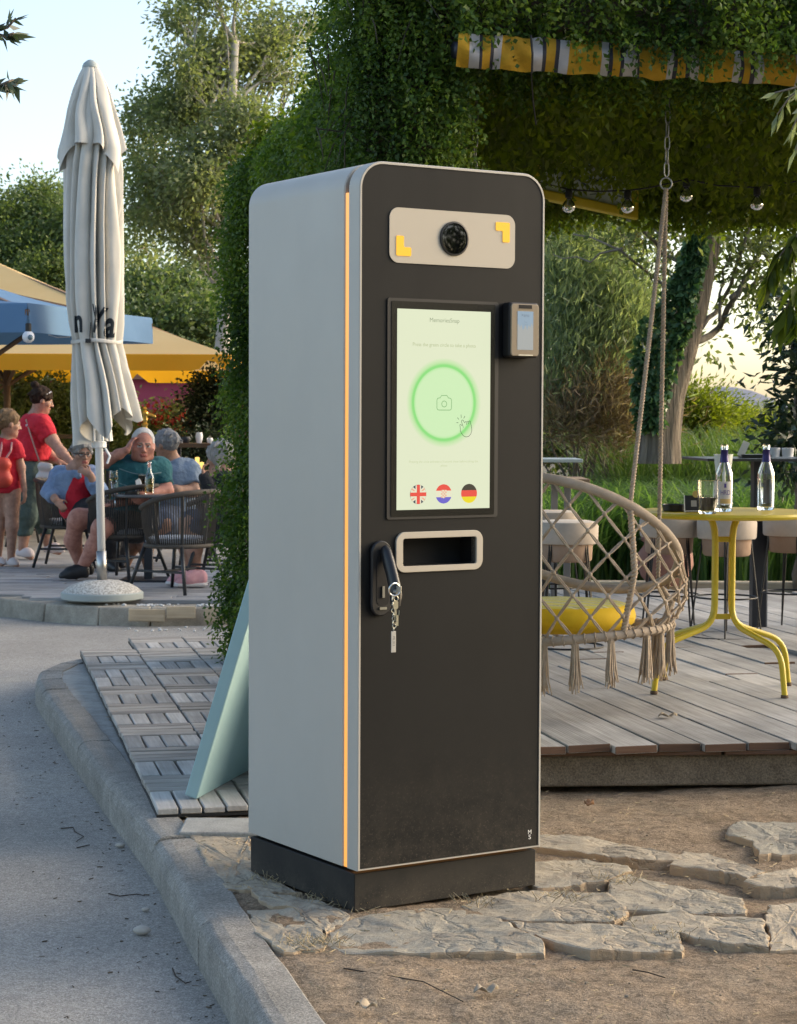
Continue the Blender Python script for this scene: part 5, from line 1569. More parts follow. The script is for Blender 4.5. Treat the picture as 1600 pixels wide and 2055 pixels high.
# --- far tables, tap and serving counter in the background
m_brass = pm('brass', (.72, .50, .16), .3, metal=1)
q = A(291, 862, 19.5)
t = thing('brass_tap', 'tall brass beer tap rising behind the man in teal', 'beer tap', (q.x, 19.5, q.z))
smooth_by_angle(MB().lathe([(.03, -.4), (.03, .0), (.022, .03), (.034, .05), (.018, .07), (.028, .10), (.020, .13), (.032, .15), (.03, .17), (.012, .185), (.024, .20), (.012, .215), (.001, .22)], 16).build('column', m_brass, t), 50)
mb = MB(); mb.tube([(.01, -.02, .14), (.06, -.04, .145), (.11, -.05, .125)], [.012, .014, .008], 8); mb.build('spout', m_brass, t, smooth=True)
m_dkw = woodmat('dark_wood', (.09, .055, .032), (.15, .10, .06), 0)
for (px, py, Y, w, lab) in ((395, 889, 19.0, .42, 'small brown table with crockery behind the man in the polo shirt'), (400, 944, 17.8, .30, 'dark side table with glowing lamps behind the grey haired woman'), (130, 872, 21.0, .9, 'brown wooden counter behind the woman in red')):
    q = A(px, py, Y); t = thing('side_table', lab, 'table', (q.x, Y, TZ0)); h = q.z - TZ0
    MB().box((0, 0, h - .02), (w, .4, .04)).build('tabletop', m_dkw, t, bevel=.004)
    for sx in (-1, 1):
        for sy in (-1, 1): MB().box((sx * (w / 2 - .03), sy * .16, h / 2 - .02), (.03, .03, h - .04)).build('leg', m_navy, t)
    if px == 395:
        for dx, m, nm, r_, hh in ((-.10, m_navy, 'bowl', .05, .06), (.03, m_wpl, 'jug', .035, .10), (.13, m_wpl, 'cup', .03, .05)):
            o = thing(nm, {'bowl': 'dark bowl', 'jug': 'tall white jug', 'cup': 'small white cup'}[nm] + ' on the small brown table behind the man in the polo shirt', nm, (q.x + dx, Y - .08, TZ0 + h))
            smooth_by_angle(MB().lathe([(.002, 0), (r_ * .7, 0), (r_, hh * .6), (r_ * .8, hh), (r_ * .7, hh), (.002, hh * .5)], 16).build('vessel', m, o), 60)
m_glow = emit('lamp_glow', (1, .62, .18), 1.6 * EX)
for px, py in ((396, 925), (405, 935), (117, 892)):
    q = A(px, py, 17.7 if px > 200 else 20.8); t = thing('table_lantern', {396: 'small lit lantern between the polo shirt and the grey bob, upper one', 405: 'small lit lantern between the polo shirt and the grey bob, lower one', 117: 'small lit lantern below the brown counter'}[px], 'lantern', tuple(q))
    MB().lathe([(.002, -.035), (.018, -.035), (.020, .03), (.002, .035)], 12).build('flame_glass', m_glow, t); MB().lathe([(.024, -.045), (.026, -.036), (.002, -.035)], 12).build('lantern_foot', m_brass, t)

# =================================================================== PEOPLE
def smin(a, b, k):
    h = np.maximum(k - np.abs(a - b), 0) / k
    return np.minimum(a, b) - h * h * k * .25
def d_cap(P, a, b, ra, rb):
    ba = b - a; L2 = max(float(ba @ ba), 1e-9)
    t = np.clip(((P - a) @ ba) / L2, 0, 1)
    return np.linalg.norm(P - a - t[..., None] * ba, axis=-1) - (ra + (rb - ra) * t)
def d_ell(P, c, r, M):
    q = (P - c) @ M; k0 = np.linalg.norm(q / r, axis=-1); k1 = np.linalg.norm(q / (r * r), axis=-1)
    return k0 * (k0 - 1) / np.maximum(k1, 1e-6)
CLOTHES = ('sweatshirt', 'shorts', 'denim_jacket', 'red_top', 'trousers', 'red_shirt', 'leggings', 'polo_shirt', 'black_top', 'denim_skirt')
class Body:
    """one skin over rounded limbs; each limb carries the index of its material"""
    def __init__(s): s.p = []
    def cap(s, a, b, ra, rb, g=0, k=.03, cut=None):
        s.p.append(('c', np.array(a, float), np.array(b, float), ra, rb, g, k, cut)); return s
    def chain(s, pts, rs, g=0, k=.03):
        for i in range(len(pts) - 1): s.cap(pts[i], pts[i + 1], rs[i], rs[i + 1], g, k)
        return s
    def ell(s, c, r, g=0, k=.02, M=None, cut=None):
        s.p.append(('e', np.array(c, float), np.array(r, float), np.eye(3) if M is None else np.array(M, float), 0, g, k, cut)); return s
    def dist(s, q, P):
        d = d_cap(P, q[1], q[2], q[3], q[4]) if q[0] == 'c' else d_ell(P, q[1], q[2], q[3])
        if q[7] is not None:
            for cu in q[7]:
                if len(cu) == 3: d = np.maximum(d, -d_ell(P, np.array(cu[0]), np.array(cu[1]), cu[2]))
                else: d = np.maximum(d, (P - np.array(cu[0], float)) @ unit(np.array(cu[1], float)))
        return d
    def bb(s, q):
        if q[0] == 'c':
            r = max(q[3], q[4]); return np.minimum(q[1], q[2]) - r, np.maximum(q[1], q[2]) + r
        r = float(np.max(q[2])); return q[1] - r, q[1] + r
    def mesh(s, name, mats, parent, vox):
        B = [s.bb(q) for q in s.p]
        lo = np.min([b[0] for b in B], axis=0) - 3 * vox; hi = np.max([b[1] for b in B], axis=0) + 3 * vox
        n = np.ceil((hi - lo) / vox).astype(int) + 1
        D = np.full(n, .2, np.float32)
        for q, (b0, b1) in zip(s.p, B):
            i0 = np.maximum(((b0 - lo - q[6] - 2 * vox) / vox).astype(int), 0); i1 = np.minimum(((b1 - lo + q[6] + 2 * vox) / vox).astype(int) + 2, n)
            g = [lo[k] + vox * np.arange(i0[k], i1[k]) for k in range(3)]
            P = np.stack(np.meshgrid(*g, indexing='ij'), -1)
            sl = tuple(slice(i0[k], i1[k]) for k in range(3))
            D[sl] = smin(D[sl], s.dist(q, P), q[6])
        S = D < 0
        cs = [(i, j, k) for i in (0, 1) for j in (0, 1) for k in (0, 1)]
        sub = lambda M, c: M[c[0]:M.shape[0] - 1 + c[0], c[1]:M.shape[1] - 1 + c[1], c[2]:M.shape[2] - 1 + c[2]]
        cnt = sum(sub(S, c).astype(np.int8) for c in cs); mask = (cnt > 0) & (cnt < 8)
        cell = np.argwhere(mask); idx = -np.ones(mask.shape, int); idx[mask] = np.arange(len(cell))
        acc = np.zeros((len(cell), 3)); w = np.zeros(len(cell))
        val = {c: D[cell[:, 0] + c[0], cell[:, 1] + c[1], cell[:, 2] + c[2]] for c in cs}
        for a in cs:
            for k in range(3):
                if a[k] == 0:
                    b = list(a); b[k] = 1; b = tuple(b); da, db = val[a], val[b]; x = (da < 0) != (db < 0)
                    t = np.where(x, da / np.where(x, da - db, 1), 0); p = np.array(a) + t[:, None] * (np.array(b) - np.array(a))
                    acc += p * x[:, None]; w += x
        V = lo + vox * (cell + acc / np.maximum(w, 1)[:, None])
        Q = []
        for k in range(3):
            u, v = (k + 1) % 3, (k + 2) % 3
            s0 = [slice(None)] * 3; s1 = [slice(None)] * 3; s0[k] = slice(0, -1); s1[k] = slice(1, None)
            A0, A1 = S[tuple(s0)], S[tuple(s1)]
            e = np.argwhere(A0 != A1); e = e[(e[:, u] > 0) & (e[:, v] > 0) & (e[:, u] < S.shape[u] - 1) & (e[:, v] < S.shape[v] - 1)]
            def at_(du, dv): c = e.copy(); c[:, u] -= du; c[:, v] -= dv; return idx[c[:, 0], c[:, 1], c[:, 2]]
            q = np.stack([at_(1, 1), at_(0, 1), at_(0, 0), at_(1, 0)], 1)
            fl = ~A0[e[:, 0], e[:, 1], e[:, 2]]; q[fl] = q[fl][:, ::-1]; Q.append(q)
        Q = np.concatenate(Q); Q = Q[(Q >= 0).all(1)]
        mi = None
        if len(mats) > 1:
            C_ = V[Q].mean(1); DD = np.stack([s.dist(q, C_) for q in s.p]); mi = np.array([q[5] for q in s.p])[DD.argmin(0)]
        o = mkq(name, V, Q, mats, parent, smooth=True, mi=mi)
        if name in CLOTHES:
            for nm, sz, st in (('folds', .11, .030), ('creases', .045, .010)):
                tx = bpy.data.textures.get(nm) or bpy.data.textures.new(nm, 'CLOUDS'); tx.noise_scale = sz; tx.noise_depth = 2
                dm = o.modifiers.new(nm, 'DISPLACE'); dm.texture = tx; dm.strength = st; dm.mid_level = .42; dm.texture_coords = 'LOCAL'
        return o
def skin(name, c, c2): return pm(name, tuple(x * .82 for x in c), .58, tuple(x * 1.06 for x in c2), ns=26, spec=.28, bump=.2, bs=200, bd=.002)
m_sk = skin('fair_skin', (.42, .23, .16), (.47, .265, .19)); m_sk2 = skin('ruddy_skin', (.47, .20, .145), (.52, .25, .19)); m_sk3 = skin('tan_skin', (.34, .185, .12), (.40, .22, .15))
m_lip = pm('lip', (.36, .11, .09), .5); m_eyew = pm('eye_white', (.55, .52, .50), .3); m_iris = pm('iris', (.03, .025, .02), .2); m_brow = pm('brow', (.16, .12, .09), .8)
def hairm(n, a, b): return pm(n, a, .75, b, ns=90, bump=.8, bs=160, bd=.006, stretch=(1, 1, .25), spec=.12)
m_hgrey = hairm('grey_hair', (.22, .21, .20), (.36, .35, .34)); m_hwhite = hairm('white_hair', (.52, .50, .48), (.62, .60, .58)); m_hdark = hairm('dark_hair', (.016, .009, .006), (.045, .026, .017)); m_hfair = hairm('fair_hair', (.13, .08, .045), (.24, .16, .095)); m_hsalt = hairm('salt_hair', (.16, .155, .155), (.27, .265, .26))
def cloth_m(n, a, b, bs=18): return pm(n, a, .9, b, ns=7, bump=.8, bs=bs, bd=.02)
m_red = cloth_m('red_jersey', (.50, .012, .028), (.60, .02, .04)); m_legg = cloth_m('green_leggings', (.055, .085, .072), (.075, .11, .095)); m_mesh = pm('mesh_band', (.19, .17, .15), .9)
m_denim = cloth_m('denim', (.17, .25, .40), (.24, .33, .49), 26); m_blkc = cloth_m('black_cloth', (.012, .012, .014), (.02, .02, .023)); m_tealc = cloth_m('teal_jersey', (.012, .085, .10), (.02, .12, .135)); m_short = cloth_m('charcoal_shorts', (.03, .032, .035), (.045, .047, .05)); m_polo = cloth_m('blue_polo', (.16, .21, .28), (.20, .26, .34)); m_jean = cloth_m('dark_jeans', (.05, .065, .10), (.08, .10, .15))
m_shoe = pm('black_shoe', (.012, .012, .013), .5); m_sole = pm('pale_sole', (.62, .58, .56), .7); m_pink = pm('pink_trainer', (.62, .30, .33), .8, (.68, .38, .40), ns=30); m_camo = pm('grey_trainer', (.10, .10, .095), .85, (.36, .35, .33), ns=26, lo=.45, hi=.55); m_slip = pm('white_slipper', (.60, .52, .50), .8)

def frame(yaw, tilt=0.0, roll=0.0):
    """axes of a head: columns right, forward, up; yaw 0 looks away from the camera (+y), 180 at it"""
    M = Matrix.Rotation(R(yaw), 3, 'Z') @ Matrix.Rotation(R(tilt), 3, 'X') @ Matrix.Rotation(R(roll), 3, 'Y')
    return np.array(M)
def head(b, c, h, yaw, tilt=0, roll=0, hair=1, style='short', fat=1.0, mats=None):
    """head with a face: c centre, h half height. groups: 0 skin 1 hair 2 lip 3 eye white 4 iris 5 brow"""
    M = frame(yaw, tilt, roll); c = np.array(c, float)
    L = lambda x, y, z: c + M @ (np.array([x, y, z]) * h)
    b.ell(L(0, -.10, .22), np.array([.66, .80, .76]) * h, 0, .01, M)                       # skull
    b.ell(L(0, .12, -.32), np.array([.52 * fat, .58, .62]) * h, 0, .03, M)                  # face and jaw
    b.ell(L(0, .52, -.78), np.array([.22 * fat, .20, .17]) * h, 0, .03, M)                  # chin
    for s in (-1, 1):
        b.ell(L(s * .36 * fat, .42, -.20), np.array([.20, .18, .17]) * h, 0, .02, M)        # cheek
        b.ell(L(s * .66, -.06, -.08), np.array([.07, .15, .22]) * h, 0, .01, M)             # ear
        b.ell(L(s * .25, .66, .10), np.array([.20, .10, .055]) * h, 0, .015, M)             # brow bone
        b.ell(L(s * .25, .655, -.01), np.array([.095, .065, .050]) * h, 3, .004, M); b.ell(L(s * .25, .715, -.01), np.array([.052, .045, .050]) * h, 4, .003, M)
        b.cap(L(s * .12, .765, .13), L(s * .40, .68, .14), .035 * h, .028 * h, 5, .006)
        b.ell(L(s * .10, .78, -.30), np.array([.075, .08, .06]) * h, 0, .008, M)
    b.cap(L(0, .72, .08), L(0, .90, -.26), .055 * h, .10 * h, 0, .012)                      # nose
    b.ell(L(0, .70, -.515), np.array([.22, .09, .038]) * h, 2, .006, M); b.ell(L(0, .69, -.575), np.array([.18, .09, .04]) * h, 2, .006, M)
def hair(parent, c, h, yaw, tilt, roll, style, m, vox=.008):
    M = frame(yaw, tilt, roll); c = np.array(c, float); L = lambda x, y, z: c + M @ (np.array([x, y, z]) * h)
    b = Body(); fwd = M @ np.array([0, 1, 0]); up = M @ np.array([0, 0, 1])
    face = lambda y, z, rx, ry, rz: (L(0, y, z), np.array([rx, ry, rz]) * h, M)
    low = lambda z: (L(0, -.2, z), -up + fwd * .25)
    spec = {'short': ((.72, .87, .80), face(.78, -.42, .60, .78, .98), -.42), 'crop': ((.685, .825, .78), face(.78, -.22, .66, .86, 1.06), -.10),
            'pixie': ((.76, .92, .85), face(.85, -.42, .56, .72, .92), -.50), 'bob': ((.80, .95, .92), face(.85, -.48, .52, .78, .96), -.85),
            'bun': ((.72, .88, .81), face(.82, -.44, .58, .76, 1.0), -.50), 'tail': ((.72, .88, .81), face(.82, -.46, .58, .76, 1.0), -.55)}[style]
    r3, fc, zl = spec
    b.ell(L(0, -.12, .25 if style != 'bob' else .18), np.array(r3) * h, 0, .01, M, cut=[fc, low(zl)])
    rg = np.random.default_rng(int(abs(c[0]) * 1000) % 997)
    for _ in range(0 if style == 'crop' else 46):
        d = rg.normal(size=3); d[2] = abs(d[2]) * .9 - .15; d = d / np.linalg.norm(d)
        p0 = np.array([d[0] * r3[0], -.12 + d[1] * r3[1], .25 + d[2] * r3[2]])
        t = np.array([d[0] * .3 + rg.normal() * .2, -.35 + rg.normal() * .25, -.45 + rg.normal() * .15]) if style in ('bun', 'tail') else np.array([d[0] * .4 + rg.normal() * .3, rg.normal() * .35, -.4 + rg.normal() * .2])
        b.cap(L(*p0), L(*(p0 + t * .42)), .085 * h, .045 * h, 0, .012, cut=[fc, low(zl)])
    if style == 'bob':
        for s in (-1, 1): b.cap(L(s * .64, -.05, .1), L(s * .66, .04, -.70), .22 * h, .16 * h, 0, .02)
    if style == 'pixie': b.ell(L(.22, .38, .80), np.array([.42, .36, .20]) * h, 0, .03, M)
    if style == 'bun':
        b.ell(L(0, -.74, 1.02), np.array([.33, .33, .30]) * h, 0, .012, M)
    if style == 'tail': b.cap(L(0, -.85, .0), L(0, -1.0, -.9), .20 * h, .10 * h, 0, .05)
    b.mesh('hair', [m], parent, vox)
def hand(b, w, d, up, s=1.0, curl=.6, side=1):
    """palm and five fingers leaving the wrist w in direction d; up = back of the hand"""
    d = unit(np.array(d, float)); up = np.array(up, float); up = unit(up - d * (up @ d)); r = np.cross(d, up) * side
    w = np.array(w, float); pc = w + d * .045 * s
    b.ell(pc, np.array([.037, .048, .017]) * s, 0, .01, np.stack([r, d, up], 1))
    for i, (o, l) in enumerate(((-.027, .065), (-.009, .074), (.009, .070), (.026, .056))):
        a = w + d * .085 * s + r * o * s; l1, l2 = l * .5 * s, l * .5 * s
        m_ = a + (d * math.cos(curl * .6) - up * math.sin(curl * .6)) * l1; e = m_ + (d * math.cos(curl * 1.7) - up * math.sin(curl * 1.7)) * l2
        b.cap(a, m_, .0088 * s, .0080 * s, 0, .004); b.cap(m_, e, .0080 * s, .0066 * s, 0, .004)
    a = w + d * .025 * s - r * .028 * s; m_ = a + (d * .6 - r * .75 - up * .2) * .038 * s; e = m_ + (d * .9 - r * .2 - up * .35) * .030 * s
    b.cap(a, m_, .012 * s, .0095 * s, 0, .006); b.cap(m_, e, .0095 * s, .0075 * s, 0, .004)
def shoe(parent, name, heel, toe, s, m, sole=None, high=.075):
    b = Body(); h, t = np.array(heel, float), np.array(toe, float); d = unit(t - h); up = np.array([0, 0, 1.0])
    b.cap(h + up * .045 * s, h + d * .10 * s + up * .055 * s, .043 * s, .045 * s, 0, .03); b.cap(h + d * .08 * s + up * .05 * s, t - d * .04 * s + up * .030 * s, .044 * s, .034 * s, 0, .03)
    b.cap(h + up * high * s, h + d * .05 * s + up * high * s, .042 * s, .038 * s, 0, .02)
    for q in range(len(b.p)): b.p[q] = b.p[q][:7] + ([(h + up * .012, -up)],)
    o = b.mesh(name, [m], parent, .009)
    if sole is not None:
        c = Body(); c.cap(h + up * .012 * s, t - d * .035 * s + up * .012 * s, .047 * s, .040 * s, 0, .01, cut=[(h + up * .026 * s, up), (h, -up)]); c.mesh('sole', [sole], o, .008)
SKM = [m_lip, m_eyew, m_iris, m_brow]
def person(label, loc, group=None):
    return thing('person', label, 'person', loc, 0, group)
def pj(o, Y):
    """joint seen at (px, py), dy behind the person's own distance, in the person's frame"""
    return lambda px, py, dy=0.0: np.array(A(px, py, Y + dy) - Vector(o))

# 1 man in teal, seated, turned towards the camera, right hand raised to his temple
Y0 = 15.25; o_ = (A(255, 1000, Y0).x, Y0, TZ0); J = pj(o_, Y0)
p = person('bald man in a teal sweatshirt seated at the table, one hand raised to his head', o_)
b = Body(); hc, hh = J(287, 893, -.08), .128
head(b, hc, hh, 192, -4, -3, fat=1.25)
b.ell(J(286, 917, -.06), (.080, .075, .04), 0, .03)
b.cap(J(286, 925, 0), J(284, 900, 0), .075, .07, 0, .05)
for x in (250, 318): b.cap(J(x, 944, .02), J(284, 944, .0), .06, .06, 0, .03)
b.cap(J(284, 972, .0), J(268, 1030, .05), .15, .17, 0, .05)
b.chain([J(246, 930, .0), J(214, 925, -.06), J(213, 918, -.06)], [.062, .05, .045]); b.chain([J(214, 925, -.06), J(238, 912, -.16), J(255, 903, -.19)], [.047, .036, .028])
hand(b, J(255, 903, -.19), (.05, .02, .11), (-.8, -.5, .2), .85, .5)
b.chain([J(322, 940, .0), J(334, 985, -.10), J(278, 999, -.30), J(226, 1011, -.34)], [.066, .052, .046, .03]); hand(b, J(228, 1011, -.34), (-.3, -.05, -.05), (0, -.12, 1), .95, .7, -1)
b.chain([J(262, 1045, .05), J(158, 1040, -.10), J(155, 1045, -.12)], [.105, .072, .068]); b.chain([J(153, 1047, -.12), J(146, 1085, -.05), J(166, 1145, .05)], [.064, .062, .036])
b.chain([J(270, 1058, -.05), J(205, 1058, -.34), J(202, 1062, -.34)], [.105, .07, .066]); b.chain([J(202, 1064, -.34), J(188, 1098, -.28), J(160, 1146, -.24)], [.062, .062, .036])
b.mesh('body', [m_sk2, m_sk2] + SKM, p, .0085)
g = Body()
g.cap(J(284, 948, .0), J(268, 1025, .05), .172, .188, 0, .08, cut=[(J(286, 923, 0), (0, -.12, 1))])
for x in (250, 318): g.cap(J(x, 942, .02), J(284, 944, .0), .090, .085, 0, .05)
g.cap(J(246, 932, .0), J(218, 926, -.05), .080, .066, 0, .04, cut=[(J(219, 926, -.05), J(219, 926, -.05) - J(246, 932, 0))]); g.cap(J(320, 940, .0), J(332, 978, -.08), .082, .068, 0, .04, cut=[(J(331, 974, -.08), J(332, 978, -.08) - J(320, 940, 0))])
gs = g.mesh('sweatshirt', [m_tealc], p, .010)
mb = MB(); m_pipe = pm('pale_piping', (.16, .24, .25), .8)
for y, k in ((946, 0), (975, 1)):
    q = [J(x, y + 6 * math.sin((x - 245) / 70 * 3.1) + (x - 280) * .10, -.185 + abs(x - 284) ** 2 * .00004) for x in range(240, 326, 6)]
    mb.tube(q, .0035, 5)
mb.build('piping', m_pipe, gs)
g = Body(); g.cap(J(265, 1042, .05), J(178, 1042, -.06), .13, .10, 0, .05, cut=[(J(180, 1042, -.06), (-1, 0, 0))]); g.cap(J(272, 1056, -.05), J(216, 1057, -.28), .125, .095, 0, .05, cut=[(J(218, 1057, -.28), J(216, 1057, -.28) - J(272, 1056, -.05))]); g.ell(J(268, 1040, .04), (.19, .17, .15), 0, .06)
g.mesh('shorts', [m_short], p, .010); hair(p, hc, hh, 192, -4, -3, 'crop', m_hwhite)
shoe(p, 'shoe', J(168, 1163, -.26), J(116, 1165, -.32), 1.0, m_shoe); shoe(p, 'shoe', J(178, 1157, .05), J(140, 1158, .0), .95, m_shoe)
mb = MB(); c = Vector(J(234, 1009, -.34)); mb.tube([c + Vector((.005 * math.cos(t), .036 * math.cos(t), .034 * math.sin(t))) for t in np.linspace(0, 6.28, 15)[:-1]], .007, 6, closed=True); mb.build('wrist_watch', m_steel, p)

# 2 woman in denim jacket
Y0 = 16.1; o_ = (A(150, 1000, Y0).x, Y0, TZ0); J = pj(o_, Y0)
p = person('seated grey haired woman in glasses and a light denim jacket, hand at her chin', o_)
b = Body(); hc, hh = J(165, 910, -.05), .112; head(b, hc, hh, 205, -3, 0)
b.cap(J(160, 930, 0), J(157, 948, .03), .052, .062, 0, .04); b.cap(J(152, 960, .03), J(158, 1022, .05), .12, .14, 0, .08)
b.chain([J(122, 952, .03), J(100, 988, -.02), J(112, 1003, -.14)], [.056, .044, .030]); hand(b, J(112, 1003, -.14), (.10, -.05, -.10), (-.2, -.6, .7), .9, .9)
b.chain([J(186, 955, .02), J(197, 985, -.12), J(181, 952, -.17)], [.054, .042, .028]); hand(b, J(182, 953, -.17), (-.30, 0, .16), (.1, -1, .2), .9, .9, -1)
b.chain([J(160, 1030, .04), J(212, 1030, -.30), J(222, 1085, -.28), J(218, 1130, -.2)], [.11, .07, .06, .04]); b.chain([J(165, 1035, .10), J(222, 1034, -.15), J(232, 1085, -.15), J(230, 1130, -.1)], [.11, .07, .06, .04])
b.mesh('body', [m_sk, m_sk] + SKM, p, .0085)
g = Body(); g.cap(J(152, 960, .03), J(157, 1015, .05), .136, .152, 0, .08, cut=[(J(157, 943, 0), (0, -.12, 1))]); g.mesh('red_top', [m_red], p, .011)
g = Body()
fr = [(J(168, 960, -.13), (1, -.35, 0))]
g.cap(J(146, 958, .04), J(147, 1008, .07), .148, .150, 0, .07, cut=[(J(150, 942, 0), (0, -.12, 1)), (J(163, 960, -.14), (.9, -.75, .0)), (J(150, 1013, 0), (0, 0, -1))])
g.cap(J(180, 962, .05), J(186, 1008, .07), .095, .085, 0, .05, cut=[(J(180, 944, 0), (0, -.12, 1)), (J(180, 960, -.14), (-.9, -.5, 0)), (J(180, 1010, 0), (0, 0, -1))])
g.chain([J(122, 952, .03), J(101, 986, -.02)], [.076, .062], 0, .05); g.cap(J(101, 986, -.02), J(108, 1000, -.10), .062, .052, 0, .04, cut=[(J(108, 999, -.10), J(112, 1003, -.14) - J(101, 986, -.02))])
g.chain([J(184, 955, .02), J(197, 983, -.11)], [.072, .060], 0, .05); g.cap(J(197, 983, -.11), J(189, 966, -.15), .060, .050, 0, .04, cut=[(J(188, 965, -.15), J(181, 952, -.17) - J(197, 983, -.11))])
g.cap(J(140, 944, -.02), J(158, 955, -.10), .03, .02, 0, .02)
g.mesh('denim_jacket', [m_denim], p, .010)
g = Body(); g.chain([J(160, 1028, .05), J(212, 1028, -.28), J(222, 1085, -.27), J(219, 1120, -.2)], [.135, .09, .078, .066], 0, .05); g.chain([J(165, 1033, .10), J(222, 1034, -.14), J(232, 1085, -.14), J(231, 1120, -.1)], [.13, .09, .078, .066], 0, .05); g.mesh('trousers', [m_blkc], p, .012)
hair(p, hc, hh, 205, -3, 0, 'pixie', m_hgrey)
M = frame(205, -3, 0); Lh = lambda x, y, z: Vector(np.array(hc) + M @ (np.array([x, y, z]) * hh)); mb = MB()
for s in (-1, 1):
    mb.tube([Lh(s * .27 + .22 * math.cos(t), .84, -.03 + .15 * math.sin(t)) for t in np.linspace(0, 6.28, 17)[:-1]], .0022, 5, closed=True); mb.tube([Lh(s * .48, .80, .0), Lh(s * .72, .1, .02)], .003, 5)
mb.tube([Lh(-.06, .86, .0), Lh(.06, .86, .0)], .003, 5); mb.build('glasses', m_blk, p)
shoe(p, 'shoe', J(215, 1146, -.2), J(238, 1150, -.35), .9, m_shoe); shoe(p, 'shoe', J(228, 1140, -.1), J(250, 1143, -.25), .9, m_shoe)

# 3 standing woman in red
Y0 = 17.3; o_ = (A(66, 1118, Y0).x, Y0, TZ0); J = pj(o_, Y0)
p = person('standing woman in a red shirt and green leggings with her dark hair in a bun', o_)
b = Body(); hc, hh = J(84, 803, 0), .113; head(b, hc, hh, 290, -12, 0)
b.cap(J(76, 822, .01), J(68, 842, .02), .052, .062, 0, .04)
b.cap(J(72, 862, .02), J(66, 912, .02), .125, .115, 0, .08); b.ell(J(64, 950, .02), (.155, .15, .14), 0, .06)
b.chain([J(84, 850, -.10), J(104, 882, -.14), J(125, 910, -.20), J(143, 927, -.25)], [.060, .052, .044, .030]); hand(b, J(141, 925, -.25), (.2, -.1, -.10), (.3, -.3, .8), .9, .7)
b.chain([J(70, 850, .13), J(84, 890, .16), J(105, 920, .05), J(118, 926, -.02)], [.058, .048, .042, .03]); hand(b, J(117, 926, -.02), (.2, -.05, -.05), (.2, -.3, .8), .9, .7, -1)
b.chain([J(58, 962, -.05), J(53, 1035, -.06), J(45, 1105, -.03)], [.115, .072, .036]); b.chain([J(72, 962, .08), J(84, 1035, .06), J(98, 1098, .12)], [.115, .072, .036])
b.cap(J(46, 1110, -.03), J(62, 1118, -.08), .03, .026); b.cap(J(98, 1102, .12), J(118, 1108, .05), .03, .026)
b.mesh('body', [m_sk, m_sk] + SKM, p, .0085)
g = Body(); g.cap(J(72, 860, .02), J(66, 914, .02), .145, .145, 0, .08, cut=[(J(70, 834, 0), (.15, 0, 1)), (J(66, 924, 0), (0, 0, -1))]); g.cap(J(70, 850, .10), J(80, 850, -.10), .085, .085, 0, .05, cut=[(J(70, 832, 0), (.15, 0, 1))]); g.cap(J(84, 852, -.10), J(101, 880, -.13), .082, .072, 0, .04, cut=[(J(100, 878, -.13), J(104, 882, -.14) - J(84, 850, -.10))]); g.cap(J(70, 850, .13), J(80, 880, .15), .08, .07, 0, .04, cut=[(J(80, 880, .15), (.3, 0, -1))])
sh = g.mesh('red_shirt', [m_red], p, .010)
MB().add([tuple(J(x, y, -.125 - .02 * abs(x - 60) / 10)) for x, y in ((51, 852), (57, 850), (57, 853), (52, 856))], [(3, 2, 1, 0)]).build('shirt_print', m_wpl, sh)
g = Body(); g.ell(J(64, 950, .02), (.165, .165, .15), 0, .06, cut=[(J(66, 926, 0), (0, 0, 1))]); g.chain([J(58, 962, -.05), J(53, 1035, -.06)], [.125, .082], 0, .05); g.chain([J(72, 962, .08), J(84, 1035, .06)], [.125, .082], 0, .05)
g.cap(J(53, 1035, -.06), J(49, 1076, -.05), .082, .062, 0, .04, cut=[(J(49, 1074, -.05), (0, 0, -1))]); g.cap(J(84, 1035, .06), J(92, 1074, .10), .082, .062, 0, .04, cut=[(J(91, 1072, .1), (.1, 0, -1))])
lg = g.mesh('leggings', [m_legg], p, .010)
g = Body()
for a, c in ((J(54, 1026, -.06), J(53, 1038, -.06)), (J(83, 1026, .06), J(84, 1038, .06))): g.cap(a, c, .087, .084, 0, .01, cut=[(a, a - c), (c, c - a)])
g.mesh('mesh_band', [m_mesh], lg, .009); hair(p, hc, hh, 290, -12, 0, 'bun', m_hdark)
shoe(p, 'slipper', J(42, 1118, -.02), J(68, 1124, -.10), .92, m_slip, None, .03); shoe(p, 'slipper', J(96, 1110, .12), J(130, 1112, .02), .92, m_slip, None, .03)
g = Body(); g.cap(J(84, 936, -.19), J(98, 938, -.19), .038, .038, 0, .03); g.cap(J(82, 958, -.19), J(102, 960, -.19), .045, .045, 0, .04); bag = g.mesh('shoulder_bag', [pm('pale_leather', (.50, .49, .46), .5)], p, .010)
mb = MB(); mb.tube([J(52, 842, -.10), J(62, 875, -.17), J(72, 905, -.18), J(80, 928, -.19)], .012, 6, flat=.35); mb.build('bag_strap', pm('strap_tan', (.42, .22, .17), .7), bag)
mb = MB(); M = frame(290, -12, 0); Lh = lambda x, y, z: Vector(np.array(hc) + M @ (np.array([x, y, z]) * hh)); mb.tube([Lh(-.72, .0, .35), Lh(-.5, .45, .72), Lh(0, .62, .80), Lh(.5, .45, .72), Lh(.72, 0, .35)], .0045, 6); mb.build('sunglasses', m_wpl, p)

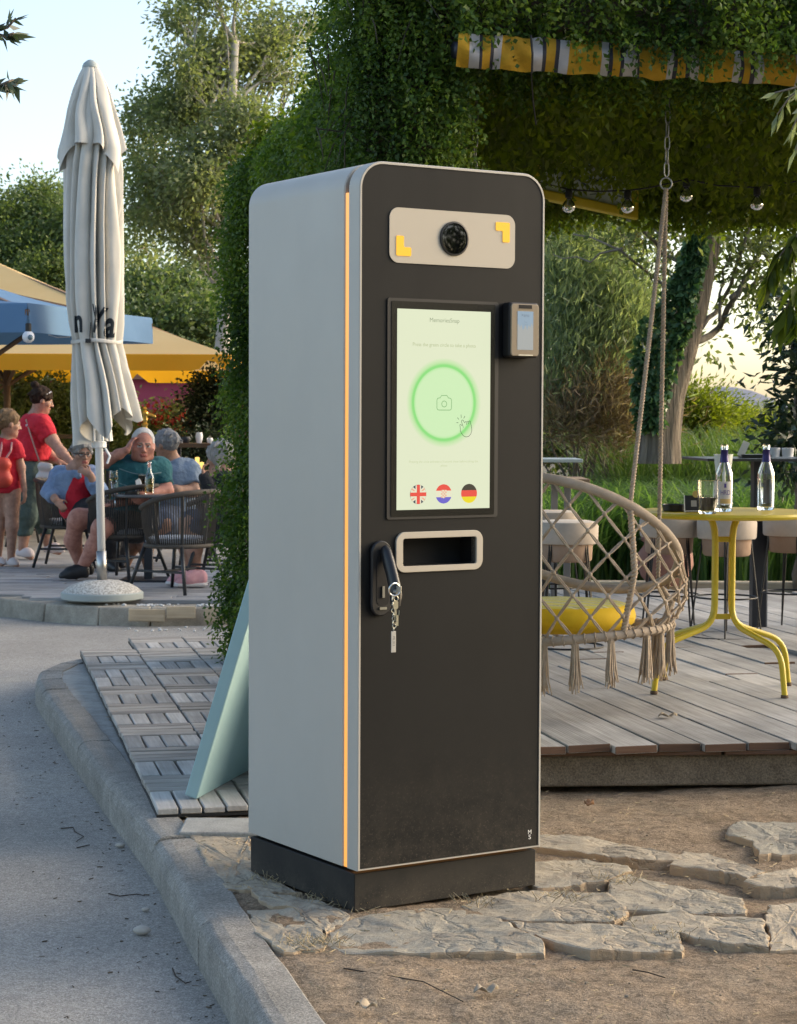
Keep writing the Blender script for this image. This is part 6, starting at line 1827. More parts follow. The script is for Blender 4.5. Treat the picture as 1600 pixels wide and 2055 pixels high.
# 4 girl
Y0 = 16.35; o_ = (A(15, 1135, Y0).x, Y0, TZ0); J = pj(o_, Y0)
p = person('girl with bare legs in a red shirt, a small red backpack on her back', o_)
b = Body(); hc, hh = J(18, 850, 0), .112; head(b, hc, hh, 300, -6, 0)
b.cap(J(14, 870, .02), J(10, 886, .02), .04, .046, 0, .03); b.cap(J(12, 900, .02), J(12, 950, .03), .085, .09, 0, .06); b.ell(J(13, 972, .03), (.105, .09, .09), 0, .05)
b.chain([J(32, 893, -.02), J(42, 938, -.02), J(49, 985, -.06)], [.04, .032, .022]); hand(b, J(49, 985, -.06), (.01, -.03, -.2), (1, -.3, 0), .78, .6)
b.chain([J(-8, 893, .04), J(-14, 938, .04), J(-14, 985, .0)], [.04, .032, .022]); hand(b, J(-14, 985, .0), (0, -.03, -.2), (-1, -.3, 0), .78, .6)
b.chain([J(24, 985, .0), J(24, 1055, -.02), J(22, 1126, .02)], [.075, .050, .027]); b.chain([J(2, 985, .06), J(-2, 1055, .04), J(-4, 1124, .08)], [.075, .050, .027]); b.cap(J(22, 1128, .02), J(34, 1134, -.04), .024, .02); b.cap(J(-4, 1127, .08), J(4, 1132, .02), .024, .02)
b.mesh('body', [m_sk, m_sk] + SKM, p, .0085)
g = Body(); g.cap(J(12, 900, .02), J(13, 978, .03), .105, .125, 0, .06, cut=[(J(11, 880, 0), (.1, 0, 1)), (J(13, 988, 0), (0, 0, -1))]); g.cap(J(30, 896, -.02), J(39, 922, -.02), .058, .055, 0, .03, cut=[(J(38, 921, -.02), (.25, 0, -1))]); g.cap(J(-6, 896, .04), J(-12, 922, .04), .058, .055, 0, .03, cut=[(J(-12, 921, .04), (-.2, 0, -1))])
sh = g.mesh('red_shirt', [m_red], p, .010)
m_sp = pm('shirt_white', (.60, .55, .56), .8); mb = MB()
mb.lathe([(.001, 0), (.032, 0), (.032, .004), (.001, .004)], 8, J(12, 925, -.115)); o = mb.build('shirt_print', m_sp, sh)
o.data.transform(Matrix.Translation(Vector(J(12, 925, -.118))) @ Matrix.Rotation(R(90), 4, 'X') @ Matrix.Translation(-Vector(J(12, 925, -.115))))
hair(p, hc, hh, 300, -6, 0, 'tail', m_hfair)
g = Body(); g.cap(J(-8, 932, -.12), J(8, 932, -.12), .06, .06, 0, .03); g.cap(J(-9, 962, -.13), J(9, 962, -.13), .066, .066, 0, .05); bk = g.mesh('backpack', [pm('coral_nylon', (.62, .06, .035), .6)], p, .010)
mb = MB()
for x0, x1 in ((-2, 2), (8, 22)): mb.tube([J(x0, 925, -.14), J(x1, 905, -.12), J(x1 + 2, 888, -.07)], .008, 6)
mb.build('backpack_strap', pm('strap_pink', (.55, .25, .24), .7), bk)
for h_, t_ in ((J(19, 1135, .04), J(37, 1140, -.06)), (J(-7, 1134, .10), J(12, 1138, .0))): shoe(p, 'sandal', h_, t_, .72, m_slip, None, .02)

# 5 man in polo shirt, seen from behind his shoulder
Y0 = 16.5; o_ = (A(350, 1000, Y0).x, Y0, TZ0); J = pj(o_, Y0)
p = person('seated grey haired man in a blue grey polo shirt, his face turned away', o_)
b = Body(); hc, hh = J(333, 893, -.02), .125; head(b, hc, hh, 60, -6, 0)
b.cap(J(342, 915, .02), J(350, 935, .03), .062, .07, 0, .05); b.cap(J(352, 960, .03), J(350, 1020, .05), .145, .15, 0, .08)
b.chain([J(380, 945, .02), J(388, 985, -.06), J(352, 985, -.20), J(318, 985, -.22)], [.064, .05, .044, .03]); hand(b, J(320, 985, -.22), (-.2, 0, -.02), (0, -.12, 1), .95, .8)
b.chain([J(320, 945, .10), J(312, 985, .05), J(300, 990, -.10)], [.062, .05, .034])
b.chain([J(345, 1040, .0), J(298, 1050, -.45), J(292, 1095, -.48), J(298, 1140, -.46)], [.115, .075, .064, .038]); b.chain([J(350, 1045, .10), J(330, 1052, -.35), J(262, 1100, -.35), J(250, 1138, -.30)], [.115, .075, .06, .038])
b.mesh('body', [m_sk3, m_sk3] + SKM, p, .0085)
g = Body(); g.cap(J(352, 958, .03), J(350, 1020, .05), .162, .168, 0, .08, cut=[(J(348, 932, 0), (-.3, 0, 1))]); g.cap(J(322, 945, .10), J(378, 945, .02), .085, .085, 0, .05); g.cap(J(380, 947, .02), J(386, 975, -.04), .086, .076, 0, .04, cut=[(J(386, 970, -.03), (.1, -.3, -1))]); g.cap(J(320, 945, .10), J(313, 975, .05), .082, .072, 0, .04, cut=[(J(313, 972, .05), (-.1, 0, -1))]); g.cap(J(338, 930, .0), J(356, 932, -.02), .062, .062, 0, .02, cut=[(J(346, 924, 0), (-.35, 0, 1))])
g.mesh('polo_shirt', [m_polo], p, .010)
g = Body(); g.chain([J(345, 1036, .0), J(304, 1048, -.40)], [.135, .095], 0, .05); g.chain([J(350, 1042, .10), J(332, 1050, -.32)], [.135, .095], 0, .05); g.mesh('shorts', [m_jean], p, .011)
hair(p, hc, hh, 60, -6, 0, 'short', m_hsalt)
shoe(p, 'grey_trainer', J(286, 1172, -.55), J(318, 1181, -.80), 1.05, m_camo, m_sole); shoe(p, 'grey_trainer', J(262, 1168, -.45), J(226, 1170, -.62), 1.05, m_camo, m_sole)

# 6 woman with grey bob at the vines
Y0 = 14.75; o_ = (A(445, 1000, Y0).x, Y0, TZ0); J = pj(o_, Y0)
p = person('seated woman with a grey bob and pink trainers, half hidden by the vines', o_)
b = Body(); hc, hh = J(443, 918, 0), .118; head(b, hc, hh, 75, -6, 0)
b.cap(J(450, 938, .0), J(455, 958, .0), .05, .06, 0, .04); b.cap(J(455, 970, .0), J(452, 1035, .0), .125, .14, 0, .07)
b.chain([J(448, 965, -.10), J(456, 1003, -.14), J(425, 985, -.18), J(412, 962, -.16)], [.054, .046, .040, .028]); hand(b, J(413, 963, -.16), (-.06, 0, .2), (-1, 0, .3), .9, .9)
b.chain([J(452, 1048, -.04), J(388, 1052, -.12), J(390, 1100, -.10), J(392, 1150, -.10)], [.12, .072, .06, .035]); b.chain([J(452, 1048, .10), J(380, 1050, .06), J(376, 1100, .06), J(378, 1148, .06)], [.12, .072, .06, .035])
b.mesh('body', [m_sk, m_sk] + SKM, p, .009)
g = Body(); g.cap(J(455, 968, .0), J(452, 1035, .0), .140, .155, 0, .07, cut=[(J(455, 950, 0), (-.3, 0, 1))]); g.cap(J(448, 967, -.10), J(454, 995, -.13), .076, .066, 0, .04, cut=[(J(454, 994, -.13), (.1, 0, -1))]); g.cap(J(424, 984, -.18), J(412, 958, -.16), .052, .045, 0, .03); g.mesh('black_top', [m_blkc], p, .011)
g = Body(); g.chain([J(450, 1046, -.04), J(396, 1050, -.11)], [.14, .092], 0, .05); g.chain([J(450, 1046, .10), J(390, 1048, .05)], [.14, .092], 0, .05); g.mesh('denim_skirt', [m_jean], p, .012)
hair(p, hc, hh, 75, -6, 0, 'bob', m_hgrey)
shoe(p, 'pink_trainer', J(404, 1176, -.36), J(350, 1180, -.42), 1.0, m_pink, m_sole); shoe(p, 'pink_trainer', J(386, 1172, -.15), J(333, 1176, -.20), 1.0, m_pink, m_sole)

# =================================================================== GREENERY
def sprays(o, d, L, k, ll, lw, droop=.35, tone=None, jit=.25):
    """little twigs each carrying k leaflets on both sides -> leaf arrays"""
    n = len(o); d = unit(d)
    side = unit(np.cross(d, RNG.normal(size=(n, 3))))
    P, D, T = [], [], []
    tone = RNG.normal(.5, .16, n) if tone is None else tone
    for i in range(k):
        t = (i + .6) / k
        p = o + d * L * t; p[:, 2] -= droop * L * t * t
        s = 1 if i % 2 else -1
        P.append(p); D.append(d * .55 + side * s * .9 + RNG.normal(size=(n, 3)) * jit + np.array([0, 0, -droop * t]))
        T.append(tone + RNG.normal(size=n) * .08 + t * .14)
    P, D, T = np.concatenate(P), np.concatenate(D), np.concatenate(T)
    return P, D, T, ll * (.7 + .6 * RNG.random(len(P))), lw * (.7 + .6 * RNG.random(len(P)))
# --- the vine covered pergola
m_vine = leafmat('vine_leaf', (.024, .055, .013), (.066, .125, .022), (.19, .27, .045), .4)
m_vine2 = leafmat('vine_leaf_under', (.05, .075, .012), (.12, .16, .02), (.21, .24, .04), .65)
m_stem = pm('vine_stem', (.035, .028, .018), .95, (.06, .05, .03), ns=8)
P0 = Vector((-.25, 6.9, 0))
perg = thing('vine_pergola', 'pergola wholly overgrown with dark green vines over the deck behind the kiosk', 'pergola', tuple(P0), ANG)
def surf(n, org, e1, e2, nrm, lump=.09, s=3.0, seed=0, out=.5, down=.55):
    """points on a lumpy face of the hedge with the way its twigs grow"""
    a, b = RNG.random(n), RNG.random(n)
    e1, e2, nrm = np.array(e1, float), np.array(e2, float), np.array(nrm, float)
    p = np.array(org, float) + a[:, None] * e1 + b[:, None] * e2
    la, lb = a * np.linalg.norm(e1), b * np.linalg.norm(e2)
    h = (hnoise(la + seed, lb + seed * 2, s, 31 + seed) - .5) * 2 * lump + (hnoise(la, lb, s * 3.3, 41 + seed) - .5) * lump
    p = p + nrm * (h + RNG.normal(size=n) * .02 - RNG.random(n) ** 2 * .08)[:, None]
    d = nrm * out + np.array([0, 0, -down]) + RNG.normal(size=(n, 3)) * .45
    tone = .42 + (hnoise(la + 9, lb, s * 1.7, 51 + seed) - .5) * .7 + RNG.normal(size=n) * .10
    return p, d, tone
def vine(name, faces, k, L, ll, lw, m, droop=.35):
    Ps = [surf(*f[:1], *f[1:5], **f[5]) for f in faces]
    o, d, t = (np.concatenate([q[i] for q in Ps]) for i in range(3))
    P, D, T, l, w = sprays(o, d, L, k, ll, lw, droop, t)
    ob = leaves(name, P, D, l, w, m, perg, T); ob['kind'] = 'stuff'
    return ob
RW, RD = 3.9, 3.3
# near post and front of the roof: small leaves
vine('post_leaves', [
    (3900, (.10, -.04, .3), (.38, 0, 0), (0, 0, 2.75), (0, -1, 0), dict(seed=1, lump=.085, s=5)),
    (2900, (.11, -.02, .3), (0, .45, 0), (0, 0, 2.75), (-1, 0, 0), dict(seed=2, lump=.075, s=5)),
    (1500, (.47, .0, .3), (0, .42, 0), (0, 0, 2.2), (1, 0, 0), dict(seed=3, lump=.06))], 9, .10, .0195, .012, m_vine, .5)
vine('front_leaves', [(4200, (.4, -.13, 2.50), (RW - .4, 0, 0), (0, 0, .55), (0, -1, 0), dict(seed=4, lump=.07)),
                      (900, (.4, -.02, 2.47), (RW - .4, 0, 0), (0, .25, 0), (0, 0, -1), dict(seed=14, lump=.04))], 9, .11, .024, .0145, m_vine)
vine('side_leaves', [(4200, (.24, .35, 2.34), (0, RD - .3, 0), (0, 0, .20), (-1, 0, 0), dict(seed=5, lump=.06)),
                     (4000, (.24, .3, 2.50), (0, RD - .3, 0), (.60, 0, .22), (-.4, 0, .9), dict(seed=6, lump=.06, down=.3)),
                     (1800, (.50, .4, 2.25), (0, RD - .6, 0), (0, 0, .5), (1, 0, 0), dict(seed=7, lump=.1))], 9, .14, .026, .014, m_vine, .8)
vine('rear_post_leaves', [(2200, (.15, RD - .38, .02), (0, .4, 0), (0, 0, 2.5), (-1, 0, 0), dict(seed=8, lump=.07)),
                          (2200, (.15, RD - .40, .02), (.36, 0, 0), (0, 0, 2.5), (0, -1, 0), dict(seed=9, lump=.07))], 9, .13, .026, .014, m_vine, .7)
vine('ceiling_leaves', [(6200, (.2, .1, 2.53), (RW - .2, 0, 0), (0, RD, 0), (0, 0, -1), dict(seed=10, lump=.10, out=.8, down=.3)),
                        (4200, (.45, .1, 2.66), (RW - .35, 0, 0), (0, RD, 0), (0, 0, 1), dict(seed=11, lump=.12, out=.2, down=.1)),
                        (2600, (.2, RD - .15, 2.43), (RW - .2, 0, 0), (0, 0, .35), (0, -1, 0), dict(seed=12, lump=.07, out=.3, down=.9)),
                        (900, (.2, RD - .05, 2.42), (RW - .2, 0, 0), (0, .1, 0), (0, 0, -1), dict(seed=13, lump=.10, out=.9, down=.5))], 9, .17, .042, .022, m_vine2, .5)
for nm, c, s in (('post', (.29, .20, 1.4), (.26, .28, 2.8)), ('post', (.34, RD - .20, 1.22), (.26, .26, 2.44)), ('post', (RW - .1, .2, 1.4), (.2, .2, 2.8)), ('post', (RW - .1, RD - .2, 1.3), (.2, .2, 2.6)),
                 ('beam', (RW / 2 + .2, .16, 2.82), (RW - .4, .16, .40)), ('beam', (.42, RD / 2, 2.48), (.16, RD, .16)), ('beam', (RW / 2 + .3, RD - .06, 2.54), (RW - .6, .12, .2)), ('vine_mat', (RW / 2 + .25, RD / 2, 2.60), (RW - .5, RD - .1, .04))):
    MB().box(c, s).build(nm, m_stem, perg)
ow, dw, tw = surf(110, (-.05, -.05, 1.6), (.5, 0, 0), (0, 0, 1.3), (0, -1, 0), seed=15)
mb = MB()
for i in range(60):
    p = Vector(ow[i]); d = Vector(unit(dw[i:i + 1])[0]); mb.tube([p, p + d * .10, p + d * .18 - Vector((0, 0, .04))], [.003, .0025, .001], 4)
mb.build('twigs', m_stem, perg)

# --- trees: every one a trunk with limbs and a crown of its own
m_bark = pm('bark', (.13, .105, .08), .95, (.22, .19, .15), ns=6, bump=.8, bs=30, bd=.02)
m_pale = pm('pale_bark', (.34, .31, .26), .9, (.46, .43, .37), ns=5)
def tree(name, label, cat, base, blobs, n, leaf, m, spread, trunk=None, bark=None, group=None, clump=14, limbs=True, up=0.0, jd=.5, ratio=.55, lobes=0):
    """base point; blobs = (px, py, Y, rx px, rz px, share) read off the photograph"""
    base = Vector(base); t = thing(name, label, cat, tuple(base), 0, group)
    bl = []; tot = sum(b[5] for b in blobs)
    for px, py, Y, rx, rz, sh in blobs:
        c = A(px, py, Y) - base; k = Y / F_PX
        bl.append((tuple(c), (rx * k, (rx + rz) * .5 * k, rz * k), max(clump, int(n * sh / tot))))
    if lobes:
        nb = []
        for c, r3, k in bl:
            for _ in range(lobes):
                d = unit(RNG.normal(size=3)); f = RNG.uniform(.42, .62)
                nb.append((tuple(np.array(c) + d * np.array(r3) * RNG.uniform(.35, .85)), tuple(np.array(r3) * f * np.array([1, 1, .8])), max(clump, k // lobes)))
        bl = nb
    P, D, T = crown_points(bl, n, spread, clump)
    D[:, 2] += up
    o = leaves('crown', P, D, leaf * (.7 + .6 * RNG.random(len(P))), leaf * ratio * (.7 + .6 * RNG.random(len(P))), m, t, T); o['kind'] = 'stuff'
    mb = MB()
    tr = trunk or ((0, 0, 0), tuple(np.mean([b[0] for b in bl], axis=0)), .15)
    if cat in ('shrub', 'conifer'): tr = (tr[0], tr[1], .035)
    a, b, r_ = Vector(tr[0]), Vector(tr[1]), tr[2]
    pth = limb(mb, a, b, r_, r_ * .45, .03, 8, 8)
    for c, r3, _ in bl:
        s = pth[random.randint(3, 7)]
        q = limb(mb, s, Vector(c) + Vector((0, 0, r3[2] * .3)), r_ * (.30 if not lobes else .24), r_ * .07, .05, 6, 6)
        for _k in range(4):
            e = Vector(c) + Vector((random.uniform(-1, 1) * r3[0], random.uniform(-1, 1) * r3[1], random.uniform(-.6, .9) * r3[2])) * .9
            limb(mb, q[random.randint(2, 5)], e, r_ * .11, r_ * .03, .06, 5, 5)
    mb.build('trunk', bark or m_bark, t, smooth=True)
    return t
m_l1 = leafmat('poplar_leaf', (.11, .145, .075), (.19, .225, .12), (.31, .33, .20), .5)
m_l2 = leafmat('oak_leaf', (.06, .10, .04), (.12, .165, .06), (.22, .26, .10), .4)
m_l3 = leafmat('cypress_leaf', (.008, .018, .012), (.018, .035, .022), (.035, .06, .035), .2)
tree('poplar_tree', 'tall loose poplar with pale branches rising behind the closed parasol', 'tree', (-3.1, 34, -.1), [
    (335, 215, 34, 70, 75, 1.1), (300, 260, 35, 45, 65, .5), (415, 130, 34, 85, 95, 1.3), (345, 50, 35, 42, 42, .35), (505, 70, 35, 85, 85, 1.0), (470, 230, 33, 95, 85, 1.1), (560, 150, 35, 70, 80, .6),
    (330, 350, 34, 75, 85, 1.0), (420, 330, 33, 80, 90, 1.1), (300, 330, 35, 45, 60, .4), (380, 450, 34, 90, 80, 1.0), (300, 470, 35, 55, 70, .5), (440, -20, 34, 90, 60, .6), (590, 40, 36, 60, 70, .4)],
    30000, .094, m_l1, .20, ((0, 0, 0), (.35, 0, 7.6), .15), m_pale, clump=24, lobes=4)
tree('bushy_tree', 'dense bushy tree with a pale green top at the left edge of the picture', 'tree', (-8.6, 44, -.1), [(20, 440, 44, 60, 60, 1), (70, 415, 45, 45, 45, .7), (-40, 460, 44, 60, 80, .8), (40, 520, 43, 80, 60, 1)], 22000, .10, m_l2, .30, group=None, lobes=3)
tree('bushy_tree', 'dense dark tree just left of the closed parasol, above the blue canopy', 'tree', (-7.0, 43, -.1), [(125, 440, 44, 40, 55, .8), (150, 480, 43, 60, 70, 1), (105, 530, 42, 60, 60, 1), (175, 540, 43, 50, 60, .7)], 19000, .10, m_l2, .30, lobes=3)
tree('bushy_tree', 'broad green tree right of the closed parasol under the poplar', 'tree', (-4.6, 40, -.1), [(300, 590, 40, 75, 65, 1), (395, 590, 41, 70, 70, 1), (340, 670, 39, 90, 60, 1), (430, 660, 39, 60, 70, .8), (270, 670, 39, 45, 60, .6)], 17000, .12, leafmat('lime_leaf', (.06, .11, .05), (.13, .18, .08), (.24, .28, .14), .4), .36)
tree('conifer', 'dark blue green conifer under the yellow parasol beside the vines', 'conifer', (-2.2, 22, -.05), [(420, 800, 21.5, 24, 45, 1), (425, 860, 21.5, 36, 50, 1.2), (432, 780, 21.5, 40, 40, .6), (412, 905, 21, 34, 40, .8), (415, 980, 20.8, 40, 60, 1)], 12000, .05, m_l3, .10, clump=20)
m_ol = leafmat('oleander_leaf', (.06, .10, .045), (.12, .16, .075), (.22, .26, .13), .35)
t = tree('oleander', 'oleander bush with red flowers in front of the red wall', 'shrub', (-2.75, 23, -.05), [(330, 868, 23, 42, 34, 1), (375, 845, 23, 36, 40, 1), (300, 890, 22.5, 36, 36, .8), (362, 890, 22.5, 40, 45, 1), (330, 960, 22.4, 55, 60, 1.0)], 9000, .065, m_ol, .13, ratio=.35)
P, D, T = crown_points([(tuple(A(x, y, 22.6) - Vector((-2.75, 23, -.05))), (.14, .14, .14), k) for x, y, k in ((365, 870, 420), (385, 850, 260), (372, 905, 200), (335, 850, 90), (400, 880, 200), (312, 830, 60))], 0, .07, 10)
leaves('blossoms', P, D, .055, .05, leafmat('red_blossom', (.30, .025, .04), (.45, .05, .07), (.55, .12, .13), .3), t, T)['kind'] = 'stuff'
tree('shrub', 'green shrub with small pale flowers behind the woman in red', 'shrub', (-4.4, 24, -.05), [(20, 810, 24, 55, 55, 1), (90, 800, 24, 45, 50, 1), (130, 840, 24, 45, 55, 1), (50, 870, 23.5, 60, 50, 1), (165, 810, 24.3, 40, 50, .6), (30, 960, 23, 70, 60, 1), (120, 950, 23, 60, 60, 1)], 17000, .07, m_ol, .16, ratio=.45)
tree('shrub', 'low green shrub half hidden by the hem of the closed parasol', 'shrub', (-3.5, 24.5, -.05), [(205, 850, 24, 40, 40, 1), (255, 885, 23.5, 40, 36, 1), (190, 880, 23.5, 40, 40, .8), (220, 960, 23, 60, 60, 1.2)], 9000, .07, m_l2, .16, ratio=.45)

# right side
TR = Vector((A(1318, 905, 15.5).x, 15.5, .0))
m_lacy = leafmat('ash_leaf', (.06, .09, .035), (.12, .15, .065), (.22, .25, .12), .5)
t = thing('ivy_tree', 'leaning tree with a thick ribbed trunk half wrapped in dark ivy', 'tree', tuple(TR))
tp = [(1320, 930, 46), (1322, 880, 42), (1336, 800, 36), (1362, 715, 33), (1388, 620, 31), (1410, 520, 30), (1428, 420, 31), (1448, 330, 30), (1470, 220, 28)]
mb = MB(); n = 28; V = []
for px, py, w in tp:
    c = A(px, py, 15.5) - TR; r_ = w * 15.5 / F_PX
    for j in range(n):
        a = 2 * math.pi * j / n; k = 1 + .07 * math.cos(9 * a + py * .01) + random.uniform(-.03, .03)
        V.append((c.x + r_ * k * math.cos(a), c.y + r_ * k * math.sin(a), c.z))
m_trunk = pm('ribbed_bark', (.15, .12, .09), .95, (.29, .235, .175), ns=2.6, bump=1.0, bs=5, bd=.06, stretch=(11, 11, .6), lo=.4, hi=.6)
mk('trunk', V, [(i * n + j, i * n + (j + 1) % n, (i + 1) * n + (j + 1) % n, (i + 1) * n + j) for i in range(len(tp) - 1) for j in range(n)], m_trunk, t, smooth=True)
mb = MB()
for pts, r0 in (([(1385, 690), (1440, 655), (1475, 590), (1530, 500), (1610, 430)], .032), ([(1412, 655), (1450, 610), (1490, 480), (1520, 400)], .022), ([(1470, 600), (1520, 560), (1610, 500)], .02), ([(1405, 560), (1430, 480), (1450, 400)], .018),
                ([(1440, 640), (1446, 560), (1470, 500)], .014), ([(1400, 560), (1330, 500), (1280, 450), (1230, 420)], .022), ([(1380, 600), (1320, 560), (1250, 500), (1150, 470)], .018), ([(1340, 500), (1300, 430), (1260, 380)], .015), ([(1430, 450), (1500, 400), (1580, 360)], .03), ([(1250, 505), (1180, 520), (1110, 510)], .010), ([(1530, 500), (1560, 560), (1600, 590)], .012)):
    P = [A(x, y, 15.5 + (random.uniform(.0, .6) if i_ else 0)) - TR for i_, (x, y) in enumerate(pts)]; k = len(P)
    Q = []
    for i in range(k - 1):
        for f in (0, .33, .66): Q.append(P[i].lerp(P[i + 1], f) + Vector((random.uniform(-1, 1), 0, random.uniform(-1, 1))) * .025)
    Q.append(P[-1]); mb.tube(Q, [r0 * (1 - .75 * i / len(Q)) for i in range(len(Q))], 7)
mb.build('limbs', m_bark, t, smooth=True)
ip = []
for y0 in np.linspace(440, 860, 2400):
    f = np.interp(y0, [420, 520, 620, 715, 800, 880], [1422, 1408, 1384, 1350, 1328, 1318]); wl = np.interp(y0, [440, 520, 600, 660, 720, 800, 860], [28, 40, 60, 85, 75, 52, 40])
    x = f - 4 + random.uniform(-1, 0.25) * wl; ip.append(A(x, y0, 15.5 - .11 - .06 * random.random() - .10 * max(0, 1 - abs(x - f) / 40)) - TR)
ip = np.array(ip)
leaves('ivy', ip, RNG.normal(size=ip.shape) * .5 + [0, -.6, -.6], .062 * (.7 + .6 * RNG.random(len(ip))), .055, leafmat('ivy_leaf', (.03, .075, .035), (.075, .145, .065), (.17, .26, .11), .3, .3), t, fold=.1)['kind'] = 'stuff'
bl = [(px, py, Y, rx, rz, n) for px, py, Y, rx, rz, n in ((1180, 440, 17, 90, 50, 620), (1280, 420, 16, 80, 50, 420), (1250, 490, 16, 75, 40, 260), (1130, 500, 17, 60, 40, 300), (1345, 450, 15.8, 40, 60, 220), (1500, 430, 15.8, 70, 50, 560), (1570, 480, 15.8, 60, 60, 460), (1490, 540, 15.8, 60, 50, 340), (1560, 570, 15.8, 55, 45, 360), (1500, 620, 15.8, 50, 25, 120), (1425, 690, 15.9, 30, 30, 50), (1425, 440, 15.1, 40, 60, 130), (1330, 545, 15.8, 40, 30, 90), (1550, 660, 15.6, 35, 30, 70), (1300, 340, 16, 160, 40, 500), (1500, 350, 15.5, 120, 40, 420))]
P, D, T = crown_points([(tuple(A(px, py, Y) - TR), (rx * Y / F_PX, .5, rz * Y / F_PX), n) for px, py, Y, rx, rz, n in bl], 0, .13, 9)
leaves('crown', P, D, .075 * (.7 + .6 * RNG.random(len(P))), .032, m_lacy, t, T)['kind'] = 'stuff'
m_br = leafmat('dry_olive_leaf', (.07, .06, .03), (.11, .10, .05), (.17, .16, .09), .4)
tree('broadleaf_tree', 'far olive brown tree showing above the bush next to the kiosk', 'tree', (3.3, 30, -.1), [(1130, 420, 30, 60, 60, 1), (1200, 470, 30, 60, 50, .8), (1120, 520, 30, 50, 50, .7), (1270, 440, 30, 50, 40, .5)], 5200, .11, m_br, .3)
m_wil = leafmat('willow_leaf', (.11, .16, .105), (.22, .27, .17), (.42, .45, .28), .5)
WB = Vector((A(1190, 900, 17).x, 17, .0))
tree('shrub', 'low dense bush behind the stems of the willow leaved bush', 'shrub', (A(1150, 900, 20).x, 20, 0), [(1100, 830, 20, 60, 60, 1), (1170, 850, 20, 60, 50, 1), (1240, 850, 20, 55, 50, 1), (1110, 890, 20, 60, 30, .6), (1200, 890, 20, 70, 30, .6)], 9000, .075, m_l2, .15, ratio=.45)
t = thing('willow_bush', 'large grey green willow leaved bush with brown dry stems at its foot', 'bush', tuple(WB))
bl = [(1120, 560, 70, 60, 1), (1190, 570, 75, 65, 1.1), (1250, 600, 55, 55, .8), (1120, 660, 70, 80, 1.2), (1200, 680, 85, 80, 1.3), (1260, 690, 50, 70, .8), (1110, 770, 60, 80, 1), (1180, 780, 70, 70, .8), (1285, 640, 30, 50, .3)]
P, D, T = crown_points([(tuple(A(px, py, 17) - WB), (rx * 17 / F_PX, .5, rz * 17 / F_PX), int(3000 * s)) for px, py, rx, rz, s in bl], 0, .16, 16)
D = unit(D) * .5 + np.array([.12, 0, .75]) + RNG.normal(size=D.shape) * .25
leaves('crown', P, D, .095 * (.7 + .6 * RNG.random(len(P))), .014, m_wil, t, T)['kind'] = 'stuff'
P, D, T = crown_points([(tuple(A(px, py, 16.6) - WB), (rx * 16.6 / F_PX, .35, rz * 16.6 / F_PX), n) for px, py, rx, rz, n in ((1230, 800, 65, 65, 2600), (1180, 840, 70, 40, 1600), (1270, 840, 40, 50, 1400), (1120, 840, 50, 40, 900))], 0, .15, 16)
D = unit(D) * .6 + np.array([.2, 0, .5]) + RNG.normal(size=D.shape) * .3
leaves('dry_stems', P, D, .13, .010, leafmat('dry_stem', (.12, .075, .045), (.21, .145, .09), (.33, .26, .17), .3), t, T)['kind'] = 'stuff'
mb = MB()
for i in range(26):
    limb(mb, (random.uniform(-.3, .3), random.uniform(-.2, .2), 0), (random.uniform(-.6, .6), random.uniform(-.3, .3), random.uniform(.9, 1.9)), .018, .005, .05, 5, 6)
mb.build('stems', m_bark, t, smooth=True)

# tall arching grass: long blades
def grass(name, n, f, hmin, hmax, m, w=.008, lean=.45, lab=None):
    B = np.array([f() for _ in range(n)]); h = RNG.uniform(hmin, hmax, n); a = RNG.uniform(0, 2 * math.pi, n)
    ln = lean * (.3 + RNG.random(n)) * h; dx = np.stack([np.cos(a), np.sin(a), np.zeros(n)], 1)
    S = np.stack([-np.sin(a + RNG.normal(size=n) * .6), np.cos(a), np.zeros(n)], 1); S = unit(S)
    V = np.zeros((n, 5, 2, 3))
    for i, t in enumerate((0, .3, .6, .85, 1)):
        c = B + dx * (ln * t ** 2.2)[:, None]; c[:, 2] += h * (t - .28 * t ** 3.2 * lean * 1.6)
        ww = w * (1 - t ** 2 * .92)
        V[:, i, 0] = c - S * ww / 2; V[:, i, 1] = c + S * ww / 2
    idx = np.arange(n * 10).reshape(n, 5, 2)
    Q = np.stack([idx[:, :-1, 0], idx[:, :-1, 1], idx[:, 1:, 1], idx[:, 1:, 0]], -1).reshape(-1, 4)
    tone = np.repeat(np.clip(RNG.normal(.5, .2, n), 0, 1), 4)
    o = mkq(name, V.reshape(-1, 3), Q, m, tone=tone); tag(o, lab, None, None, 'stuff'); return o
m_grass = leafmat('grass_blade', (.045, .10, .035), (.10, .185, .06), (.25, .34, .14), .5)
def gpos():
    while True:
        x, y = random.uniform(.75, 3.4), random.uniform(13.5, 16.5)
        if y > 13.7 + .25 * math.sin(x * 5): return (x, y, .05)
grass('tall_grass', 9500, gpos, .5, 1.15, m_grass, .017, .75, 'tall arching green grass growing between the deck and the trees')
grass('tall_grass', 3600, lambda: (random.uniform(1.75, 3.6), random.uniform(16.3, 18.5), .05), .9, 1.45, leafmat('reed_blade', (.06, .11, .03), (.11, .18, .05), (.22, .28, .10), .4), .018, .45, 'taller yellow green grass behind the bar table')
m_yg = leafmat('broom_leaf', (.09, .12, .012), (.17, .21, .02), (.30, .32, .05), .45)
tree('shrub', 'yellow green bush at the foot of the ivy covered trunk', 'shrub', (A(1400, 880, 19).x, 19, 0), [(1390, 812, 19, 34, 38, 1), (1420, 840, 19, 40, 40, 1), (1380, 850, 19, 35, 45, .8)], 6000, .06, m_yg, .12, ratio=.3, up=.5)
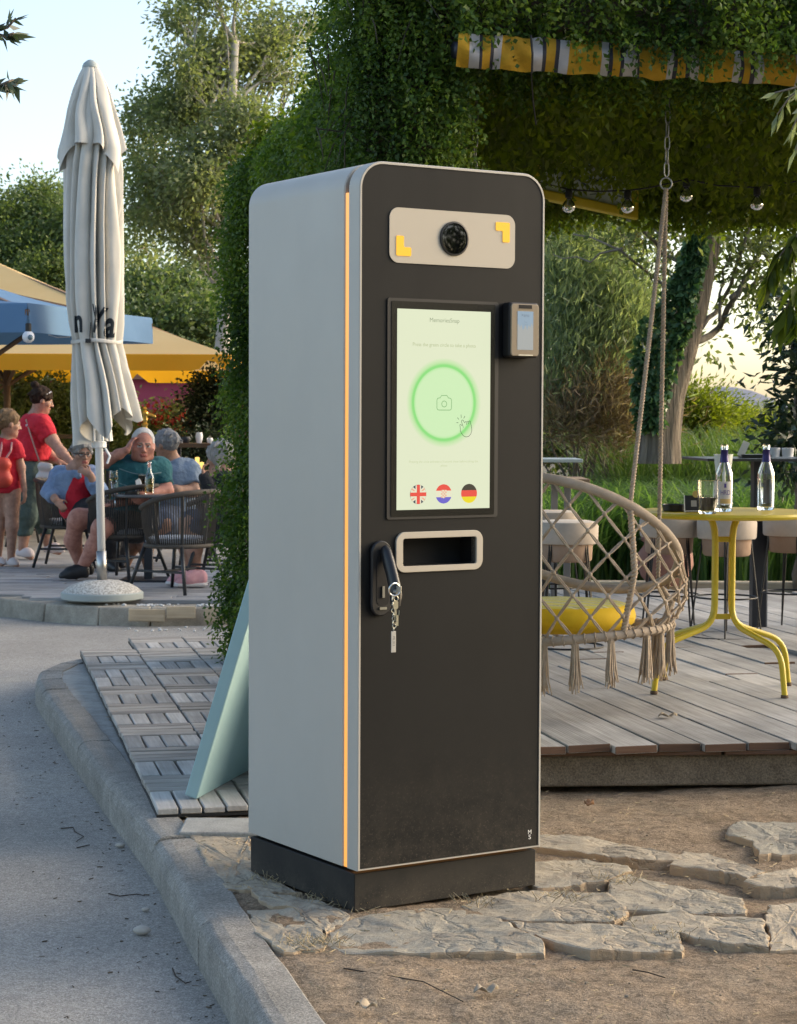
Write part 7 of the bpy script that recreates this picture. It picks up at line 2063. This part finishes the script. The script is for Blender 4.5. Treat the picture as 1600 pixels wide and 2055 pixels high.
tree('shrub', 'bright green bush sloping down towards the far hill', 'shrub', (A(1490, 880, 20).x, 20, 0), [(1462, 858, 20, 38, 28, 1), (1500, 872, 20, 40, 28, 1), (1535, 898, 20, 35, 30, .8), (1450, 832, 20, 22, 16, .25)], 7000, .06, m_yg, .12, ratio=.3, up=.4)
tree('round_tree', 'distant round olive green tree in front of the pale mountain', 'tree', (A(1540, 860, 60).x, 60, -.2), [(1540, 852, 60, 34, 22, 1), (1575, 865, 60, 25, 20, .6)], 6000, .14, leafmat('far_leaf', (.12, .15, .06), (.19, .22, .10), (.26, .28, .15), .3), .25)
m_dk = leafmat('laurel_leaf', (.010, .024, .012), (.022, .045, .018), (.06, .09, .035), .15, .3, .5)
tree('laurel_shrub', 'dark glossy leaved shrub at the right edge behind the bar table', 'shrub', (A(1610, 950, 12.9).x, 12.9, .06), [(1622, 650, 12.9, 30, 60, .8), (1634, 740, 12.8, 36, 75, 1.1), (1624, 830, 12.8, 32, 60, 1), (1602, 885, 12.6, 32, 28, .6), (1580, 925, 12.5, 28, 18, .4), (1585, 600, 13, 22, 22, .2)], 3200, .075, m_dk, .10, clump=10, ratio=.38)

# near sprigs of trees that stand outside the frame
def sprig(name, label, pts, Y, leaf, m, n, drp, ratio=.3):
    t = thing(name, label, 'branch', tuple(A(*pts[0][0], Y))); o0 = A(*pts[0][0], Y)
    mb = MB(); P, D = [], []
    for br in pts:
        q = [A(x, y, Y + .04 * random.random()) - o0 for x, y in br]
        mb.tube(q, [.004 * (1 - .6 * i / len(q)) for i in range(len(q))], 6)
        for i in range(len(q) - 1):
            for k in range(n):
                f = random.random(); p = q[i].lerp(q[i + 1], f); P.append(p)
                d = (q[i + 1] - q[i]).normalized(); D.append(d * .7 + Vector((random.uniform(-.7, .7), random.uniform(-.9, .9), random.uniform(-.7, .5) - drp)))
    mb.build('stem', m_bark, t, smooth=True)
    P, D = np.array(P), np.array(D)
    leaves('leaf_cluster', P, D, leaf * (.7 + .6 * RNG.random(len(P))), leaf * ratio, m, t, fold=.12)['kind'] = 'stuff'
m_near = leafmat('near_leaf', (.03, .05, .03), (.055, .08, .05), (.10, .13, .09), .25, .35)
sprig('tree_branch', 'upper twig with grey green leaves reaching in at the top left corner', [[(-90, 70), (-20, 66), (15, 55), (32, 36)], [(-20, 66), (10, 72), (28, 66)]], 4.2, .040, m_near, 7, .1)
sprig('tree_branch', 'lower twig with grey green leaves reaching in at the left edge', [[(-90, 180), (-20, 176), (8, 172), (34, 170)], [(-10, 176), (14, 165), (26, 160)]], 4.2, .038, m_near, 6, .1)
m_pl = leafmat('pale_near_leaf', (.16, .20, .12), (.26, .30, .20), (.36, .40, .28), .4, .4)
sprig('tree_branch', 'pale narrow leaves hanging in at the right edge below the awning', [[(1680, 150), (1620, 170), (1585, 195), (1560, 230)], [(1620, 170), (1580, 180), (1555, 186)], [(1680, 200), (1610, 215), (1590, 260)], [(1660, 280), (1612, 270), (1598, 300)]], 6.3, .075, m_pl, 4, .5, .22)
m_tl = leafmat('lit_near_leaf', (.04, .075, .01), (.08, .12, .015), (.14, .19, .03), .5, .4)
sprig('tree_branch', 'broad green leaves drooping in at the right edge in front of the laurel', [[(1700, 380), (1640, 420), (1600, 470), (1580, 530)], [(1700, 470), (1630, 520), (1595, 580), (1570, 640)], [(1700, 560), (1630, 590), (1600, 650)], [(1600, 470), (1560, 520), (1540, 560)]], 7.5, .13, m_tl, 9, 1.0, .32)

# wood behind the photographer: what the lens and the screen mirror
bl = []
for x, y, h, r_ in ((-7, -14, 4.5, 3.0), (-1.5, -16, 4.6, 2.8), (4, -15, 4.2, 3.0), (9, -10, 4.5, 3.2), (13, -5, 4.0, 2.6), (12.5, 0, 3.4, 2.4), (-12, -9, 5, 3.0)):
    bl += [((x, y, h), (r_, r_, 2.2), 500), ((x + 1.2, y, h - 1.9), (r_ * .8, r_ * .8, 1.6), 480), ((x, y, h + 2.4), (r_ * .8, r_ * .8, 1.8), 380)]
P, D, T = crown_points(bl, 0, .5, 10)
o = leaves('wood', P, D, .42, .30, m_l2, None, T); tag(o, kind='stuff')
mb = MB()
for x, y, h, r_ in ((-7, -14, 4.5, 3.0), (-1.5, -16, 4.6, 2.8), (4, -15, 4.2, 3.0), (9, -10, 4.5, 3.2), (13, -5, 4.0, 2.6), (12.5, 0, 3.4, 2.4), (-12, -9, 5, 3.0)): limb(mb, (x, y, -.3), (x + .3, y, h + 1), .22, .1)
o = mb.build('wood_trunks', m_bark, None, smooth=True); tag(o, kind='stuff')

# far hills
def ridge(name, pts, Y, m, depth):
    V, Fc = [], []
    for px, py in pts:
        q = A(px, py, Y); V += [(q.x, Y, -1), (q.x, Y, q.z), (q.x, Y + depth, q.z * .2 - 1)]
    for i in range(len(pts) - 1): Fc += [(3 * i, 3 * i + 3, 3 * i + 4, 3 * i + 1), (3 * i + 1, 3 * i + 4, 3 * i + 5, 3 * i + 2)]
    o = mk(name, V, Fc, m, smooth=True); tag(o, kind='structure')
px_ = np.linspace(-1500, 3200, 140)
hy = 806 - 26 * np.exp(-((px_ - 1475) / 70) ** 2) - 30 * np.exp(-((px_ - 1100) / 300) ** 2) - 24 * np.exp(-((px_ - 200) / 500) ** 2) + 22 * np.exp(-((px_ - 1640) / 70) ** 2) - 20 * np.exp(-((px_ - 2300) / 300) ** 2) + (hnoise(px_ / 40, px_ * 0, 1, 61) - .5) * 9
ridge('hills', list(zip(px_, hy)), 3000, pm('hazy_hill', (.48, .44, .46), .95), 900)  # distance haze is put into the pale hill colour

# =================================================================== LITTER ON THE GROUND
m_straw = pm('straw', (.30, .23, .13), .9, (.45, .37, .23), ns=30); m_twig = pm('dark_twig', (.05, .035, .025), .9)
def scatter_soil(n):
    out = []
    while len(out) < n:
        y = random.uniform(3.6, 6.6); x = random.uniform(-.7, 1.5)
        if x > np.interp(y, KBY, KBX) + .01: out.append((x, y))
    return out
mb = MB()
for x, y in scatter_soil(900):
    a = random.uniform(0, 6.3); l = random.uniform(.006, .026); mb.tube([(x, y, .001 + random.uniform(0, .006)), (x + l * math.cos(a), y + l * math.sin(a), .002 + random.uniform(0, .008))], random.uniform(.0005, .0012), 3, cap=False)
for (px, py, k) in ((640, 1895, 60), (615, 1900, 40), (1240, 1765, 50), (1355, 1880, 50), (700, 1820, 60), (640, 1805, 60), (950, 1815, 40), (1120, 1800, 40), (560, 1770, 50), (1250, 1850, 30)):
    for _ in range(k):
        p = G(px + random.gauss(0, 26), py + random.gauss(0, 7), 0); a = random.uniform(0, 6.3); l = random.uniform(.008, .03); mb.tube([(p.x, p.y, .0), (p.x + l * math.cos(a), p.y + l * math.sin(a), random.uniform(.004, .022))], .0009, 3, cap=False)
o = mb.build('dry_straw', m_straw); tag(o, 'bits of dry straw strewn over the bare soil and between the flagstones', kind='stuff')
rocks('soil_pebbles', 420, lambda: (*scatter_soil(1)[0], -.004), pm('soil_pebble', (.22, .17, .12), .95, (.36, .29, .21), ns=4), .002, .007, 'small pebbles lying in the bare soil')
mb = MB()
for _ in range(220):
    i = random.uniform(3.0, 9.6); x = np.interp(i, [k[1] for k in KF], [k[0] for k in KF]); q = random.random() ** 2 * .35
    px_, py_ = x - .02 - q, i; l = random.uniform(.004, .018); a = random.uniform(0, 6.3)
    mb.tube([(px_, py_, -.118), (px_ + l * math.cos(a), py_ + l * math.sin(a), -.117)], random.uniform(.0006, .0018), 4)
o = mb.build('gutter_litter', pm('litter', (.05, .04, .03), .9, (.16, .12, .08), ns=40)); tag(o, 'dark crumbs of dirt lying in the gutter along the kerb', kind='stuff')
def twig(label, pts, z=-.118, r_=.002):
    P = [G(x, y, z) for x, y in pts]; t = thing('twig', label, 'twig', tuple(P[0]))
    mb = MB(); mb.tube([p - P[0] + Vector((0, 0, r_)) for p in P], [r_ * (1 - .5 * i / len(P)) for i in range(len(P))], 5); mb.build('stick', m_twig, t); return t
twig('crooked dark twig lying on the road left of the kerb', [(122, 1664), (147, 1662), (150, 1670), (168, 1680), (153, 1690)])
twig('long bent twig on the road beside the kerb joint', [(218, 1795), (240, 1800), (275, 1796), (290, 1799)])
twig('small forked twig in the gutter near the bottom of the picture', [(346, 1945), (352, 1960), (372, 1975), (384, 1972)])
twig('short straight twig on the road above the white pebble', [(154, 1703), (180, 1697)])
twig('thin dark twig lying across the soil in front of the flagstones', [(690, 1945), (790, 1962), (850, 1972), (930, 2012)], 0, .0018)
twig('curved dark twig on the soil at the lower right', [(1270, 1948), (1300, 1953), (1335, 1964)], 0, .0018)
m_pb = pm('pale_pebble', (.42, .38, .32), .85, (.55, .50, .44), ns=20)
for px, py, s, lab in ((241, 1701, .011, 'pale pebble in the gutter at the foot of the kerb'), (285, 1876, .017, 'largest pale stone on the road beside the kerb'), (292, 1829, .008, 'small white stone on the road above the largest pale stone')):
    p = G(px, py, -.118); t = thing('pebble', lab, 'stone', tuple(p))
    o = MB().lathe([(s * math.sin(R(a)) * 1.15, s * .7 * (1 - math.cos(R(a)))) for a in range(3, 180, 18)], 12).build('stone', m_pb, t, smooth=True); o.scale = (1.2, .85, 1)
def dead_leaf(px, py, z, s, rz, label, m):
    p = G(px, py, z); t = thing('fallen_leaf', label, 'leaf', tuple(p), rz)
    V, Fc = [], []
    for i in range(9):
        f = i / 8; w = s * .30 * math.sin(math.pi * min(1, f * .95 + .03)) ** .7
        for k in (-1, 0, 1): V.append((s * (f - .5), k * w, .004 + .010 * abs(k) * math.sin(f * 5) ** 2 + .012 * f * (1 - f) + .004 * math.sin(f * 9)))
    for i in range(8):
        for k in range(2): Fc.append((i * 3 + k, (i + 1) * 3 + k, (i + 1) * 3 + k + 1, i * 3 + k + 1))
    o = mk('blade', V, Fc, m, t, smooth=True); sd = o.modifiers.new('t', 'SOLIDIFY'); sd.thickness = .0012
m_dl = pm('dry_leaf', (.30, .24, .17), .8, (.42, .36, .27), ns=30); m_dl2 = pm('brown_leaf', (.20, .10, .05), .8, (.28, .16, .08), ns=30)
dead_leaf(975, 1993, .0, .055, .3, 'curled pale dry leaf on the soil in front of the large flagstone', m_dl)
dead_leaf(735, 2024, .0, .050, -.5, 'flat dry leaf on the soil near the lower edge', m_dl)
dead_leaf(1340, 1440, .15, .07, .1, 'pale dry leaf lying on the deck boards', m_dl)
dead_leaf(1183, 1617, .03, .05, 1.3, 'upright brown leaf on the soil under the deck edge', m_dl2)
